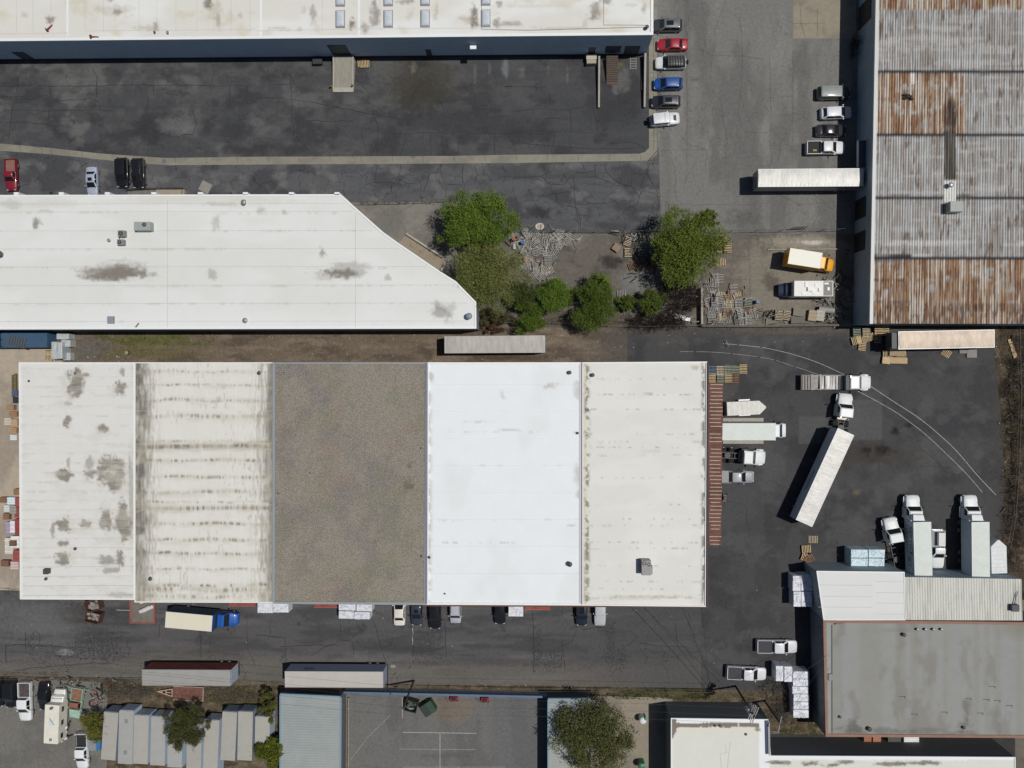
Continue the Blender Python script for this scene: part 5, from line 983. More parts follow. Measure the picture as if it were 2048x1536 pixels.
for (x, y, kd, L, rgb, lab, kw) in ((798.5, 1222, 'sedan', 4.8, (214, 210, 200), 'cream white sedan backed under the roof edge, leftmost of its row', {}), (833, 1222, 'sedan', 4.8, BK, 'dark blue grey sedan with sunroof right of the cream sedan', dict(sunroof=True, m=mat('paint_blue_grey', (.04, .045, .06), .25, na=0, coat=1))), (870, 1225, 'suv', 5.3, BK, 'long black sport utility car between the sunroof sedan and silver van', dict(m=blk, H=1.8, W=2.0)),
    (911, 1216, 'van', 4.9, (170, 172, 180), 'silver minivan with dark roof strips', dict(rails=TRIM, H=1.7)), (1000, 1219, 'suv', 4.7, BK, 'black utility car beside the lone white bundle', dict(m=blk, H=1.75)), (1163.5, 1221, 'suv', 4.9, (40, 52, 70), 'dark navy utility car with sunroof', dict(H=1.75, sunroof=True, m=mat('paint_navy', (.018, .026, .04), .25, na=0, coat=1))), (1200, 1221, 'boxy', 4.8, (176, 180, 184), 'silver boxy car at the right end of the row below the warehouse', dict(H=1.8))):
    car('parked_car', lab, 'car', kd, x, y, 270 if kd != 'sedan' or x > 820 else 90, L, rgb, group=G4, **kw) if x != 798.5 else car('parked_car', lab, 'car', kd, x, y, 90, L, rgb, group=G4, **kw)
car('pickup_truck', 'silver pickup reversed under the rusty dock canopy', 'pickup truck', 'pickup', 1470, 953.5, 0, 5.9, (136, 140, 146), 1.95, 1.8, bed=(mat('bed_silver', C(140, 140, 140), .6), None, None), roofrgb=(150, 152, 158))
def toolbox(t, d): mb = MB(); mb.box(-d['h']+.5, -d['h']+1.4, -.75, -.5, 1.0, 1.12, bev=.03); mb.build('sill_box', WHC, t)
car('pickup_truck', 'white pickup with charcoal bed cover, upper of two beside the tile edged building', 'pickup truck', 'pickup', 1554, 1293, 0, 6.2, WP, 2.05, 1.85, 'white pickups beside the tile edged building', bed=(mat('bed_cover', (.035, .035, .042), .7, ns=3, na=.1), None, None), extras=toolbox)
car('pickup_truck', 'white pickup with charcoal bed, lower of two beside the wrapped bundle row', 'pickup truck', 'pickup', 1493, 1346.5, -2, 6.1, WP, 2.05, 1.85, 'white pickups beside the tile edged building', bed=(mat('bed_cover', (.035, .035, .042), .7, ns=3, na=.1), None, None), extras=toolbox)
car('parked_car', 'black car left of the white pickup in the storage lot', 'car', 'suv', 20, 1388, 271, 4.6, BK, 1.95, 1.7, m=blk)
car('pickup_truck', 'white crew cab pickup with cluttered bed in the storage lot', 'pickup truck', 'pickup', 50, 1403, 271, 6.3, (222, 224, 226), 2.05, 1.9, bed=(mat('bed_clutter', C(74, 66, 64), .9, ns=3, na=.6), None, None))
car('parked_car', 'glossy black car right of the white pickup in the storage lot', 'car', 'sedan', 87, 1393, 270, 4.6, BK, 1.9, 1.45, m=blk)
car('parked_car', 'dark car cut off by the left photo edge in the storage lot', 'car', 'suv', -6, 1386, 272, 4.6, BK, 1.9, 1.7, m=blk)
def trunk(t, d): mb = MB(); mb.box(-d['h']+.2, d['bs']-.15, -.85, -.78, 1.3, 1.36); mb.box(-d['h']+.2, d['bs']-.15, .78, .85, 1.3, 1.36); mb.box(-d['h']+.2, -d['h']+.27, -.85, .85, 1.3, 1.36); mb.box(d['bs']-.22, d['bs']-.15, -.85, .85, 1.3, 1.36); mb.build('rack_frame', STEEL, t)
car('pickup_truck', 'white pickup with black framed bed at the bottom photo edge', 'pickup truck', 'pickup', 164, 1502, 271, 5.7, (222, 224, 226), 1.95, 1.8, bed=(mat('bed_liner', (.02, .02, .022), .8, ns=4, na=.3), None, None), extras=trunk)
def topper(t, d):
    mb = MB(); mb.box(-d['h']+.25, d['bs']-.1, -.2, .85, 1.0, 1.5, bev=.05); mb.build('cargo_lid', mat('lid_white', C(200, 203, 198), .5), t)
car('pickup_truck', 'white single cab pickup with pale bed box between the two big semitrailers', 'pickup truck', 'regcab', 1876, 1098.5, 270, 5.9, (212, 216, 216), 1.95, 1.75, bed=(mat('bed_grey', C(120, 122, 126), .8), None, None), extras=topper)

# ---- trailers and trucks
def trailer(label, fx, fy, rx, ry, W, rgb_side, roofm, H=4.1, axles=2, extras=None, name='semitrailer', sidem=None, ribs=0, gear=True, group=None, ribm=None, wob=0.0, rear='right', bows=0):
    """front and rear centre of the roof in the photo"""
    a = P(fx, fy, H); b = P(rx, ry, H); L = (a-b).length; c = (a+b)/2; ang = math.atan2(a.y-b.y, a.x-b.x)
    t = thing(name, label, 'trailer', (c.x, c.y, 0), ang, group); h = L/2; w = W/2; sm = sidem or paint('%d_%d_%d_box' % rgb_side, rgb_side, .5, .2)
    mb = MB(); mb.box(-h, h, -w, w, 1.12, H-.03, bev=.04); mb.build('box', sm, t)
    mb = MB(); n = 26; rs = []                       # roof skin, slightly uneven between bows
    for i in range(n+1):
        x = -h+.05+(L-.1)*i/n; rs.append([(x, -w+.03, H-.03), (x, -w+.05, H), (x, -w*.4, H+.02+wob*random.random()), (x, w*.4, H+.02+wob*random.random()), (x, w-.05, H), (x, w-.03, H-.03)])
    mb.rings(rs); mb.build('roof', roofm, t, smooth=wob > 0)
    mb = MB(); mb.box(-h, h, -w-.015, -w+.05, H-.06, H+.015); mb.box(-h, h, w-.05, w+.015, H-.06, H+.015); mb.box(h-.05, h+.015, -w, w, H-.06, H+.02); mb.box(-h-.015, -h+.05, -w, w, H-.06, H+.02); mb.build('top_rail', ribm or GALV, t)
    mb = MB(); mb.box(-h+.1, h-.2, -w+.1, -w+.2, .95, 1.12); mb.box(-h+.1, h-.2, w-.2, w-.1, .95, 1.12); mb.build('chassis', STEEL, t)
    wheels(t, [-h+1.6+1.25*i for i in range(axles)], W, .5, .28, True)
    for s in (-1, 1): mb = MB(); mb.box(-h-.02, -h+.02, s*w*.5-w*.47, s*w*.5+w*.47, 1.2, H-.2); mb.build('rear_door', sm, t)
    mb = MB(); mb.box(-h-.05, -h+.05, -w*.8, w*.8, .5, .62); mb.box(-h, -h+.06, -.5, -.4, .5, 1.1); mb.box(-h, -h+.06, .4, .5, .5, 1.1); mb.build('rear_bumper', STEEL, t)
    if gear:
        for s in (-1, 1): mb = MB(); mb.box(h-2.9, h-2.75, s*.75-.07, s*.75+.07, .05, 1.1); mb.box(h-3.0, h-2.65, s*.75-.15, s*.75+.15, 0, .06); mb.build('landing_leg', STEEL, t)
    if bows:
        mb = MB()
        for i in range(bows): x = -h+L*(i+.5)/bows; mb.box(x-.03, x+.03, -w+.05, w-.05, H+.005, H+.035)
        mb.build('roof_bows', roofm, t)
    if extras: extras(t, h, w, H)
    return t
RALU = mat('aluminium_roof', C(192, 191, 187), .5, metal=.14, ns=1.1, na=.14, bump=1.0, stretch=(1.6, .5, 1), ns2=3, na2=.06)  # stretched colour noise paints uneven sheen into the three aluminium roofs
RALU2 = mat('dull_aluminium_roof', C(168, 165, 158), .6, metal=.0, ns=.9, na=.2, bump=.5, stretch=(1.6, .5, 1), ns2=2, na2=.06)
RWARM = mat('warm_aluminium_roof', C(170, 155, 139), .5, metal=.14, ns=.9, na=.24, bump=1.0, stretch=(1.2, .5, 1), ns2=2.5, na2=.1)
RGRN = mat('pale_green_roof', C(196, 203, 198), .5, ns=.5, na=.06, ns2=3, na2=.05); RGR = mat('grey_fibre_roof', C(150, 148, 144), .7, ns=.5, na=.06, ns2=4, na2=.05); RCR = mat('cream_grey_roof', C(180, 176, 168), .6, ns=.4, na=.05, ns2=3, na2=.04)
SG = 'white and grey semitrailers parked on the site'
trailer('aluminium roofed semitrailer docked end on to the metal building', 1516.5, 356, 1727, 354.5, 2.65, (120, 120, 122), RALU, wob=.09, bows=26)
trailer('grey roofed semitrailer alone in the dirt alley under the trees', 889, 689.5, 1090, 688, 2.6, (170, 168, 160), RALU2, wob=.06)
def reefer(t, h, w, H):
    mb = MB(); mb.box(h+.03, h+.9, -w*.92, w*.92, 1.9, H-.25, bev=.06); mb.build('cooling_unit', mat('dark_unit', (.07, .08, .085), .6), t); mb = MB(); mb.box(h+.92, h+.95, -w*.7, w*.7, 2.2, H-.6); mb.build('grille', STEEL, t)
trailer('warm toned shiny semitrailer with dark cooling unit below the rusty roofed building', 1797, 681, 1989, 677, 2.65, (190, 180, 168), RWARM, extras=reefer, wob=.09)
def letters(parent, txt, x, y, z, size, rot, m, name='lettering', sx=1.0):
    cu = bpy.data.curves.new(name, 'FONT'); cu.body = txt; cu.size = size; cu.extrude = .004; cu.align_x = 'CENTER'; cu.align_y = 'CENTER'
    o = bpy.data.objects.new(name, cu); col.objects.link(o)
    dg = bpy.context.evaluated_depsgraph_get(); me = bpy.data.meshes.new_from_object(o.evaluated_get(dg)); bpy.data.objects.remove(o)
    me.materials.clear(); me.materials.append(m); o = bpy.data.objects.new(name, me); col.objects.link(o); o.location = (x, y, z); o.rotation_euler = rot; o.scale = (sx, 1, 1); o.parent = parent; return o
INK = mat('sign_ink', (.012, .018, .03), .6, na=0); INK2 = mat('faded_blue_ink', (.10, .16, .26), .6, na=0)
def svc(t, h, w, H):
    # west flank carries large dark lettering reading down the trailer
    letters(t, 'SERVICE', h-3.0, w+.03, 3.2, 1.1, (R(90), 0, R(180)), INK, sx=1.12); letters(t, 'P A R T N E R S', h-2.9, w+.03, 2.0, .62, (R(90), 0, R(180)), INK2, sx=1.05)
    mb = MB(); mb.box(h-7.0, h-5.3, w+.005, w+.025, 3.0, 3.1); mb.box(h-7.0, h-5.3, w+.005, w+.025, 2.2, 2.3); mb.box(h-7.0, h-6.9, w+.005, w+.027, 2.2, 3.1); mb.box(h-6.2, h-5.6, w+.005, w+.028, 2.5, 2.8); mb.build('logo_panel', INK2, t)
PALE = (150, 162, 168)
SWH = mat('trailer_side_pale', (.5, .56, .62), .55, ns=.5, na=.05)
trailer('pale roofed semitrailer with dark lettering down its flank, backed to the ribbed annex', 1844.5, 1044.5, 1847.2, 1153.5, 2.6, PALE, RGRN, extras=svc, sidem=SWH, ribm=WHC)
trailer('plain pale roofed semitrailer with blue grey flank, beside the small gabled trailer', 1961, 1044.5, 1962, 1153.5, 2.6, PALE, RGRN, sidem=SWH, ribm=WHC)
trailer('long silver roofed semitrailer standing diagonally in the truck yard', 1692, 863.5, 1608, 1046.5, 2.65, PALE, RALU, sidem=SWH, wob=.07, bows=13, ribm=WHC, extras=lambda t, h, w, H: letters(t, 'iN.com', -1.3, w+.03, 2.6, .8, (R(90), 0, R(180)), INK, sx=1.4))
def ics(t, h, w, H):
    letters(t, 'ICS', -h+4.0, -w-.03, 3.2, .8, (R(90), 0, 0), INK, sx=1.5) if 0 else letters(t, 'ICS', h-3.9, w+.03, 3.2, .75, (R(90), 0, R(180)), INK, sx=1.6)
    mb = MB(); mb.box(h-2.9, h-1.6, w+.005, w+.02, 3.0, 3.25); mb.build('arrow_mark', INK2, t)
trailer('cream roofed semitrailer with three dark letters on its grey flank, beside the fence', 569.5, 1358.5, 766.5, 1359.5, 2.55, PALE, RCR, sidem=mat('trailer_side_lilac', C(142, 150, 172), .6, ns=.6, na=.05), extras=lambda t, h, w, H: (letters(t, 'ICS', h-3.6, -w-.03, 3.1, .75, (R(90), 0, 0), INK, sx=1.5), letters(t, 'SCI'[::-1], h-3.6, w+.03, 3.1, .75, (R(90), 0, R(180)), INK, sx=1.5)))
def rtail(t, h, w, H): mb = MB(); mb.box(-h-.05, -h+.04, -w*.95, w*.95, 1.2, H-.15); mb.build('rear_frame', mat('pale_door', C(160, 176, 190), .6), t)
trailer('grey roofed semitrailer with rusty red flank by the road edge', 284, 1355, 461, 1356, 2.55, (110, 40, 34), RGR, sidem=mat('rust_red_side', (.24, .05, .035), .7, ns=.7, na=.3), extras=rtail)
# small trailers with a pointed nose
def vnose(label, fx, fy, rx, ry, W, H, roofm, nose=.9, fenders=True, sm=None):
    a = P(fx, fy, H); b = P(rx, ry, H); L = (a-b).length; c = (a+b)/2; ang = math.atan2(a.y-b.y, a.x-b.x); t = thing('cargo_trailer', label, 'trailer', (c.x, c.y, 0), ang); h = L/2; w = W/2
    poly = [(-h, -w), (h-nose, -w), (h, -.12), (h, .12), (h-nose, w), (-h, w)]; mb = MB(); mb.prism(poly, .55, H-.03); mb.build('box', sm or mat('trailer_white', C(200, 202, 200), .5), t)
    mb = MB(); n = 8; 
    mb.prism(inset(poly, .03), H-.03, H+.01); mb.build('roof', roofm, t)
    mb = MB()
    for i in range(7): x = -h+.3+i*(L-nose-.4)/6; mb.box(x-.03, x+.03, -w+.05, w-.05, H+.01, H+.035)
    mb.build('roof_bows', GALV, t)
    mb = MB(); mb.box(h, h+1.0, -.05, .05, .45, .55); mb.cyl((h+.8, 0, 0), (h+.8, 0, .7), .04, 8); mb.build('tongue', STEEL, t); wheels(t, (-.3, .6), W+.3, .33, .2)
    if fenders:
        for s in (-1, 1): mb = MB(); mb.box(-.75, 1.05, s*(w+.12)-.13, s*(w+.12)+.13, .7, .8, bev=.04); mb.build('fender', GALV, t)
    return t
vnose('small shiny cargo trailer with pointed nose at the dock canopy', 1532, 814.5, 1454, 818, 2.1, 2.5, mat('shiny_ribbed_roof', C(205, 204, 196), .6, metal=.0, ns=1.5, na=.12, bump=.8), 1.0)
vnose('small white cargo trailer with gabled pointed end beside the ribbed annex', 1997, 1080, 1999, 1147, 2.35, 2.6, mat('bright_sheet_roof', C(208, 210, 212), .6, metal=.0, ns=1.2, na=.1, bump=.6), 1.0)

def tractor(label, px, py, ang, rgb=(214, 217, 218), frame=3.2, sleeper=False, zr=2.2, L=2.5, group=None, name='semi_truck', fairing=False):
    """origin between hood and cab; hood forward +x"""
    loc = P(px, py, zr); loc.z = 0; t = thing(name, label, 'truck', loc, R(ang), group); pm = paint('%d_%d_%d' % rgb, rgb)
    mb = MB(); mb.rings([hullring(2.35, .78, .55, 1.35, .03), hullring(2.2, .95, .5, 1.5, .05), hullring(1.7, 1.02, .5, 1.62, .06), hullring(.75, 1.1, .5, 1.8, .07), hullring(.55, 1.1, .5, 1.85, .05)]); mb.build('hood', pm, t, smooth=True)
    mb = MB(); x0 = -1.25 if not sleeper else -2.3; zc = 2.75
    mb.rings([[(x0, -1.12, .9), (.75, -1.12, .9), (.75, 1.12, .9), (x0, 1.12, .9)], [(x0, -1.12, 1.9), (.7, -1.12, 1.9), (.7, 1.12, 1.9), (x0, 1.12, 1.9)], [(x0, -1.02, zc-.1), (.12, -1.0, zc-.1), (.12, 1.0, zc-.1), (x0, 1.02, zc-.1)], [(x0+.1, -.85, zc), (-.02, -.85, zc), (-.02, .85, zc), (x0+.1, .85, zc)]]); mb.build('cab', pm, t)
    mb = MB(); mb.add([(.715, -1.0, 1.95), (.715, 1.0, 1.95), (.16, .9, zc-.14), (.16, -.9, zc-.14)], [(0, 1, 2, 3)]); mb.build('windshield', GLASS, t)
    for s in (-1, 1):
        mb = MB(); mb.add([(-.6, s*1.125, 1.95), (.5, s*1.125, 1.95), (.15, s*1.04, zc-.2), (-.6, s*1.04, zc-.2)], [(0, 1, 2, 3)]); mb.build('side_window', GLASS, t)
        mb = MB(); mb.box(.55, .65, s*1.38-.13, s*1.38+.13, 1.8, 2.5, bev=.03); mb.cyl((.6, s*1.1, 2.4), (.6, s*1.38, 2.4), .025, 6); mb.build('mirror', TRIM, t)
        mb = MB(); mb.box(2.12, 2.36, s*.78-.16, s*.78+.16, 1.05, 1.25, bev=.04); mb.build('headlight', LAMP, t)
        mb = MB(); mb.cyl((-1.2, s*.95, .62), (.5, s*.95, .62), .3, 14); mb.build('fuel_tank', CHROME, t)
        mb = MB(); mb.rings([[(1.0, s*1.12-.12, .9), (1.0, s*1.12+.12, .9), (1.0, s*1.12+.12, .98), (1.0, s*1.12-.12, .98)], [(1.5, s*1.12-.14, 1.12), (1.5, s*1.12+.14, 1.12), (1.5, s*1.12+.14, 1.2), (1.5, s*1.12-.14, 1.2)], [(2.1, s*1.05-.14, .95), (2.1, s*1.05+.14, .95), (2.1, s*1.05+.14, 1.03), (2.1, s*1.05-.14, 1.03)]]); mb.build('fender', pm, t)
    if fairing:
        mb = MB(); mb.rings([[(x0+.1, -.9, zc), (x0+.1, .9, zc), (x0+.1, .85, 3.6), (x0+.1, -.85, 3.6)], [(x0+.9, -.85, zc), (x0+.9, .85, zc), (x0+.9, .75, 3.35), (x0+.9, -.75, 3.35)], [(-.2, -.7, zc), (-.2, .7, zc), (-.2, .6, zc+.06), (-.2, -.6, zc+.06)]]); mb.build('roof_fairing', pm, t)
    mb = MB(); xe = x0-frame
    for s in (-1, 1): mb.box(xe, x0+.6, s*.42-.06, s*.42+.06, .75, 1.0)
    for x in np.linspace(xe+.05, x0-.2, 5): mb.box(x-.05, x+.05, -.42, .42, .8, .95)
    mb.build('chassis', STEEL, t)
    if frame > 2:
        mb = MB(); mb.cyl((xe+1.25, 0, 1.02), (xe+1.25, 0, 1.14), .48, 16); mb.build('fifth_wheel', STEEL, t)
        mb = MB(); mb.box(x0-.45, x0-.15, -.75, .75, 1.0, 1.12); mb.box(x0-.4, x0-.3, -.85, -.75, 1.0, 1.6); mb.box(x0-.4, x0-.3, .75, .85, 1.0, 1.6); mb.build('deck_plate', mat('deck_plate', C(150, 146, 132), .5, metal=.5), t)
        wheels(t, (xe+.65, xe+1.9), 2.4, .5, .28, True)
    mb = MB(); mb.cyl((x0-.05, .9, .9), (x0-.05, .9, 3.0), .07, 10); mb.build('exhaust_stack', CHROME, t)
    wheels(t, (1.5,), 2.3, .5, .28)
    return t
tractor('white tractor unit coupled to the diagonal silver roofed semitrailer', 1692, 818, 84, frame=3.0)
tractor('white tractor unit coupled to the lettered semitrailer', 1829.5, 1023, 90, fairing=True, frame=2.6)
tractor('white tractor unit coupled to the plain pale roofed semitrailer', 1945.5, 1023, 90, fairing=True, frame=2.6)
tractor('white bobtail tractor unit beside the pale blue wrapped crates', 1789.5, 1068, 101, frame=4.3)
tractor('white bobtail tractor unit with black chassis under the dock canopy', 1503, 915, -3, frame=3.4)
def boxtruck(label, fx, fy, rx, ry, W, H, sidem, roofm, cabrgb, cabpx, sidebox=True, z0=.95, L_cab=2.4, name='box_truck', noses=1.0):
    a = P(fx, fy, H); b = P(rx, ry, H); L = (a-b).length; c = (a+b)/2; ang = math.atan2(a.y-b.y, a.x-b.x); t = thing(name, label, 'truck', (c.x, c.y, 0), ang); h = L/2; w = W/2; pm = paint('%d_%d_%d' % cabrgb, cabrgb)
    mb = MB(); mb.box(-h, h, -w, w, z0, H-.02, bev=.04); mb.build('box', sidem, t); mb = MB(); mb.prism([(-h+.04, -w+.04), (h-.04, -w+.04), (h-.04, w-.04), (-h+.04, w-.04)], H-.02, H+.01); mb.build('roof', roofm, t)
    mb = MB(); mb.box(-h-.01, -h+.04, -w-.01, w+.01, z0, H+.02); mb.build('rear_frame', pm, t); mb = MB(); mb.box(h-.03, h+.03, -w-.01, w+.01, H-.5, H+.015); mb.build('front_rail', pm, t)
    x = h+.15; cw = w*.86; hc = 2.45
    mb = MB(); mb.rings([[(x, -cw, .6), (x+1.7, -cw, .6), (x+1.7, cw, .6), (x, cw, .6)], [(x, -cw, 1.6), (x+1.6, -cw, 1.6), (x+1.6, cw, 1.6), (x, cw, 1.6)], [(x, -cw*.88, hc-.1), (x+1.0, -cw*.86, hc-.1), (x+1.0, cw*.86, hc-.1), (x, cw*.88, hc-.1)], [(x+.05, -cw*.75, hc), (x+.85, -cw*.75, hc), (x+.85, cw*.75, hc), (x+.05, cw*.75, hc)]]); mb.build('cab', pm, t)
    mb = MB(); mb.add([(x+1.61, -cw*.92, 1.65), (x+1.61, cw*.92, 1.65), (x+1.05, cw*.8, hc-.13), (x+1.05, -cw*.8, hc-.13)], [(0, 1, 2, 3)]); mb.build('windshield', GLASS, t)
    mb = MB(); mb.rings([hullring(x+1.55, cw*.98, .5, 1.55, .05), hullring(x+2.2, cw*.93, .5, 1.42, .06), hullring(x+1.55+1.3*noses, cw*.85, .5, 1.28, .05), hullring(x+1.55+1.5*noses, cw*.66, .55, 1.1, .03)]); mb.build('hood', pm, t, smooth=True)
    for s in (-1, 1):
        mb = MB(); mb.add([(x+.3, s*(cw+.012), 1.6), (x+1.35, s*(cw+.012), 1.6), (x+1.0, s*(cw*.9+.012), hc-.2), (x+.3, s*(cw*.9+.012), hc-.2)], [(0, 1, 2, 3)]); mb.build('side_window', GLASS, t)
        mb = MB(); mb.box(x+1.5, x+1.6, s*(cw+.3)-.1, s*(cw+.3)+.1, 1.6, 2.1, bev=.03); mb.cyl((x+1.55, s*cw, 1.9), (x+1.55, s*(cw+.3), 1.9), .02, 6); mb.build('mirror', TRIM, t)
        mb = MB(); mb.box(x+1.4+1.3*noses, x+1.5+1.5*noses, s*cw*.62-.15, s*cw*.62+.15, .85, 1.05, bev=.03); mb.build('headlight', LAMP, t)
    mb = MB(); mb.box(-h+.1, x+1.5, -.5, -.38, .6, z0); mb.box(-h+.1, x+1.5, .38, .5, .6, z0); mb.build('chassis', STEEL, t)
    wheels(t, (-h+L*.27,), W, .48, .28, True); wheels(t, (x+1.9,), W*.92, .48, .28); return t
SB = mat('box_side_grey', (.4, .42, .42), .5, ns=1, na=.04)
boxtruck('yellow cabbed box truck with white roof in the pallet yard', 1642.5, 521.5, 1578, 511.5, 2.45, 3.7, mat('yellow_side', C(196, 146, 30), .5, ns=1, na=.05), mat('white_box_roof', C(222, 220, 208), .5, ns=.8, na=.03), (222, 156, 20), None, noses=.75)
boxtruck('blue cabbed box truck with cream roof on the lower road', 424.5, 1247.5, 330.5, 1239, 2.6, 3.9, mat('navy_side', (.035, .055, .11), .5, ns=1, na=.06), mat('cream_box_roof', C(214, 209, 188), .55, ns=.6, na=.03), (20, 82, 160), None, noses=.9)
boxtruck('white box truck backed under the dock canopy', 1551, 863.5, 1440, 863.5, 2.65, 4.0, SB, RGRN, (210, 214, 216), None, noses=.4)
for y, nm in ((839.5, 'upper'), (884, 'lower')):
    lowwall('dock_kerb', nm+' pale concrete guide kerb beside the white box truck at the dock', [(1446, y), (1527, y)], .55, 0, .22, WCONC, 'kerb')
# flatbed straight truck carrying wrapped load
t = tractor('white flatbed truck with pale metal deck pointing at the curved guide lines', 1715, 765, 0, frame=.3)
mb = MB(); mb.box(-8.2, -1.5, -1.15, 1.15, .95, 1.2); mb.build('flatbed', mat('aluminium_deck', C(132, 128, 122), .6, metal=.1, ns=2.5, na=.35), t); mb = MB(); mb.box(-1.9, -1.35, -1.1, 1.1, 1.2, 2.6); mb.build('headboard', DGREY, t); wheels(t, (-6.4, -5.1), 2.4, .5, .28, True)
mb = MB()
for i in range(4): mb.box(-8.1+i*.42, -7.98+i*.42, -1.1, 1.1, 1.22, 1.3)
mb.build('slats', STEEL, t)
t2 = thing('foil_load', 'crumpled silver sheet load lying on the white flatbed truck', 'load', (*P(1665, 765, 1.6)[:2], 1.2)); mb = MB()
n = 14
for i in range(n):
    x0 = -1.9+i*.27; mb.rings([[(x0, -1, 0), (x0, -1, .35+random.uniform(-.12, .12)), (x0, 1, .35+random.uniform(-.12, .12)), (x0, 1, 0)], [(x0+.27, -1, 0), (x0+.27, -1, .35+random.uniform(-.12, .12)), (x0+.27, 1, .35+random.uniform(-.12, .12)), (x0+.27, 1, 0)]])
mb.build('sheeting', mat('silver_foil', C(190, 188, 184), .5, metal=.15, ns=3, na=.2, bump=.8), t2); mb = MB(); mb.box(-1.2, -1.1, -1.05, 1.05, .3, .55); mb.box(1.0, 1.1, -1.05, 1.05, .3, .55); mb.build('strap', TRIM, t2)
# motorhomes
def rv(label, px0, py0, px1, py1, W, H, cabdir, cabrgb, zroof, extras=None, cab=True, name='motorhome'):
    a = P(px0, py0, H); b = P(px1, py1, H); L = (a-b).length; c = (a+b)/2; ang = math.atan2(a.y-b.y, a.x-b.x); t = thing(name, label, 'motorhome', (c.x, c.y, 0), ang); h = L/2; w = W/2
    mb = MB(); mb.box(-h, h, -w, w, .7, H, bev=.08); mb.build('body', zroof, t)
    for i in range(3): mb = MB(); x = -h+1+i*(L-2)/2; mb.box(x-.4, x+.4, -w-.015, -w+.01, 1.7, 2.3); mb.box(x-.4, x+.4, w-.01, w+.015, 1.7, 2.3); mb.build('window', GLASS, t)
    wheels(t, (-h+1.6, h-.6), W, .4, .25)
    if cab:
        pm = paint('%d_%d_%d' % cabrgb, cabrgb); mb = MB(); mb.rings([hullring(h-.1, w*.9, .5, 1.9, .05), hullring(h+.8, w*.9, .5, 1.7, .06), hullring(h+1.0, w*.85, .5, 1.25, .06), hullring(h+1.7, w*.72, .5, 1.1, .04)]); mb.build('cab', pm, t, smooth=True)
        mb = MB(); mb.add([(h+1.0, -w*.75, 1.32), (h+1.0, w*.75, 1.32), (h+.5, w*.7, 1.85), (h+.5, -w*.7, 1.85)], [(0, 1, 2, 3)]); mb.build('windshield', GLASS, t)
    if extras: extras(t, h, w, H)
    return t
def rvx(t, h, w, H):
    for i, (x, y, a, b, z) in enumerate(((.55, .1, .45, .3, .3), (-.9, .2, .22, .25, .18), (1.5, .75, .3, .16, .06), (-.2, .8, .3, .14, .06), (-1.9, -.75, .35, .14, .05), (1.2, -.6, .14, .4, .12), (.1, .35, .3, .3, .1), (-.3, -.5, .15, .2, .1))):
        mb = MB(); mb.box(x-a, x+a, y-b, y+b, H, H+z, bev=.03); mb.build('roof_unit', mat('rv_unit', C(222, 222, 218), .5), t)
    mb = MB(); mb.box(-h+.15, -h+1.5, -w+.12, w-.12, H+.004, H+.02); mb.build('solar_panel', mat('solar_grey', C(92, 88, 86), .5, ns=6, na=.1), t); mb = MB(); mb.box(-h+.6, -h+.95, -.2, .3, H+.02, H+.1, bev=.02); mb.build('roof_vent', WHC, t)
RVW = mat('rv_white', C(212, 211, 205), .5, ns=1, na=.04)
rv('white camper with dark blue cab, roof vents and grey solar panel in the pallet yard', 1588, 577, 1667, 577, 2.4, 3.1, 1, (26, 40, 66), RVW, rvx)
def rvy(t, h, w, H):
    mb = MB(); mb.box(-h+.5, -h+.9, -.2, .2, H, H+.12); mb.build('roof_vent', GM2, t); mb = MB(); mb.cyl((h-.4, -.1, H), (h-.4, -.1, H+.25), .1, 8); mb.cyl((h-.45, -.1, H+.3), (h-.35, -.1, H+.34), .28, 14); mb.build('dish', GALV, t); mb = MB(); mb.cyl((0, -.5, H+.05), (1, .3, H+.08), .03, 6); mb.build('antenna', TRIM, t)
    mb = MB(); mb.box(-.2, .6, -.35, .35, H, H+.05); mb.build('hatch', mat('pale_hatch', C(196, 206, 210), .5), t)
rv('old cream motorhome with satellite dish beside the motorcycles', 104, 1410, 101, 1488, 2.35, 3.0, 1, (214, 214, 208), mat('rv_cream', C(216, 212, 200), .6, ns=1.2, na=.08), rvy)
def motorcycle(px, py, ang, label):
    t = thing('motorcycle', label, 'motorcycle', (*P(px, py, .6)[:2], 0), R(ang))
    for x in (.7, -.7):
        mb = MB(); mb.cyl((x, -.06, .32), (x, .06, .32), .32, 16); o = mb.build('wheel', TYRE, t); mb = MB(); mb.cyl((x, -.07, .32), (x, .07, .32), .18, 12); mb.build('rim', RIM, o)
    mb = MB(); mb.rings([hullring(.45, .12, .7, .9), hullring(.1, .2, .7, 1.02), hullring(-.2, .15, .7, .92)]); mb.build('fuel_tank', paint('cream_bike', (196, 200, 204)), t, smooth=True)
    mb = MB(); mb.box(-.75, -.15, -.15, .15, .72, .82, bev=.04); mb.build('seat', TRIM, t); mb = MB(); mb.cyl((.45, -.4, 1.05), (.45, .4, 1.05), .025, 8); mb.tube([(.45, 0, 1.05), (.7, 0, .35)], .04); mb.build('handlebar', CHROME, t)
    mb = MB(); mb.box(-.25, .35, -.18, .18, .3, .7, bev=.05); mb.build('engine', STEEL, t); mb = MB(); mb.box(-.95, -.55, -.32, -.16, .5, .8, bev=.04); mb.box(-.95, -.55, .16, .32, .5, .8, bev=.04); mb.build('saddlebag', MATS['paint_cream_bike'], t)
motorcycle(132, 1476, 25, 'pale motorcycle nearest the motorhome door'); motorcycle(134, 1455, 70, 'motorcycle standing closer to the bare brush beside the motorhome')
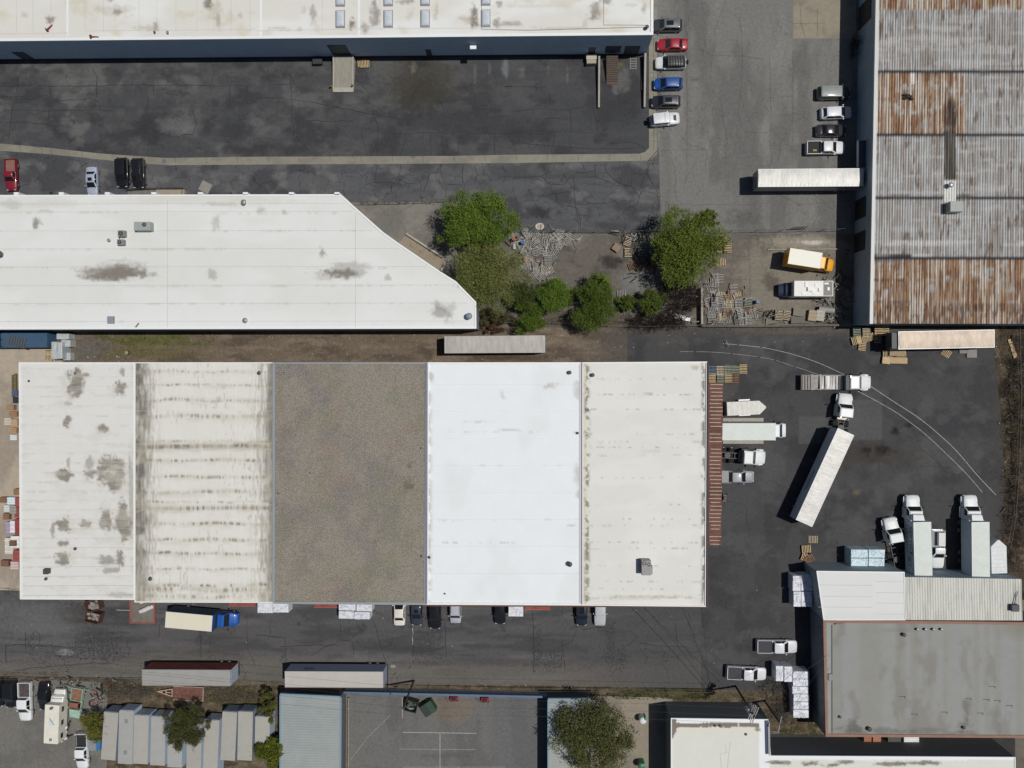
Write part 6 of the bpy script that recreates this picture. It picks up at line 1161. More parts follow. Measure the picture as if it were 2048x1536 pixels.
t = car('pickup_truck', 'derelict pale green pickup with rusty hood and open bed in the storage lot', 'pickup truck', 'regcab', 152, 1406, 262, 5.0, (122, 158, 138), 1.9, 1.7, bed=(mat('rust_bed', C(130, 92, 72), .9, ns=3, na=.4), None, None), m=mat('flaking_green', C(146, 178, 158), .8, ns=1.6, na=.25), roofm=mat('rusty_hood', C(128, 82, 66), .85, ns=2, na=.35))
# shipping containers and storage trailers, lower left
def container(label, px0, py0, px1, py1, W, H, sidem, roofm, group=None, name='storage_container', z0=.05, vents=None, vj=0):
    a = P(px0, py0, H); b = P(px1, py1, H); L = (a-b).length; c = (a+b)/2; ang = math.atan2(a.y-b.y, a.x-b.x); t = thing(name, label, 'container', (c.x, c.y, 0), ang, group); h = L/2; w = W/2
    mb = MB(); n = int(L/.28); 
    for s in (-1, 1):
        v = []; x = -h
        for i in range(n+1): x = -h+L*i/n; v.append((x, s*(w-(.03 if i % 2 else 0))))
        mb.add([(p[0], p[1], z0) for p in v]+[(p[0], p[1], H-.04) for p in v], [(i, i+1, n+2+i, n+1+i) for i in range(n)])
    mb.box(h-.05, h, -w, w, z0, H-.04); mb.box(-h, -h+.04, -w, w, z0, H-.04); mb.build('wall', sidem, t)
    mb = MB(); mb.box(-h, h, -w, w, H-.04, H, bev=.02); mb.build('roof', roofm, t)
    for s in (-1, 1): mb = MB(); mb.box(h, h+.05, s*w*.5-w*.46, s*w*.5+w*.46, z0+.15, H-.15); mb.build('door', sidem, t); mb = MB(); mb.cyl((h+.07, s*.25, z0+.2), (h+.07, s*.25, H-.2), .025, 6); mb.cyl((h+.07, s*.8, z0+.2), (h+.07, s*.8, H-.2), .025, 6); mb.build('lock_rod', GALV, t)
    if vents:
        for q in vents: mb = MB(); mb.box(q-.3, q+.3, -.25, .25, H, H+.08, bev=.03); mb.build('roof_vent', GM2, t)
    return t
LB = mat('pale_blue_side', C(176, 192, 208), .6, ns=1, na=.05); 
def tg(n, c, g=.06): return mat(n, C(*c), .75, ns=.7, na=g, ns2=5, na2=.05)
RT = [tg('tan_roof_a', (160, 158, 151)), tg('tan_roof_b', (156, 156, 153)), tg('tan_roof_c', (162, 160, 152)), tg('tan_roof_d', (158, 158, 155)), tg('tan_roof_e', (158, 155, 149))]
CG = 'storage trailers packed side by side at the lower left'
LBD = mat('dull_blue_side', C(128, 142, 160), .7, ns=1, na=.1)
for (x0, y0, x1, y1, mi, sm, lab, vn) in ((222.5, 1425, 216, 1520, 0, LBD, 'leftmost storage trailer, beside the small yellow green tree', None), (253, 1422, 250, 1528, 1, LB, 'second storage trailer from the left, with two roof vents', [2.6, -2.4]), (283, 1431.5, 280.5, 1528, 2, LB, 'third storage trailer from the left', None), (317, 1434, 314.5, 1531, 3, LB, 'fourth storage trailer from the left, touching the olive tree', None), (350, 1478, 349, 1535, 3, LB, 'short grey storage trailer mostly under the olive tree', None),
    (389, 1450, 387, 1545, 4, LB, 'storage trailer right of the olive tree, uncovered left side', None), (424, 1441, 419, 1562, 2, LB, 'storage trailer with wide pale blue side, right of the olive tree', None), (459.5, 1424, 455, 1521, 0, LBD, 'second storage trailer from the right, stained roof', None), (491, 1423.5, 489, 1521, 2, LBD, 'rightmost long storage trailer beside the bushes', None), (525, 1434, 524, 1488, 2, LB, 'short stained storage trailer half covered by bushes', None)):
    container(lab, x0, y0, x1, y1, 2.35, 3.1, sm, RT[mi], CG, 'storage_trailer', .5, vn)
container('dark blue shipping container at the left photo edge', -120, 680, 94, 679.5, 2.45, 2.6, mat('blue_side', (.05, .11, .19), .7, ns=1, na=.1), mat('blue_container_roof', C(54, 82, 108), .7, ns=1, na=.12, ns2=6, na2=.1))
def bin_(label, px, py, z, L, W, H, ang, m, open_=True, lidm=None, inner=None, name='waste_bin'):
    t = thing(name, label, 'waste container', (*P(px, py, z)[:2], 0), R(ang)); h = L/2; w = W/2; mb = MB(); 
    mb.prism([(-h*.92, -w*.92), (h*.92, -w*.92), (h*.92, w*.92), (-h*.92, w*.92)], .1, .25); k = .07
    for (x0, x1, y0, y1) in ((-h, h, -w, -w+k), (-h, h, w-k, w), (-h, -h+k, -w+k, w-k), (h-k, h, -w+k, w-k)): mb.box(x0, x1, y0, y1, .1, H)
    mb.build('bin', m, t); mb = MB(); mb.box(-h-.06, h+.06, -w-.06, -w, H-.12, H+.02); mb.box(-h-.06, h+.06, w, w+.06, H-.12, H+.02); mb.box(-h-.06, -h, -w, w, H-.12, H+.02); mb.box(h, h+.06, -w, w, H-.12, H+.02); mb.build('rim', lidm or m, t)
    mb = MB()
    for k2 in range(12): x = random.uniform(-h*.75, h*.75); y = random.uniform(-w*.7, w*.7); mb.box(x-.25, x+.25, y-.2, y+.2, .25, H*random.uniform(.4, .8))
    mb.build('contents', inner or mat('mixed_waste', C(120, 116, 110), .9, ns=3, na=.5), t); return t
RBN = mat('rusty_brown_bin', (.10, .045, .035), .8, ns=2, na=.3)
bin_('rusty brown open skip, upper of two beside the warehouse corner', 183, 1212, 1.6, 2.3, 1.7, 1.6, 15, RBN, inner=mat('white_waste', C(134, 130, 126), .8, ns=3, na=.5), name='skip'); bin_('rusty brown open skip, lower of two beside the warehouse corner', 183.5, 1236, 1.6, 2.3, 1.7, 1.6, -14, RBN, inner=MATS['white_waste'], name='skip')
DGN = mat('dark_green_bin', C(38, 66, 48), .7, ns=2, na=.15)
bin_('dark green open dumpster with junk in the fenced lot, under the lamp pole', 822, 1413, 1.5, 1.9, 1.7, 1.5, -14, mat('black_green_bin', C(32, 44, 36), .7, ns=2, na=.2), inner=mat('dark_junk', C(66, 74, 64), .9, ns=3, na=.7), name='dumpster')
t = thing('dumpster', 'closed dark green dumpster turned at an angle in the fenced lot', 'waste container', (*P(856, 1418, 1.5)[:2], 0), R(32)); mb = MB(); mb.box(-1.0, 1.0, -.9, .9, .15, 1.5, bev=.04); mb.build('bin', DGN, t)
mb = MB(); mb.box(-1.05, 0, -.95, .95, 1.5, 1.56, bev=.02); mb.build('lid', mat('black_lid', C(42, 52, 50), .7), t); mb = MB(); mb.box(.01, 1.05, -.95, .95, 1.5, 1.56, bev=.02); mb.build('lid', mat('green_lid', C(40, 70, 52), .6), t)
t = thing('waste_bin', 'small blue box trailer beside the white pickup at the photo bottom', 'box', (*P(189, 1491, 1.2)[:2], 0), R(-3)); mb = MB(); mb.box(-.95, .95, -.8, .8, .3, 1.2, bev=.04); mb.build('body', mat('blue_box', C(52, 110, 160), .6), t); mb = MB(); mb.box(-.98, .3, -.83, .83, 1.2, 1.26); mb.build('lid', mat('grey_lid', C(128, 134, 140), .7), t)
# ---------------------------------------------------------------- pallets, bundles, barrels and yard clutter
def pal_proto(m, m2, n=6, L=1.34, W=1.14):
    t = bpy.data.objects.new('pallet', None); t.empty_display_size = .3; col.objects.link(t); mb = MB()
    for i in range(n): x = -L/2+.05+i*(L-.1)/(n-1); mb.box(x-.058, x+.058, -W/2+random.uniform(-.02, .02), W/2+random.uniform(-.02, .02), .12, .145)
    mb.build('deck_boards', m, t); mb = MB()
    for y in (-W/2+.05, 0, W/2-.05): mb.box(-L/2, L/2, y-.04, y+.04, .02, .118)
    mb.build('stringers', m2, t); mb = MB()
    for x in (-L/2+.06, 0, L/2-.06): mb.box(x-.05, x+.05, -W/2, W/2, 0, .02)
    mb.build('base_boards', m2, t); return t
def wood(n, c): return mat('wood_'+n, C(*c), .9, ns=3, na=.25, ns2=20, na2=.15)
WD = {'grey': wood('grey', (150, 148, 143)), 'dgrey': wood('dgrey', (112, 110, 107)), 'tan': wood('tan', (186, 164, 126)), 'brown': wood('brown', (126, 98, 78)), 'blue': wood('blue', (84, 108, 132)), 'green': wood('green', (134, 142, 126)), 'pale': wood('pale', (176, 162, 136)), 'pink': wood('pink', (182, 148, 120))}
PR = {}
def pallet(kind, px, py, z, ang, label, group, tilt=(0, 0), sc=1.0):
    if kind not in PR:
        PR[kind] = pal_proto(WD[kind], wood('dark', (58, 54, 50)) if kind in ('grey', 'dgrey', 'green') else wood('dark_brown', (84, 66, 50))); o = PR[kind]
    else: o = dup(PR[kind], (0, 0, 0), 0)
    tag(o, label, 'pallet', group); o.location = P(px, py, z+.14); o.location.z = z; o.rotation_euler = (R(tilt[0]), R(tilt[1]), R(ang)); o.scale = (sc, sc, 1); return o
def stack(kind, px, py, n, ang, label, group, jit=.02, topkind=None):
    n = max(1, math.ceil(n*.58))
    for i in range(n):
        o = pallet((topkind if i == n-1 and topkind else kind), px, py, 0, ang+random.uniform(-2, 2), ('top of '+label) if i == n-1 else ['second', 'third', 'fourth', 'fifth', 'sixth', 'seventh'][n-2-i]+' down under '+label, group)
        b = P(px, py, n*.145); o.location = (b.x+random.uniform(-jit, jit), b.y+random.uniform(-jit, jit), i*.146)
PG = 'weathered pallets heaped beside the two big trees'
KW = dict(grey='grey', dgrey='dark grey', pale='pale', brown='brown', pink='pinkish', tan='tan', green='greenish', blue='blue')
SEEN = {}
def heaplab(kd, x, y, cx, cy, where, k):
    vw = ['topmost', 'top', 'upper', 'middle', 'lower', 'bottom', 'lowest']; hw = ['far left', 'left', 'inner left', 'centre', 'inner right', 'right', 'far right']
    r0 = 50 if 'trees' in where else 45; r1 = 68 if 'trees' in where else 50
    v = vw[max(0, min(6, int((y-cy+r0)/(2*r0)*7)))]; h = hw[max(0, min(6, int((x-cx+r1)/(2*r1)*7)))]; s = (where, kd, v, h); q = SEEN.get(s, 0); SEEN[s] = q+1
    return '%s%s loose pallet, %s %s of the %s' % (['', 'another ', 'third ', 'fourth ', 'fifth ', 'sixth '][min(q, 5)], KW[kd], v, h, where)
hp = [(1015, 466), (1148, 464), (1142, 482), (1108, 500), (1102, 545), (1070, 562), (1050, 545), (1040, 505)]
k = 0; tries = 0; lay = {}
while k < 60 and tries < 3000:
    tries += 1; x = random.uniform(1012, 1146); y = random.uniform(466, 560)
    if not inside(np.array([x]), np.array([y]), hp)[0]: continue
    dn = lay.get((int(x//16), int(y//14)), 0)
    if dn > 2: continue
    lay[(int(x//16), int(y//14))] = dn+1
    kd = random.choice(['grey', 'grey', 'grey', 'grey', 'dgrey', 'grey']) if random.random() > .06 else 'pink'; pallet(kd, x, y, .05+dn*.16, random.uniform(0, 180), heaplab(kd, x, y, 1075, 508, 'heap by the big trees', k), PG, (random.uniform(-14, 14), random.uniform(-14, 14))); k += 1
for (x, y, n, a, kd, lab) in ((1072, 503, 6, 78, 'grey', 'grey pallets by the heap, tilted to the right'), (1096, 520, 8, 90, 'grey', 'grey pallets right of the heap'), (1091.5, 542, 5, 4, 'pale', 'pale pallets below the heap'), (1067, 550, 5, 38, 'grey', 'grey pallets turned like a diamond'), (1104, 561, 4, 2, 'grey', 'grey pallets touching the small green tree'), (1068, 585, 3, 60, 'grey', 'grey pallets between two small trees'),
    (1256, 483, 4, 70, 'pale', 'pale pallets in the burnt corner'), (1256.5, 505, 5, 90, 'pale', 'grey brown pallets beside the dark hole'), (1283, 503, 6, 88, 'dgrey', 'dark pallets left of the round tree'), (1296, 503, 6, 88, 'dgrey', 'dark pallets touching the round tree'), (1268, 480, 5, 85, 'dgrey', 'shaded grey pallets under the fence'), (1266, 532, 3, 20, 'brown', 'brown broken pallets below the dark ones'), (1300, 530, 3, 60, 'brown', 'brown pallets beside the tree shadow'),
    (1444, 480, 3, 70, 'tan', 'yellowish pallets under the tree edge'), (1438, 496, 4, 88, 'tan', 'tan pallets right of the round tree'), (1456, 496, 4, 90, 'tan', 'second tan pallets right of the round tree'), (1442, 524, 1, 0, 'tan', 'single tan pallet on the beige concrete'), (1243, 588, 2, 3, 'grey', 'grey pallets behind the middle tree')):
    stack(kd, x, y, n, a, lab, 'pallet stacks in the pallet yard')
sp = [(1414, 555), (1470, 556), (1474, 600), (1512, 604), (1510, 642), (1420, 645), (1414, 600)]
k = 0; lay = {}
while k < 50:
    x = random.uniform(1414, 1512); y = random.uniform(556, 642)
    if not inside(np.array([x]), np.array([y]), sp)[0]: continue
    dn = lay.get((int(x//15), int(y//13)), 0); lay[(int(x//15), int(y//13))] = dn+1
    if dn > 4: k += .2; continue
    kd = random.choice(['grey', 'grey', 'dgrey', 'grey', 'brown', 'pale', 'grey']); pallet(kd, x, y, .05+dn*.16, random.choice([0, 90])+random.uniform(-16, 16), heaplab(kd, x, y, 1458, 605, 'heap by the concrete wall', k), 'pallets heaped beside the short concrete wall', (random.uniform(-9, 9), random.uniform(-9, 9))); k += 1
for x, y, n, a, kd, lab in ((1558, 631, 7, 88, 'pale', 'upright stack of pale pallets left of its twin by the long wall'), (1573.5, 631, 7, 78, 'pale', 'slanted stack of pale pallets right of its twin by the long wall'), (1430, 604, 7, 90, 'grey', 'square grey pallets in the heap'), (1497, 605, 7, 85, 'green', 'greenish pallets beside the blue barrel'), (1477, 607, 7, 92, 'grey', 'tall grey pallets left of the greenish ones'), (1462, 590, 4, 85, 'brown', 'brown pallets at the edge of the heap'), (1478, 586, 1, 0, 'brown', 'thin brown pallet on the concrete')):
    stack(kd, x, y, n, a, lab, 'pallet stacks in the pallet yard')
DG = 'pallet stacks at the corner of the dock canopy'
for x, y, kd, n, lab in ((1425, 741, 'blue', 9, 'blue topped pallets'), (1440.5, 741, 'pale', 9, 'beige pallets right of the blue topped ones'), (1456, 740.5, 'green', 8, 'green grey pallets in the upper row'), (1471.5, 740.5, 'green', 8, 'second green grey pallets in the upper row'), (1487, 738, 'tan', 7, 'tan pallets at the right end of the upper row'), (1424, 756, 'tan', 9, 'tan pallets at the left end of the lower row'), (1441, 755.5, 'green', 8, 'green grey pallets in the lower row'), (1457.5, 756, 'tan', 7, 'tan pallets in the lower row'), (1470.5, 756.5, 'brown', 7, 'brown pallets at the right end of the lower row')): stack(kd, x, y, n, 90, lab, DG)
MG = 'pallet stacks under the eave of the metal building'
for x, y, kd, n, a, lab in ((1714, 664, 'green', 8, 92, 'green grey pallets under the metal building eave'), (1733, 665, 'pale', 7, 90, 'pale pallets under the metal building eave'), (1757, 662, 'tan', 8, 88, 'bright tan pallets under the metal building eave'), (1771, 662, 'tan', 7, 88, 'second bright tan pallets under the metal building eave'), (1725, 692, 'tan', 3, 85, 'short tan pallets below the slanted row'), (1755.5, 677, 'pink', 5, 90, 'pinkish pallets left of the dark cooling unit')): stack(kd, x, y, n, a, lab, MG)
for i, (x, y) in enumerate(((1713, 681), (1724, 678), (1736, 675.5), (1745, 673))): stack('tan', x, y, 5, 14, ['first', 'second', 'third', 'fourth'][i]+' from the left in the slanted row of tan pallets', MG)
stack('tan', 1775, 707, 4, 2, 'tan pallets with a plywood sheet beside the warm toned semitrailer', MG); stack('tan', 1803, 706, 4, 2, 'tan pallets at the plywood sheets, right hand one', MG)
def sheetpile(name, lab, x, y, z, L, W, ang, m, n=4, th=.03, cat='board'):
    t = thing(name, lab, cat, (*P(x, y, z)[:2], 0), R(ang)); mb = MB()
    for i in range(n): j = random.uniform(-.05, .05); mb.box(-L/2+j, L/2+j, -W/2-j, W/2-j, z-th*(n-i), z-th*(n-i)+th*.8)
    mb.build('boards', m, t); mb = MB(); mb.box(-L*.4, -L*.3, -W/2, W/2, 0, z-th*n); mb.box(L*.3, L*.4, -W/2, W/2, 0, z-th*n); mb.build('bearers', WD['brown'], t); return t
PLY = mat('plywood', C(176, 152, 116), .8, ns=1.5, na=.12)
sheetpile('plywood_sheets', 'brown plywood sheets lying slanted over tan pallets', 1795, 706, .75, 2.3, .95, -4, mat('plywood_dull', C(150, 132, 108), .8, ns=1.5, na=.1)); sheetpile('plywood_sheets', 'long tan plywood pile below the warm toned semitrailer', 1797.5, 721, .5, 2.6, .9, -1, PLY); sheetpile('plywood_sheets', 'square tan plywood pile left of the long one', 1773, 721, .5, 1.15, .95, -6, mat('plywood_light', C(190, 166, 128), .8, ns=1.5, na=.1))
sheetpile('concrete_sheet_pile', 'grey flat panels beside the warm toned semitrailer, left piece', 1930, 701.5, .2, 1.6, .8, 0, mat('panel_grey', C(132, 130, 128), .9, ns=2, na=.1), 2, cat='panel'); sheetpile('concrete_sheet_pile', 'grey flat panels beside the warm toned semitrailer, right piece', 1943.5, 707, .25, 1.5, 1.2, 0, MATS['panel_grey'], 2, cat='panel')
sheetpile('plywood_sheets', 'long tan board lying on the dark east verge', 2025.5, 697, .2, 3.0, .55, -72, PLY, 2)
t = pallet('tan', 1893, 706, 0, -30, 'broken yellowish pallet alone on the asphalt below the warm toned semitrailer', 'lone pallets', (6, 4)); t['group'] = 'lone pallets'
sheetpile('wood_board', 'square grey wooden board lying on the service road above the cut corner warehouse', 410.5, 374, .06, 1.75, 1.65, -28, mat('board_grey', C(136, 132, 124), .9, ns=2, na=.12), 1, cat='board')
sheetpile('wood_board', 'brown board square at the left of the burnt pallets', 1233, 495, .6, 1.1, 1.1, -35, mat('board_brown', C(140, 118, 98), .9, ns=2, na=.15), 5, cat='board')
for x, y, a, lab in ((724, 126, 6, 'lower left of two tan pallets beside the concrete ramp'), (730, 128, 2, 'upper right of two tan pallets beside the concrete ramp')): pallet('tan', x, y, 0 if x < 726 else .15, a, lab, 'tan pallets beside the concrete ramp')
for x, y, n, a, kd, lab in ((1626.5, 1079, 1, 0, 'pale', 'single pale pallet above the three stacks'), (1613, 1098, 5, 2, 'tan', 'tan pallets, upper stack by the annex'), (1612, 1115, 5, -18, 'tan', 'turned tan pallets, middle stack by the annex'), (1619, 1118, 6, 35, 'brown', 'brown pallets overlapping the middle stack by the annex'), (1622, 1136, 4, 5, 'brown', 'brown pallets in the shade by the annex')): stack(kd, x, y, n, a, lab, 'pallet stacks left of the annex')
# wrapped bundles
WRAPS = {}
def wrapmat(kind):
    if kind in WRAPS: return WRAPS[kind]
    c = {'white': (214, 217, 224), 'blue': (190, 214, 222), 'grey': (176, 182, 184)}[kind]
    WRAPS[kind] = mat('wrap_'+kind, C(*c), .45, ns=3.5, na=.16, bump=1.0, ns2=11, na2=.14, stretch=(1, .45, 1)); return WRAPS[kind]
def bundle(x0, y0, x1, y1, z, lab, kind='white', group='white wrapped bundles', rz=0):
    a = P(x0, y1, z); b = P(x1, y0, z); t = thing('wrapped_bundle', lab, 'wrapped bundle', ((a.x+b.x)/2, (a.y+b.y)/2, 0), R(rz), group); w, h = (b.x-a.x)/2-.02, (b.y-a.y)/2-.02
    mb = MB(); n = 7; rs = []
    for i in range(n+1):
        x = -w+2*w*i/n; q = .05*random.uniform(-1, .4); rs.append([(x, -h+q, .12), (x, -h+q*.5, z*.5), (x, -h+.01, z-.08), (x, -h+.07, z-.01), (x, -h*.3, z+random.uniform(-.035, .02)), (x, h*.3, z+random.uniform(-.035, .02)), (x, h-.07, z-.01), (x, h-.01, z-.08), (x, h-q*.5, z*.5), (x, h-q, .12)])
    mb.rings(rs); mb.build('wrap', wrapmat(kind), t, smooth=False); mb = MB()
    for x in (-w*.7, 0, w*.7): mb.box(x-.08, x+.08, -h+.03, h-.03, 0, .12)
    mb.build('bearers', WD['brown'], t); mb = MB(); mb.box(-w*.45, w*.3, -.05, -.02, z+.025, z+.03); mb.box(-w*.35, w*.2, .14, .17, z+.025, z+.03); mb.box(-w*.8, -w*.2, h*.55, h*.6, z+.022, z+.028); mb.build('print_lines', mat('wrap_print', C(160, 168, 184), .6), t)
    mb = MB()
    for i in range(9):
        x, y = random.uniform(-w*.85, w*.85), random.uniform(-h*.85, h*.85); d = random.uniform(0, 6.28); p = [(x, y)]
        for k in range(5): x += math.cos(d)*.22; y += math.sin(d)*.22; d += random.uniform(-.7, .7); p.append((max(-w*.95, min(w*.95, x)), max(-h*.95, min(h*.95, y))))
        mb.ribbon(p, [.02, .07, .09, .07, .05, .02], z+.026+.0007*i)
    mb.build('creases', mat('wrap_crease', C(172, 177, 184), .6), t); return t
GA = 'wrapped bundles left of the annex'
bundle(1585.4, 1151.6, 1601.8, 1182.5, 2.45, 'narrow white wrapped bundle, upper left of four by the annex', group=GA); bundle(1602.3, 1150.7, 1625.2, 1182, 2.5, 'wide white wrapped bundle, upper right of four by the annex', group=GA); bundle(1587, 1183, 1602.5, 1214, 2.45, 'narrow white wrapped bundle, lower left of four by the annex', group=GA); bundle(1603, 1183, 1625, 1214, 2.45, 'wide white wrapped bundle, lower right of four by the annex', group=GA)
GB = 'pale blue wrapped crates above the annex'
for i, (a, b, c, d) in enumerate(((1702, 1099, 1736, 1116), (1737.5, 1099, 1770, 1116), (1702, 1116.6, 1736, 1133), (1737.5, 1116.6, 1769, 1133))): bundle(a, b, c, d, 2.75, ['upper left', 'upper right', 'lower left', 'lower right'][i]+' of the four pale blue wrapped crates above the annex', 'blue', GB)
for i, (a, c) in enumerate(((1708, 1722), (1723, 1738), (1739, 1752), (1753, 1768))): bundle(a, 1134, c, 1143, 2.5, ['first', 'second', 'third', 'fourth'][i]+' from the left of the small grey bundles behind the pale blue crates', 'grey', 'small grey bundles behind the pale blue crates')
GC = 'wrapped bundles beside the tile edged building'
for a, b, c, d, lab in ((1551.5, 1332, 1567, 1363, 'left of the two upright white bundles nearest the lower white pickup'), (1568.5, 1333, 1585, 1364.5, 'right of the two upright white bundles near the lower white pickup'), (1586, 1343, 1618.5, 1358, 'first white bundle from the top of the long row'), (1586, 1358.3, 1618.5, 1373, 'second white bundle from the top of the long row'), (1584.5, 1373.5, 1617, 1388, 'third white bundle from the top, shifted left in the long row'), (1587, 1388.5, 1618.8, 1403.5, 'fourth white bundle from the top of the long row'), (1587, 1404, 1618.8, 1419, 'fifth white bundle from the top of the long row'), (1586.5, 1419.8, 1618.5, 1436, 'last white bundle at the lower end of the long row')): bundle(a, b, c, d, 2.4, lab, group=GC)
GE = 'wrapped bundles along the lower side of the central warehouse'
for a, b, c, d, lab in ((515, 1206, 545.5, 1226.5, 'left white bundle under the gravel roof edge'), (546, 1206, 577, 1225.5, 'white bundle right of its twin under the gravel roof edge'), (677.5, 1208, 711, 1221.5, 'upper left of the four white bundles below the gravel roof'), (677.5, 1222.5, 707.5, 1238, 'lower left of the four white bundles below the gravel roof'), (713, 1208, 744, 1223, 'upper right of the four white bundles below the gravel roof'), (708.5, 1224, 739.5, 1239, 'lower right of the four white bundles below the gravel roof'), (1017, 1210, 1046.5, 1233.5, 'lone white bundle between the black car and a red dock step')): bundle(a, b, c, d, 2.2, lab, group=GE)
GH = 'wrapped bundles beside the blue container'
for a, b, c, d, z, lab in ((113, 667, 138, 679, 1.8, 'beige grey wrapped bundle touching the warehouse wall by the blue container'), (122, 679.5, 141, 694, 1.6, 'small grey wrapped bundle under the beige one'), (103, 683, 114, 719, 2.2, 'left long pale bundle beside the tan pallet'), (114.5, 684, 125, 718, 2.3, 'right long pale bundle beside the tan pallet'), (126, 705, 141, 721, 1.2, 'low torn grey bundle at the warehouse corner')): bundle(a, b, c, d, z, lab, 'grey', GH)
for i, y in enumerate((701, 714)): stack('tan', 97.5, y, 2, 90, ['upper', 'lower'][i]+' tan pallets beside the long pale bundles', 'tan pallets in the dirt alley')
# goods along the left wall
def crate(x, y, L, W, z, rgb, lab, ang=0, m=None, lid=None):
    t = thing('crate', lab, 'crate', (*P(x, y, z)[:2], 0), R(ang), 'goods stored along the left side of the stained roof section'); nm = 'goods_%d_%d_%d' % rgb; mm = m or mat(nm, C(*rgb), .7, ns=2.5, na=.2)
    mb = MB(); mb.box(-L/2, L/2, -W/2, W/2, .1, z, bev=.03); mb.build('body', mm, t); mb = MB()
    for i in range(3): yy = -W*.35+i*W*.35; mb.box(-L/2-.02, L/2+.02, yy-.05, yy+.05, z, z+.04)
    mb.build('battens', lid or mat(nm+'_b', C(*[min(235, int(v*1.15)) for v in rgb]), .7, ns=4, na=.2), t); return t
for a in ((29, 786, .9, .9, 1.2, (70, 84, 110), 'blue grey framed window unit leaning at the stained roof edge'), (31, 800, .9, 1.0, 1.0, (40, 42, 50), 'black crate under the blue grey window unit'), (20, 815, 1.2, .8, .8, (140, 116, 90), 'brown crate, upper of two at the left wall'), (26, 828, 1.3, .8, .8, (136, 106, 76), 'brown crate, lower of two at the left wall'), (15, 843, 1.1, 1.2, .7, (178, 168, 152), 'beige film wrapped pile sticking out to the left'), (28, 845, 1.1, 1.1, .9, (166, 142, 112), 'tan film wrapped pile against the left wall'), (27, 861, 1.0, .9, .8, (158, 122, 88), 'orange brown pile below the film wrapped ones'), (27, 875, 1.1, .9, .8, (188, 192, 194), 'white and grey pile above the bare sandy concrete'),
    (33, 984, 1.0, 1.0, 1.2, (128, 100, 72), 'brown wooden crate where the lower goods begin'), (6, 1000, 1.1, .9, .9, (118, 88, 64), 'brown crate at the photo edge beside a white pile'), (22, 1002, 1.3, 1.2, 1.0, (190, 204, 214), 'white and light blue strapped pile'), (36, 1004, 1.0, 1.4, 1.0, (146, 72, 66), 'dull red crate, uppermost of the red ones'), (14, 1017, 1.0, 1.1, .8, (186, 188, 188), 'milky wrapped pile left of the grey slats'), (25.5, 1019, 1.1, 1.4, 1.0, (140, 136, 128), 'grey slatted pile beside the milky wrapped one'), (12, 1033, 1.0, 1.0, .7, (120, 92, 72), 'brown crate below the milky wrapped pile'), (35, 1025, 1.0, 1.6, .9, (132, 66, 60), 'second dull red crate from the top'),
    (17, 1056, .8, 2.0, .9, (156, 138, 168), 'violet wrapped tall pile'), (25, 1054, .8, 2.0, 1.0, (206, 208, 212), 'white wrapped tall pile between violet and red'), (35.5, 1054, 1.0, 2.6, 1.1, (138, 60, 60), 'bright red long crate'), (18, 1092, 1.4, 2.6, 1.0, (196, 192, 184), 'large off white panel pile'), (30, 1084, 1.4, 1.9, 1.1, (214, 214, 212), 'white wrapped pile above the small brown box'), (24.5, 1087, 1.0, .9, 1.5, (106, 78, 60), 'small brown box on the white pile'), (33, 1112, 1.2, 1.9, 1.0, (144, 72, 70), 'red slatted crate near the lower end'), (9, 1127, 1.3, 1.0, .9, (110, 84, 66), 'brown box with dark strap near the lower left'), (29, 1131, 1.3, 1.3, .8, (182, 166, 160), 'pinkish wrapped pile, lowest of the goods'), (29.5, 767, .35, 3.2, .5, (104, 98, 62), 'long dark green rail bundle at the upper left wall'), (25, 772, .3, 3.6, .4, (92, 86, 76), 'long brown rail left of the green one')):
    crate(*a)
# barrels
def barrel(x, y, rgb, lab, z=.0, tilt=0):
    t = thing('barrel', lab, 'barrel', P(x, y, .9+z)); t.location.z = z; m = paint('%d_%d_%d' % rgb, rgb, .5, .2); mb = MB(); n = 14
    rs = []
    for zz, r in ((0, .27), (.04, .29), (.3, .29), (.32, .305), (.34, .29), (.58, .29), (.6, .305), (.62, .29), (.86, .29), (.9, .28)): rs.append([(r*math.cos(6.283*i/n), r*math.sin(6.283*i/n), zz) for i in range(n)])
    mb.rings(rs); mb.build('drum', m, t, smooth=True); mb = MB(); mb.cyl((.12, .08, .9), (.12, .08, .93), .04, 8); mb.cyl((-.12, -.08, .9), (-.12, -.08, .92), .03, 8); mb.build('bung', TRIM, t); t.rotation_euler = (R(tilt), 0, 0)
barrel(1045, 484, (40, 96, 150), 'blue barrel standing in the grey pallet heap', .5); barrel(1027.5, 477, (150, 84, 48), 'orange brown barrel at the left of the pallet heap', .5); barrel(1037, 473, (92, 80, 66), 'dull brown barrel between the orange and blue ones', .5); barrel(1516, 603, (46, 84, 140), 'blue barrel at the right end of the long pallet heap', .6); barrel(1028, 486, (170, 166, 158), 'pale barrel lying below the orange brown barrel', .2, 80)
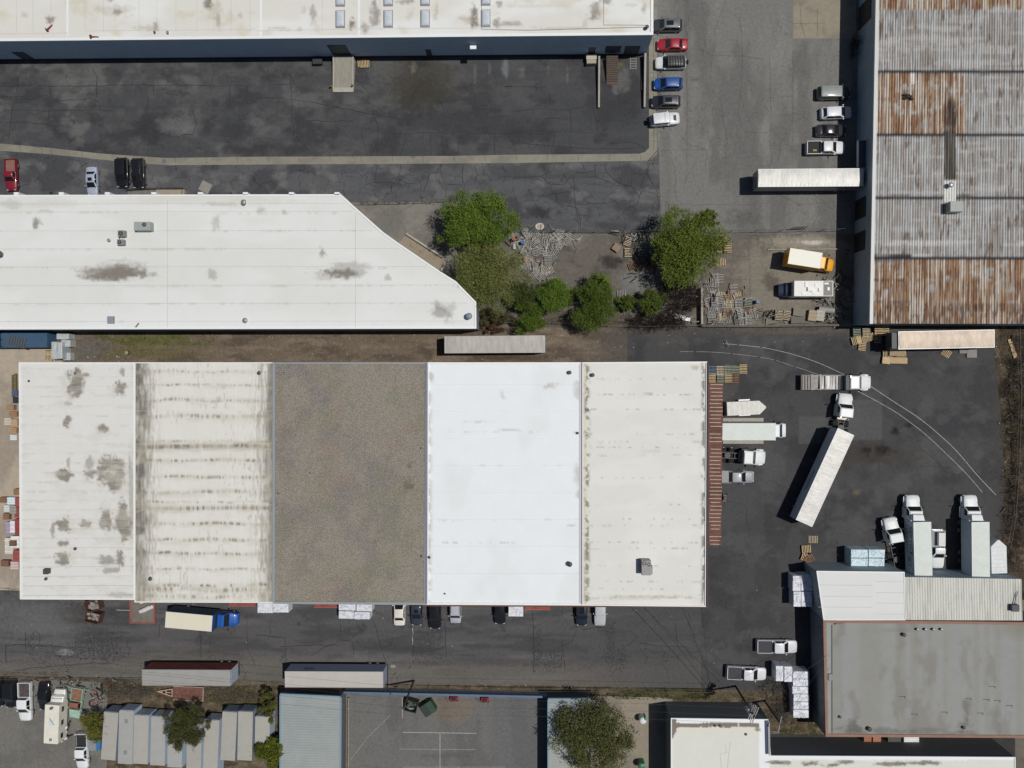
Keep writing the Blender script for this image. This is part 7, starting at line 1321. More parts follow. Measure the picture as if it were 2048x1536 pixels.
# manholes and grates
def disc(px, py, rx, ry, m, name, lvl, sq=None, sm=None, lab=None):
    t = thing(name, lab, 'manhole', (*P(px, py, 0)[:2], 0)); mb = MB(); n = 26
    mb.rings([[(rx*math.cos(6.283*i/n), ry*math.sin(6.283*i/n), 0) for i in range(n)], [(rx*math.cos(6.283*i/n), ry*math.sin(6.283*i/n), .04) for i in range(n)]]); mb.build('rim', m, t)
    mb = MB(); s = sq or rx*.7; mb.box(-s, s, -s*.8, s*.8, .04, .05); mb.build('cover', sm or GM2, t)
disc(1079.5, 453, .68, .54, mat('pale_manhole', C(190, 180, 168), .9, ns=3, na=.12), 'manhole', 0, .4, mat('manhole_lid', C(160, 150, 138), .9), 'pale oval concrete manhole ring with square lid above the pallet fence'); disc(786, 1332.5, .55, .22, mat('road_lid', C(118, 114, 106), .9), 'manhole', 0, .3, None, 'small oval road cover right of the cream roofed semitrailer')
t = thing('drain_grate', 'square iron grate set in the bend of the drainage gutter', 'drain', (*P(328, 323, 0)[:2], .02)); mb = MB(); mb.box(-.36, .36, -.36, .36, 0, .01); mb.build('frame', GM2, t); mb = MB()
for i in range(6): mb.box(-.3, .3, -.28+i*.11, -.23+i*.11, .01, .02)
mb.build('bars', STEEL, t)
# dock steps and railing behind the cut corner warehouse
t = thing('dock_stair', 'raised concrete dock with black handrail along the cut corner warehouse', 'dock', (*P(340, 384, 0)[:2], 0)); a = P(318, 392, 0); b = P(374, 381, 0)
mb = MB(); mb.box(a.x-t.location.x, b.x-t.location.x, a.y-t.location.y-1.5, b.y-t.location.y, 0, .9, bev=.02); mb.build('platform', mat('dock_beige', C(150, 140, 124), .9, ns=1, na=.12), t); c = P(256, 381, 0)
mb = MB(); mb.prism([(c.x-t.location.x, a.y-t.location.y), (a.x-t.location.x, a.y-t.location.y), (a.x-t.location.x, b.y-t.location.y), (c.x-t.location.x, b.y-t.location.y)], 0, .1, z1s=[.05, .88, .88, .05]); mb.build('ramp', mat('dock_grey', C(112, 110, 106), .9, ns=2, na=.25), t)
mb = MB(); x0, x1, y = c.x-t.location.x, b.x-t.location.x, b.y-t.location.y+.05
for z in (.95, 1.35, 1.85): mb.cyl((x0, y, z-.7 if z < 1.8 else z-.75), (x1, y, z), .035, 8)
for i in range(9): x = x0+(x1-x0)*i/8; mb.cyl((x, y, 0), (x, y, 1.15+.7*i/8), .035, 6)
mb.cyl((x1, y, 1.8), (x1, y-1.4, 1.8), .035, 8); mb.build('handrail', STEEL, t)
for x, y, L, W, rgb, lab in ((94, 386.5, .9, .6, (60, 58, 56), 'small dark box against the cut corner warehouse between red pickup and silver sedan'), (452, 387, 1.4, .5, (70, 56, 46), 'low brown box against the cut corner warehouse right of the grey board')):
    t = thing('equipment_box', lab, 'box', (*P(x, y, .6)[:2], 0)); mb = MB(); mb.box(-L/2, L/2, -W/2, W/2, 0, .6, bev=.03); mb.build('body', mat('eb_%d' % rgb[0], C(*rgb), .8), t); mb = MB(); mb.box(-L/2-.03, L/2+.03, -W/2-.03, W/2+.03, .6, .66); mb.build('lid', DGREY, t)
# fences
def chain(name, lab, pts, h=1.8, step=2.6, m=None, wires=True, tails=0):
    t = thing(name, lab, 'fence', (*P(*pts[0], 0)[:2], 0)); W = [P(x, y, 0) for x, y in pts]; L = -t.location; mm = m or mat('fence_steel', (.10, .10, .10), .6, metal=.3); mb = MB(); rl = MB(); nt_ = MB()
    for i in range(len(W)-1):
        a, b = W[i]+L, W[i+1]+L; d = (b-a).length; n = max(1, int(d/step))
        for k in range(n+(i == len(W)-2)): p = a.lerp(b, k/n); mb.cyl((p.x, p.y, 0), (p.x+random.uniform(-.05, .05), p.y+random.uniform(-.05, .05), h+.05), .035, 6); 
        rl.cyl((a.x, a.y, h), (b.x, b.y, h), .025, 6); rl.cyl((a.x, a.y, h*.5), (b.x, b.y, h*.5), .012, 4)
        if wires:
            e = (b-a)/d; w = .004; k = 0.0
            while k < d:
                for s in (0, 1):
                    k2 = min(d, k+h*.9); p = a+e*(k if s else k2); q = a+e*(k2 if s else k)
                    nt_.add([(p.x-e.x*w, p.y-e.y*w, .05), (p.x+e.x*w, p.y+e.y*w, .05), (q.x+e.x*w, q.y+e.y*w, h), (q.x-e.x*w, q.y-e.y*w, h)], [(0, 1, 2, 3)])
                k += .14
    mb.build('post', mm, t); rl.build('top_rail', mm, t)
    if wires: nt_.build('mesh_panel', mm, t)
    return t
chain('chain_link_fence', 'chain link fence with dark posts between the service road and the concrete apron', [(703, 409), (800, 407.5), (892, 403)]); chain('chain_link_fence', 'long chain link fence along the upper side of the pallet yard', [(1024, 463), (1150, 464.5), (1300, 465), (1460, 464.5), (1560, 463), (1683, 461.5)]); chain('chain_link_fence', 'sagging chain link fence below the row of small trees', [(960, 646), (1084, 646), (1150, 648), (1215, 652.5), (1300, 654), (1403, 651)], 1.5)
chain('chain_link_fence', 'chain link fence between the lower road and the blue capped fence', [(775, 1367.5), (900, 1370), (1024, 1373), (1180, 1374), (1330, 1375), (1420, 1376)]); chain('chain_link_fence', 'low wire fence between the lower road and the storage lot', [(-60, 1352), (60, 1353), (200, 1354), (284, 1354.5)], 1.2)
chain('wooden_fence', 'leaning wooden post fence along the dark east verge', [(2030, 655), (2033, 800), (2029, 930), (2022, 1030), (2012, 1090)], 1.3, 1.7, WD['dgrey'], False)
def gate(px, py, lab, w=2.0):
    t = thing('gate', lab, 'gate', (*P(px, py, 0)[:2], 0)); mb = MB()
    for z in (.3, 1.1, 1.9): mb.cyl((-w/2, 0, z), (w/2, 0, z), .035, 6)
    for x in (-w/2, -w/6, w/6, w/2): mb.cyl((x, 0, 0), (x, 0, 1.95), .035, 6)
    mb.build('frame', STEEL, t); mb = MB(); mb.box(-w/2, w/2, -.02, .02, .9, 1.0); mb.build('latch_bar', GALV, t)
gate(1594, 458, 'small steel frame gate standing before the pallet yard fence')
# utility poles and wires
def pole(px, py, h, lab, arms, azi, trans=0, lamp=False):
    b = P(px, py, 0); t = thing('utility_pole', lab, 'utility pole', b); mb = MB(); mb.cyl((0, 0, 0), (0, 0, h), .17, 12, r2=.12); mb.build('pole', mat('dark_wood_pole', (.05, .042, .036), .9, ns=2, na=.2), t)
    a = R(azi); dx, dy = math.cos(a), math.sin(a)
    for i, (z, L) in enumerate(arms):
        for s in ((-.14, .14) if trans else (.14,)):
            ox, oy = -dy*s, dx*s; mb = MB(); mb.tube([(-dx*L/2+ox, -dy*L/2+oy, z), (dx*L/2+ox, dy*L/2+oy, z)], .065, 6); c = mb.build('crossarm', mat('pale_arm', C(158, 156, 150), .7), t)
        mb = MB()
        for q in (-.48, -.25, .25, .48): mb.cyl((dx*L*q, dy*L*q, z+.06), (dx*L*q, dy*L*q, z+.24), .05, 8, r2=.03)
        mb.build('insulators', GALV, c)
    for i in range(trans):
        q = [-.7, .0, .75][i]; ox, oy = [(-.45, .15), (.1, .6), (-.1, -.55)][i]; mb = MB(); mb.cyl((ox, oy, h-2.7), (ox, oy, h-1.7), .27, 14); mb.dome((ox, oy, h-1.7), .27, .1); k = mb.build('transformer', mat('pale_transformer', C(190, 196, 196), .45), t, smooth=True); mb = MB(); mb.cyl((ox+.1, oy, h-1.62), (ox+.1, oy, h-1.35), .035, 8); mb.cyl((ox-.1, oy, h-1.62), (ox-.1, oy, h-1.35), .035, 8); mb.build('bushing', STEEL, k)
    if lamp: mb = MB(); mb.tube([(0, 0, h-1), (.6, -.2, h-.6), (.95, -.3, h-.6)], .04); mb.box(.85, 1.35, -.42, -.18, h-.7, h-.58, bev=.03); mb.build('street_lamp', GALV, t)
    return b
pA = pole(828, 1361, 10.2, 'dark utility pole leaning over the fenced lot fence with one pale crossarm', [(9.9, 3.1)], 91, 0, True)
pB = pole(1471, 1372, 10.8, 'dark utility pole carrying pale transformers and double crossarms by the charcoal wall', [(10.5, 2.8), (9.3, 2.4)], 68, 3)
pC = pole(1529, 1401, 8.4, 'shorter dark utility pole right of the transformer pole', [(8.2, 2.4)], 78, 0)
def wire(a, b, sag, lab, r=.014):
    a = Vector(a); b = Vector(b); n = 14; t = bpy.data
    pts = [tuple(a.lerp(b, i/n)-Vector((0, 0, sag*4*(i/n)*(1-i/n)))) for i in range(n+1)]
    tag(MB().tube(pts, r, 5).build('power_line', mat('wire_black', (.03, .03, .032), .6, na=0)), lab, 'power line', 'overhead wires between the utility poles and roofs')
tA, tB, tC = pA+Vector((0, 0, 9.95)), pB+Vector((0, 0, 10.6)), pC+Vector((0, 0, 8.3))
far = P(-160, 1330, 9.5)
wire(tB, P(1283, 1211, 5.9), .5, 'wire from the transformer pole to the off white roof edge, left one', .03); wire(tB+Vector((.3, 0, -.6)), P(1312, 1211, 5.9), .9, 'wire from the transformer pole to the off white roof edge, middle one', .018); wire(tB+Vector((.5, .3, -.8)), P(1402, 1211, 5.9), .4, 'wire from the transformer pole to the off white roof corner', .022); wire(tB+Vector((0, .5, -.4)), P(1440, 1180, 5.0), .3, 'wire from the transformer pole toward the dock canopy end', .014)
for i, dy in enumerate((-1.2, 0, 1.2)): wire(tA+Vector((0, dy, 0)), tB+Vector((dy*.35, dy*.9, 0)), .8, ['lowest', 'middle', 'uppermost'][i]+' long wire between the lamp pole and the transformer pole', .014); wire(far+Vector((0, dy*1.2, 0)), tA+Vector((0, dy, 0)), .6, ['lowest', 'middle', 'uppermost'][i]+' long wire running left from the lamp pole to the photo edge', .014)
wire(tB+Vector((.4, 1.0, 0)), P(1655, 1310, 5.6), .3, 'wire from the transformer pole to the tile edged roof, upper one', .02); wire(tC, P(1655, 1320, 5.5), .3, 'wire from the shorter pole to the tile edged roof', .02); wire(tC+Vector((.2, -.9, 0)), P(1540, 1480, 6.0), .1, 'short wire from the shorter pole to the bottom white roof', .02)
for i, (x, y) in enumerate(((-20, 1180), (-8, 1180))): wire(P(x, y+140, 7), P(x+46, y-40, 6), .3, ['left', 'right'][i]+' wire crossing the lower left road corner', .012)
# flat trailer with A-frame, in the weeds
t = thing('flatbed_trailer', 'rusty red flat trailer with pale A frame drawbar in the weeds above the storage trailers', 'trailer', (*P(376, 1387, .6)[:2], 0), R(-2)); mb = MB(); mb.box(-2.4, 2.5, -1.1, 1.1, .5, .62); mb.build('deck', mat('rusty_deck', C(108, 74, 64), .9, ns=1.5, na=.25), t); mb = MB(); PK = mat('pale_pink_frame', C(186, 160, 146), .7)
for a, b in (((2.5, -1.1), (2.5, 1.1)), ((-2.4, 1.1), (2.5, 1.1)), ((-2.4, -1.1), (2.5, -1.1))): mb.tube([(a[0], a[1], .66), (b[0], b[1], .66)], .06, 6)
mb.build('side_rail', PK, t); mb = MB()
for a, b in (((-2.6, .6), (-5.0, .1)), ((-2.6, -.6), (-5.0, .1)), ((-2.6, -.6), (-2.6, .6)), ((-3.6, -.38), (-3.6, .42)), ((-4.3, -.2), (-4.3, .28)), ((-2.9, .0), (-3.6, .0))): mb.tube([(a[0], a[1], .6), (b[0], b[1], .6)], .07, 6)
mb.build('drawbar', PK, t); wheels(t, (.3, 1.1), 2.5, .33, .2)
# white debris, small machines, odds and ends
def scrap(lab, x, y, n, sx, sy, cols, z=.5, name='scrap_pile', L=(.4, 1.6), cat='scrap pile'):
    t = thing(name, lab, cat, (*P(x, y, 0)[:2], 0)); 
    for ci, c in enumerate(cols):
        mb = MB()
        for i in range(max(2, int(n*.45/len(cols)))):
            mb.T = Matrix.Translation((random.gauss(0, sx), random.gauss(0, sy), random.uniform(.03, z)))@Matrix.Rotation(random.uniform(0, 6.28), 4, 'Z')@Matrix.Rotation(random.uniform(-.25, .25), 4, 'Y'); l = random.uniform(*L)/2; w = random.choice([.03, .05, .05, .08]); mb.box(-l, l, -w, w, -.03, random.choice([.03, .05, .2]))
        mb.build(['boards', 'metal_scraps', 'rubbish', 'rods', 'offcuts'][ci % 5], mat('scrap_%d_%d_%d' % c, C(*c), .8, ns=3, na=.3), t)
    return t
GR = (128, 126, 122); DK = (50, 47, 45); LT = (162, 160, 156); BR = (112, 90, 70)
scrap('jumble of grey slats and rods buried in the pallet heap by the trees', 1055, 505, 90, 1.8, 2.2, [GR, DK, LT, BR], .9); scrap('thin grey timbers spilled at the upper right of the pallet heap', 1112, 478, 60, 1.9, .8, [GR, LT], .5); scrap('long boards lying below the pallet heap beside the olive tree', 1056, 530, 30, .8, 1.5, [GR, BR], .4, L=(1.0, 3.0))
scrap('charred scrap between the dark pallets and the round tree', 1284, 528, 70, 1.6, 1.0, [BR, DK, (40, 34, 28)], .8); scrap('grey slat jumble above the dark pallets', 1262, 474, 50, 1.6, .6, [GR, DK, LT], .7); scrap('white broken panel pieces below the round tree', 1350, 563, 12, .3, .7, [LT, (214, 214, 214)], .3, L=(.5, 1.3)); scrap('small white litter pieces among the dead brush', 1310, 618, 12, 2.4, .8, [LT], .1, L=(.1, .4), name='litter_pile', cat='litter')
scrap('jumble of slats in the long pallet heap', 1452, 612, 90, 2.6, 2.2, [GR, DK, LT, BR], .9); scrap('grey beams and pipes stacked beside the white camper', 1652, 606, 44, .9, .5, [GR, DK], .5, L=(.5, 1.4)); scrap('metal rods and rubbish in the corner below the white camper', 1662, 636, 50, .7, .5, [GR, DK, (150, 148, 144), (70, 86, 72)], .5, L=(.3, .9)); scrap('black scrap and parts beside the camper and yellow truck', 1668, 560, 40, .7, 1.6, [DK, GR], .7); scrap('row of dark slats at the foot of the long wall', 1541, 629, 30, .9, .8, [DK, GR], .8, L=(.8, 1.4))
sheetpile('plywood_stack', 'wide grey brown panel pile above the long wall', 1606, 625, .5, 3.0, 1.2, -6, mat('grey_brown_panel', C(124, 116, 104), .9, ns=2, na=.15)); sheetpile('plywood_stack', 'darker panel pile touching the long wall', 1603, 640, .6, 3.2, 1.0, 0, mat('dark_panel', C(104, 100, 94), .9, ns=2, na=.15))
for x, c, lab in ((1625.5, (150, 134, 110), 'brown sided box with beige top above the long wall'), (1641, (160, 156, 146), 'pale framed box right of the brown sided box')):
    t = crate(x, 631, 1.25, 1.7, 1.2, c, lab, -8); t['group'] = 'boxes in the corner of the pallet yard'
t = thing('metal_roll', 'grey metal cylinder lying below the white camper', 'roll', (*P(1652, 620, .5)[:2], .5), R(-6)); mb = MB(); mb.cyl((-1.2, 0, 0), (1.2, 0, 0), .48, 18); mb.build('sheet', mat('roll_grey', C(140, 140, 138), .6, ns=3, na=.1), t, smooth=True); mb = MB(); mb.cyl((-1.24, 0, 0), (-1.2, 0, 0), .4, 16); mb.build('end', DARK, t); scrap('dark shaded scrap in the gap behind the camper', 1690, 600, 60, .8, 3.2, [DK, (74, 74, 74)], .8)
scrap('mixed metal rubbish and boards at the top of the storage lot', 150, 1374, 190, 3.4, .9, [GR, DK, (150, 148, 144), (120, 96, 70), (90, 100, 90)], .5, L=(.2, 1.1)); scrap('white appliance and pipes right of the green pickup', 191, 1398, 30, .7, .7, [LT, DK, (150, 50, 48)], .9, L=(.4, 1.1)); scrap('metal racks and ladders at the right of the storage lot rubbish', 200, 1390, 26, .6, 1.2, [DK, GR], .7, L=(.8, 2.0))
scrap('broken branches and boards along the dark east verge', 2028, 900, 60, .8, 9.0, [(80, 72, 62), DK, (96, 88, 78)], .2, L=(.3, 1.8)); scrap('sticks and litter at the top of the east verge', 2032, 760, 40, .9, 4.0, [(80, 72, 62), DK], .2, L=(.3, 1.6)); scrap('bright small rubbish in the dirt alley near the wrapped bundles', 222, 714, 26, 2.0, .5, [LT, GR], .08, L=(.1, .4), name='litter_pile', cat='litter')
t = thing('signboard', 'white broken signboard lying in the dead brush', 'sign', P(1365, 635, .4), R(-10)); t.location.z = .3; mb = MB(); v = [(-1.2, -.3), (-.4, -.38), (-.3, -.1), (.2, -.4), (1.2, -.4), (1.25, .15), (.5, .1), (.2, .35), (-1.2, .4)]; mb.prism(v, 0, .08); mb.build('panel', WHC, t); mb = MB(); mb.box(-1.1, 1.1, -.04, .04, -.3, 0); mb.build('support', STEEL, t)
def machine(lab, x, y, rgb, ang=0, name='utility_cart', cat='machine'):
    t = thing(name, lab, cat, (*P(x, y, .5)[:2], 0), R(ang)); mb = MB(); mb.box(-.6, .6, -.35, .35, .35, .7, bev=.06); mb.build('body', paint('%d_%d_%d' % rgb, rgb), t); mb = MB(); mb.box(-.3, .3, -.25, .25, .7, .95, bev=.05); mb.build('engine', TRIM, t); mb = MB(); mb.tube([(-.6, 0, .7), (-1.0, 0, 1.1)], .03); mb.tube([(-1.0, -.3, 1.1), (-1.0, .3, 1.1)], .03); mb.build('handle', STEEL, t); wheels(t, (-.45, .45), 1.0, .22, .12)
machine('small red machine partly under the blue capped fence, right one', 970, 1399.5, (150, 30, 40), 0); machine('small red machine partly under the blue capped fence, left one', 908, 1397.5, (140, 28, 38), 0); machine('dark red machine parked at the canopy edge', 1449, 996, (60, 22, 26), 85)
def drum2(x, y, lab, lidc, body=(214, 214, 216)):
    t = thing('water_tank', lab, 'tank', (*P(x, y, 1.6)[:2], 0)); mb = MB(); mb.cyl((0, 0, 0), (0, 0, 1.5), .55, 18); mb.dome((0, 0, 1.5), .55, .25, 18); mb.build('tank', paint('%d_%d_%d' % body, body, .5, .2), t, smooth=True); mb = MB(); mb.cyl((.35, .35, 0), (.35, .35, 1.75), .22, 12); mb.build('cap', mat('green_cap', C(*lidc), .6), t)
drum2(1286, 1442, 'white rounded tank with green fitting on the beige path', (60, 150, 120)); drum2(1283, 1533, 'green topped tank at the bottom photo edge on the beige path', (50, 110, 70), (60, 110, 80))
t = thing('steel_rack', 'brown steel rack lying over the blue shipping container', 'rack', (*P(35, 684, 2.8)[:2], 2.6), R(-12)); mb = MB()
for i in range(7): mb.box(-1.4+i*.42, -1.34+i*.42, -.7, .7, 0, .25)
mb.build('bars', mat('rack_brown', C(98, 92, 84), .8), t); mb = MB(); mb.box(-1.5, 1.4, -.75, -.68, 0, .3); mb.box(-1.5, 1.4, .68, .75, 0, .3); mb.build('rails', MATS['rack_brown'], t)
t = thing('metal_cage', 'pale grey cage at the left photo edge beside the blue container', 'cage', (*P(9, 680, 1.4)[:2], 2.6)); mb = MB(); mb.box(-.6, .6, -1.1, 1.1, .9, 1.0); mb.build('lid', GALV, t); mb = MB()
for x in (-.58, .58):
    for y in (-1.08, 0, 1.08): mb.box(x-.04, x+.04, y-.04, y+.04, 0, .9)
mb.build('frame', STEEL, t)
for x, y, lab in ((256, 705.5, 'round brown stump in the dirt alley below the green weeds'),): t = thing('tree_stump', lab, 'stump', P(x, y, 0)); mb = MB(); mb.cyl((0, 0, 0), (0, 0, .45), .38, 12, r2=.3); mb.build('bark', mat('stump_bark', C(84, 74, 62), .9), t); mb = MB(); mb.cyl((0, 0, .45), (0, 0, .46), .28, 12); mb.build('cut_face', mat('stump_top', C(150, 140, 122), .9), t)
for i, (x0, y0, x1, y1) in enumerate(((752, 1383, 752, 1383),)): pass
def barrier(x, y, L, ang, lab, m, z=.7): t = thing('leaning_bars', lab, 'bars', (*P(x, y, 0)[:2], 0), R(ang)); mb = MB(); [mb.cyl((-L/2, i*.12, .1), (L/2, i*.12+.1, z), .03, 6) for i in range(3)]; mb.build('bars', m, t); mb = MB(); mb.box(-.1, .1, -.1, .4, 0, .3); mb.build('block', WCONC, t)
barrier(346, 1293+79, 2, 0, 'loose bars beside the rusty flank semitrailer', STEEL) if 0 else None
# orange and black goods under the tile edged roof
for i, (x0, x1, rgb, lab) in enumerate(((1728, 1743, (140, 92, 70), 'orange crate under the lower tile edge, left one'), (1746, 1762, (150, 102, 76), 'orange crate under the lower tile edge, right one'), (1776, 1802, (70, 68, 66), 'dark slatted rack under the lower tile edge'), (1808, 1838, (200, 204, 204), 'white wrapped pile under the lower tile edge'))):
    t = crate((x0+x1)/2, 1479, (x1-x0)*.076, 1.0, 1.4, rgb, lab); t['group'] = 'goods in the side lane under the tile edge'
# ---------------------------------------------------------------- trees, bushes, weeds
def leafmat(name='leaf'):
    m, nt, b = _pr(name); N = nt.nodes; L = nt.links; a = N.new('ShaderNodeVertexColor'); a.layer_name = 'Col'
    b.inputs['Roughness'].default_value = .6; b.inputs['Specular IOR Level'].default_value = .25; L.new(a.outputs[0], b.inputs['Base Color'])
    tr = N.new('ShaderNodeBsdfTranslucent'); mx = N.new('ShaderNodeMixShader'); mx.inputs[0].default_value = .25; L.new(a.outputs[0], tr.inputs[0]); L.new(b.outputs[0], mx.inputs[1]); L.new(tr.outputs[0], mx.inputs[2]); L.new(mx.outputs[0], N['Material Output'].inputs[0]); return m
LEAF = leafmat(); BARK = mat('bark', (.045, .037, .030), .95, ns=3, na=.3); TWIG = mat('dead_twig', (.10, .085, .07), .95, ns=3, na=.3); TWD = mat('dark_twig', (.035, .028, .024), .95, ns=3, na=.3)
def leaves(name, C0, sz, cols, parent=None, flat=.35, loc=(0, 0, 0), out=None):
    """C0: Nx3 centres; one small pointed leaf-spray quad at each"""
    n = len(C0); nrm = rng.normal(size=(n, 3)); nrm[:, 2] = np.abs(nrm[:, 2])+flat; nrm /= np.linalg.norm(nrm, axis=1)[:, None]
    r0 = rng.normal(size=(n, 3))
    if out is not None: r0 = np.cross(nrm, out*1.3+r0*.55)
    u = np.cross(nrm, r0) if out is None else np.cross(r0, nrm); u /= np.linalg.norm(u, axis=1)[:, None]; v = np.cross(nrm, u); s = sz*rng.uniform(.55, 1.35, n)[:, None]
    V = np.stack([C0-u*s, C0-v*s*.3+u*s*.1, C0+u*s*1.1, C0+v*s*.3-u*s*.1], 1).reshape(-1, 3); F = np.arange(4*n).reshape(n, 4)
    me = bpy.data.meshes.new(name); me.from_pydata(V.tolist(), [], F.tolist()); me.materials.append(LEAF); ca = me.color_attributes.new('Col', 'FLOAT_COLOR', 'POINT')
    cc = np.repeat(np.column_stack([cols, np.ones(n)]), 4, 0).astype(np.float32); ca.data.foreach_set('color', cc.ravel()); o = bpy.data.objects.new(name, me); col.objects.link(o)
    if parent: o.parent = parent
    o.location = loc; return o
def tree(label, px, py, rx, ry, h, rgb, n, cat='tree', name='tree', sz=.17, dens=1.0, rgb2=None, bare=0, group=None, low=.25, lobes=None, trunk=True):
    zc = h*.62; c = P(px, py, zc); t = thing(name, label, cat, (c.x, c.y, 0), 0, group); g = .079*(1-zc/CAM_H); RX, RY = rx*g, ry*g
    lb = []; K = lobes or max(26, int(RX*RY*3.2)); n = int(n*1.55); sz = sz*.82
    ph0, ph1 = random.uniform(0, 6), random.uniform(0, 6)
    for i in range(K):
        a = random.uniform(0, 6.283); q = math.sqrt(random.random())*random.choice([.8, .9, 1.0])*(1+.10*math.sin(2*a+ph0)+.09*math.sin(3*a+ph1)+.06*math.sin(5*a+ph0)); rr = random.uniform(.12, .26)*min(RX, RY)*(1.25-.5*q)*(1.15 if RX < 3.2 else 1); zz = zc+(h-zc-rr)*math.sqrt(max(0, 1-q*q))*random.uniform(-.3, 1.15)-(.2 if random.random() > .7 else 0)*h*low
        lb.append((RX*q*math.cos(a), RY*q*math.sin(a), zz, rr))
    w = np.array([l[3]**2 for l in lb]); w = w/w.sum(); idx = rng.choice(K, n, p=w); Lb = np.array(lb)[idx]
    # leaves gather in sprays along each lobe's surface
    ns = max(1, n//14); sp = rng.normal(size=(ns, 3)); sp[:, 2] = sp[:, 2]*.75+.15; sp /= np.linalg.norm(sp, axis=1)[:, None]; sidx = rng.integers(0, ns, n); d = sp[sidx]+rng.normal(size=(n, 3))*.11
    r = rng.uniform(.65, 1.45, ns)[sidx]*rng.uniform(.62, 1.12, n); C0 = Lb[:, :3]+d*Lb[:, 3:4]*r[:, None]; OUT = d/np.linalg.norm(d, axis=1)[:, None]
    if dens < 1: keep = vnoise(C0[:, 0]*1.1+50, C0[:, 1]*1.1+50, 5) < dens; C0 = C0[keep]; sidx = sidx[keep]; idx = idx[keep]; OUT = OUT[keep]
    m = len(C0); g0 = lambda q: (q[0]*1.27, q[1]*1.17, q[2]*1.16); c1 = np.array(C(*g0(rgb))); c2 = np.array(C(*g0(rgb2 or tuple(int(v*.72) for v in rgb)))); f = np.clip(rng.uniform(0, 1, ns)[sidx]**1.3*.65+rng.uniform(0, 1, K)[idx]*.4+rng.normal(size=m)*.08, 0, 1)[:, None]
    cols = c1*(1-f)+c2*f; cols = cols*rng.uniform(.8, 1.2, (m, 1)); leaves('crown', C0, sz*1.2, cols, t, out=OUT)
    mb = MB()
    if trunk: mb.tube([(0, 0, 0), (.1, .05, h*.25), (.05, .1, h*.4)], [.28, .22, .16], 8)
    for i in range(min(K, 16)):
        L = lb[i]; z0 = h*random.uniform(.2, .4) if trunk else .1; mid = (L[0]*.45+random.uniform(-.3, .3), L[1]*.45+random.uniform(-.3, .3), (z0+L[2])/2); mb.tube([(.05, .08, z0), mid, (L[0], L[1], L[2])], [.11, .07, .03], 5)
    mb.build('trunk', BARK, t)
    if bare:
        mb = MB()
        for i in range(bare):
            a = random.uniform(0, 6.283); q = random.uniform(.55, .95); x, y = RX*q*math.cos(a), RY*q*math.sin(a); z = zc*random.uniform(.6, 1.1); p = [(x, y, z)]
            for k in range(3): x += math.cos(a)*random.uniform(.15, .4)+random.uniform(-.2, .2); y += math.sin(a)*random.uniform(.15, .4)+random.uniform(-.2, .2); z += random.uniform(-.1, .2); p.append((x, y, z))
            mb.tube(p, [.025, .018, .012, .006], 3)
        mb.build('bare_twigs', TWIG, t)
    return t
tree('big bright green tree at the cut corner, upper of the two large neighbours', 954, 440, 76, 62, 9.0, (94, 118, 46), 15000, rgb2=(64, 90, 32)); tree('big pale olive tree at the cut corner, lower of the two large neighbours', 976, 546, 76, 72, 8.5, (106, 120, 68), 17000, rgb2=(76, 86, 44), sz=.15, bare=60)
tree('wide round green tree over the fence in the pallet yard', 1374, 489, 84, 72, 8.5, (96, 116, 46), 19000, rgb2=(62, 80, 34), bare=50); tree('small paler tree crown at the top right of the round pallet yard tree', 1405, 440, 34, 20, 6.0, (92, 108, 50), 2600, dens=.8)
SG2 = 'small green trees in a row below the pallet yard'
tree('small dark green tree in the row, touching the lone grey semitrailer', 1060, 632, 33, 36, 5.0, (80, 106, 36), 3800, group=SG2, sz=.15); tree('small shady tree between the olive tree and the row', 1043, 594, 32, 32, 4.5, (66, 86, 34), 2600, group=SG2, sz=.15); tree('small bright green tree second in the row', 1105, 592, 38, 37, 5.0, (86, 116, 40), 5200, group=SG2, sz=.15); tree('largest green tree in the row, in the middle', 1194, 606, 52, 58, 6.0, (78, 102, 38), 9000, group=SG2, sz=.15); tree('pale sprouting top at the left of the largest row tree', 1203, 562, 17, 13, 5.2, (104, 128, 60), 900, group=SG2)
tree('little round green bush right of the largest row tree', 1254, 606, 18, 18, 3.0, (80, 102, 40), 1300, 'bush', 'bush', group=SG2, trunk=False); tree('green bush at the right end of the row beside the dead brush', 1303, 602, 34, 25, 3.8, (78, 100, 38), 2300, 'bush', 'bush', group=SG2, trunk=False); tree('tiny green bush left of the second small tree', 1142, 588, 9, 12, 3.0, (84, 112, 40), 500, 'bush', 'bush', group=SG2, trunk=False)
tree('dull olive bush under the big olive tree at the roof tip', 990, 636, 36, 20, 3.2, (78, 80, 50), 3200, 'bush', 'bush', sz=.13, bare=60, trunk=False); tree('reddish brown bush at the alley edge under the olive tree', 985, 656, 26, 11, 2.0, (84, 66, 52), 1400, 'bush', 'bush', sz=.12, bare=40, trunk=False)
tree('small yellow green tree left of the storage trailers', 188, 1450, 27, 34, 4.8, (100, 108, 46), 3400, sz=.13, rgb2=(74, 82, 36), bare=60); tree('dark olive tree standing among the storage trailers', 371, 1450, 42, 55, 6.2, (76, 84, 46), 9500, sz=.13, rgb2=(48, 56, 34), bare=120)
tree('ragged green bushes at the left wall of the ribbed shed', 537, 1412, 20, 38, 4.0, (88, 96, 48), 3400, 'bush', 'bush', sz=.13, trunk=False, bare=40); tree('dense leafy green tree at the bottom left of the ribbed shed', 541, 1504, 31, 36, 5.0, (92, 106, 34), 4200, sz=.2, rgb2=(52, 66, 24))
tree('wide dark olive tree over the pale ribbed shed at the bottom', 1186, 1472, 84, 72, 8.5, (88, 98, 56), 18000, sz=.17, rgb2=(56, 62, 38), bare=60, dens=.9)
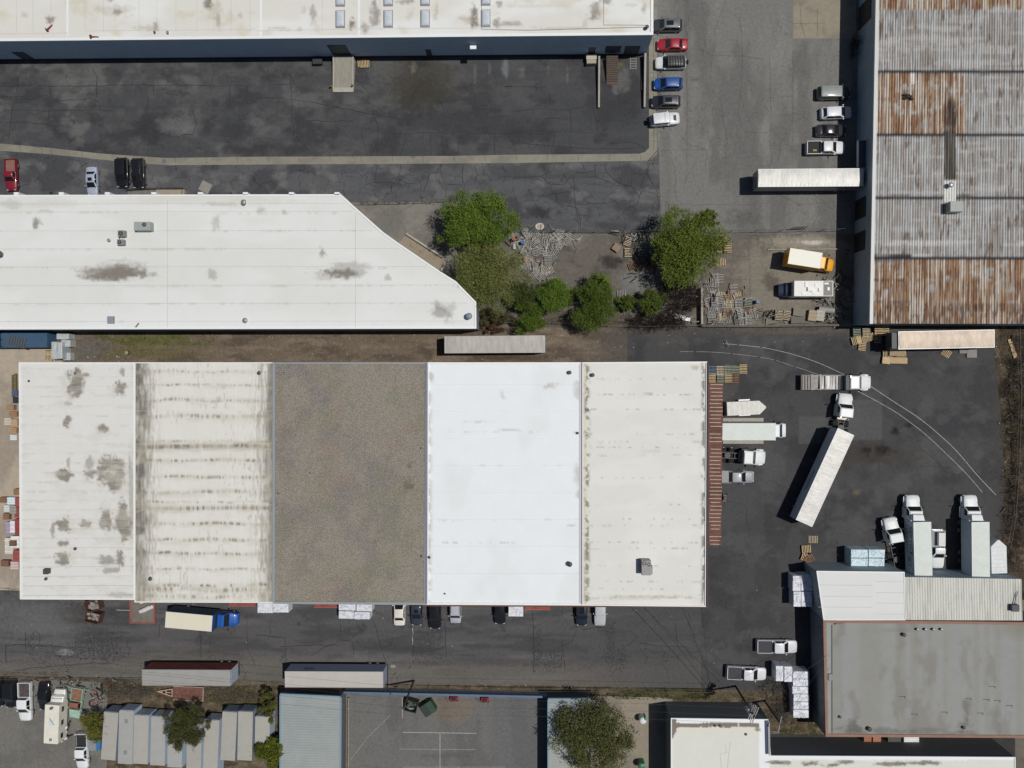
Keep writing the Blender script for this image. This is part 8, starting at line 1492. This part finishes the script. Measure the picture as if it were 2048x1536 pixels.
def brush(label, px, py, rx, ry, h, n, m, leaf=None, name='dead_bush'):
    c = P(px, py, 0); t = thing(name, label, 'bush', (c.x, c.y, 0)); g = .079; mb = MB(); tips = []
    for i in range(n):
        a = random.uniform(0, 6.283); q = math.sqrt(random.random()); x, y = rx*g*q*math.cos(a), ry*g*q*math.sin(a); z = 0; d = random.uniform(0, 6.283); p = [(x, y, z)]
        for k in range(4): x += math.cos(d)*random.uniform(.1, .55); y += math.sin(d)*random.uniform(.1, .55); z = min(h, z+random.uniform(.1, h*.4)); d += random.uniform(-.8, .8); p.append((x, y, z)); tips.append((x, y, z))
        mb.tube(p, [.035, .026, .018, .012, .006], 3)
    mb.build('branches', m, t)
    if leaf is not None:
        T = np.array(tips)[rng.integers(0, len(tips), leaf[0])]+rng.normal(size=(leaf[0], 3))*.15; c1 = np.array(C(*leaf[1])); leaves('withered_leaves', T, .11, c1[None]*rng.uniform(.5, 1.3, (leaf[0], 1)), t)
brush('tangled dark dead brush left of the short concrete wall', 1358, 595, 42, 34, 3.0, 620, TWD, (2200, (62, 50, 42))); brush('dark leafed dead brush hanging over the alley fence', 1312, 642, 62, 14, 2.2, 380, TWD, (2600, (50, 38, 32))); brush('dry brush along the top of the storage trailers', 262, 1380, 48, 14, 1.0, 260, TWIG); brush('dry brush between the flat trailer and the cream roofed semitrailer', 460, 1390, 55, 18, .8, 260, TWIG)
brush('dry twigs beside the dark bundle shadow at the right lower verge', 1545, 1380, 22, 22, 1.2, 160, TWIG); brush('bare climbing twigs against the metal building wall', 1706, 96, 7, 22, 3.0, 60, TWD); brush('grey twigs by the shorter utility pole', 1560, 1420, 20, 18, 1.4, 200, TWIG)
brush('thin dark twigs and roots along the upper east verge', 2030, 790, 18, 120, .6, 360, TWD, (1500, (70, 62, 46))); brush('thin dark twigs and roots along the lower east verge', 2026, 1030, 18, 110, .6, 320, TWD, (1300, (64, 58, 42)))
# weeds and litter nobody could count
def scatter(name, areas, sz, h):
    Cs = []; cols = []
    for (x0, y0, x1, y1, n, rgb, sd) in areas:
        x = rng.uniform(x0, x1, n); y = rng.uniform(y0, y1, n); k = fbm(x/14, y/8, sd, 3) > .47; x = x[k]; y = y[k]
        W = np.array([tuple(P(a, b, 0)) for a, b in zip(x, y)]) if len(x) else np.zeros((0, 3)); W[:, 2] = rng.uniform(.03, h, len(W)); Cs.append(W); cols.append(np.array(C(*rgb))[None]*rng.uniform(.5, 1.3, (len(W), 1)))
    return tag(leaves(name, np.vstack(Cs), sz, np.vstack(cols), flat=.3), kind='stuff')
scatter('weeds', [(190, 664, 430, 690, 3200, (104, 112, 52), 1), (190, 690, 420, 720, 900, (100, 100, 62), 2), (210, 1366, 560, 1404, 3000, (104, 92, 62), 3), (430, 1370, 550, 1404, 1500, (98, 98, 56), 4), (1190, 1378, 1420, 1398, 3000, (66, 74, 38), 5), (1420, 1380, 1570, 1470, 2600, (84, 78, 50), 6), (1560, 1444, 1640, 1470, 1600, (96, 100, 54), 7),
    (2000, 655, 2060, 1150, 5200, (70, 64, 44), 8), (1404, 630, 1700, 648, 1400, (66, 78, 44), 9), (960, 636, 1400, 650, 1800, (88, 82, 58), 10), (1250, 652, 1700, 662, 700, (96, 92, 58), 11), (700, 404, 890, 410, 500, (70, 76, 44), 12), (1030, 458, 1300, 466, 400, (80, 76, 56), 13), (0, 1344, 120, 1352, 500, (128, 108, 60), 14), (820, 470, 890, 520, 200, (70, 80, 48), 15), (715, 415, 790, 480, 120, (60, 72, 44), 16), (1760, 652, 2000, 658, 200, (80, 80, 50), 17), (1180, 1384, 1240, 1398, 600, (70, 78, 40), 18)], .10, .25)
mb = MB()
for (x0, y0, x1, y1, n) in ((960, 655, 1250, 720, 40), (140, 665, 850, 722, 60), (1260, 655, 1980, 700, 30), (1000, 560, 1400, 645, 50), (0, 1200, 1400, 1345, 40), (1990, 660, 2046, 1140, 70), (1420, 1180, 1640, 1380, 14), (1320, 20, 1660, 460, 16), (700, 1365, 1180, 1380, 24), (220, 1366, 560, 1400, 40)):
    for i in range(n): p = P(random.uniform(x0, x1), random.uniform(y0, y1), 0); s = random.choice([.02, .03, .04, .06]); mb.T = Matrix.Translation((p.x, p.y, .03))@Matrix.Rotation(random.uniform(0, 3), 4, 'Z'); mb.box(-s, s, -s*.6, s*.6, 0, .03)
tag(mb.build('litter', mat('litter', C(196, 194, 188), .8, ns=5, na=.3)), kind='stuff')
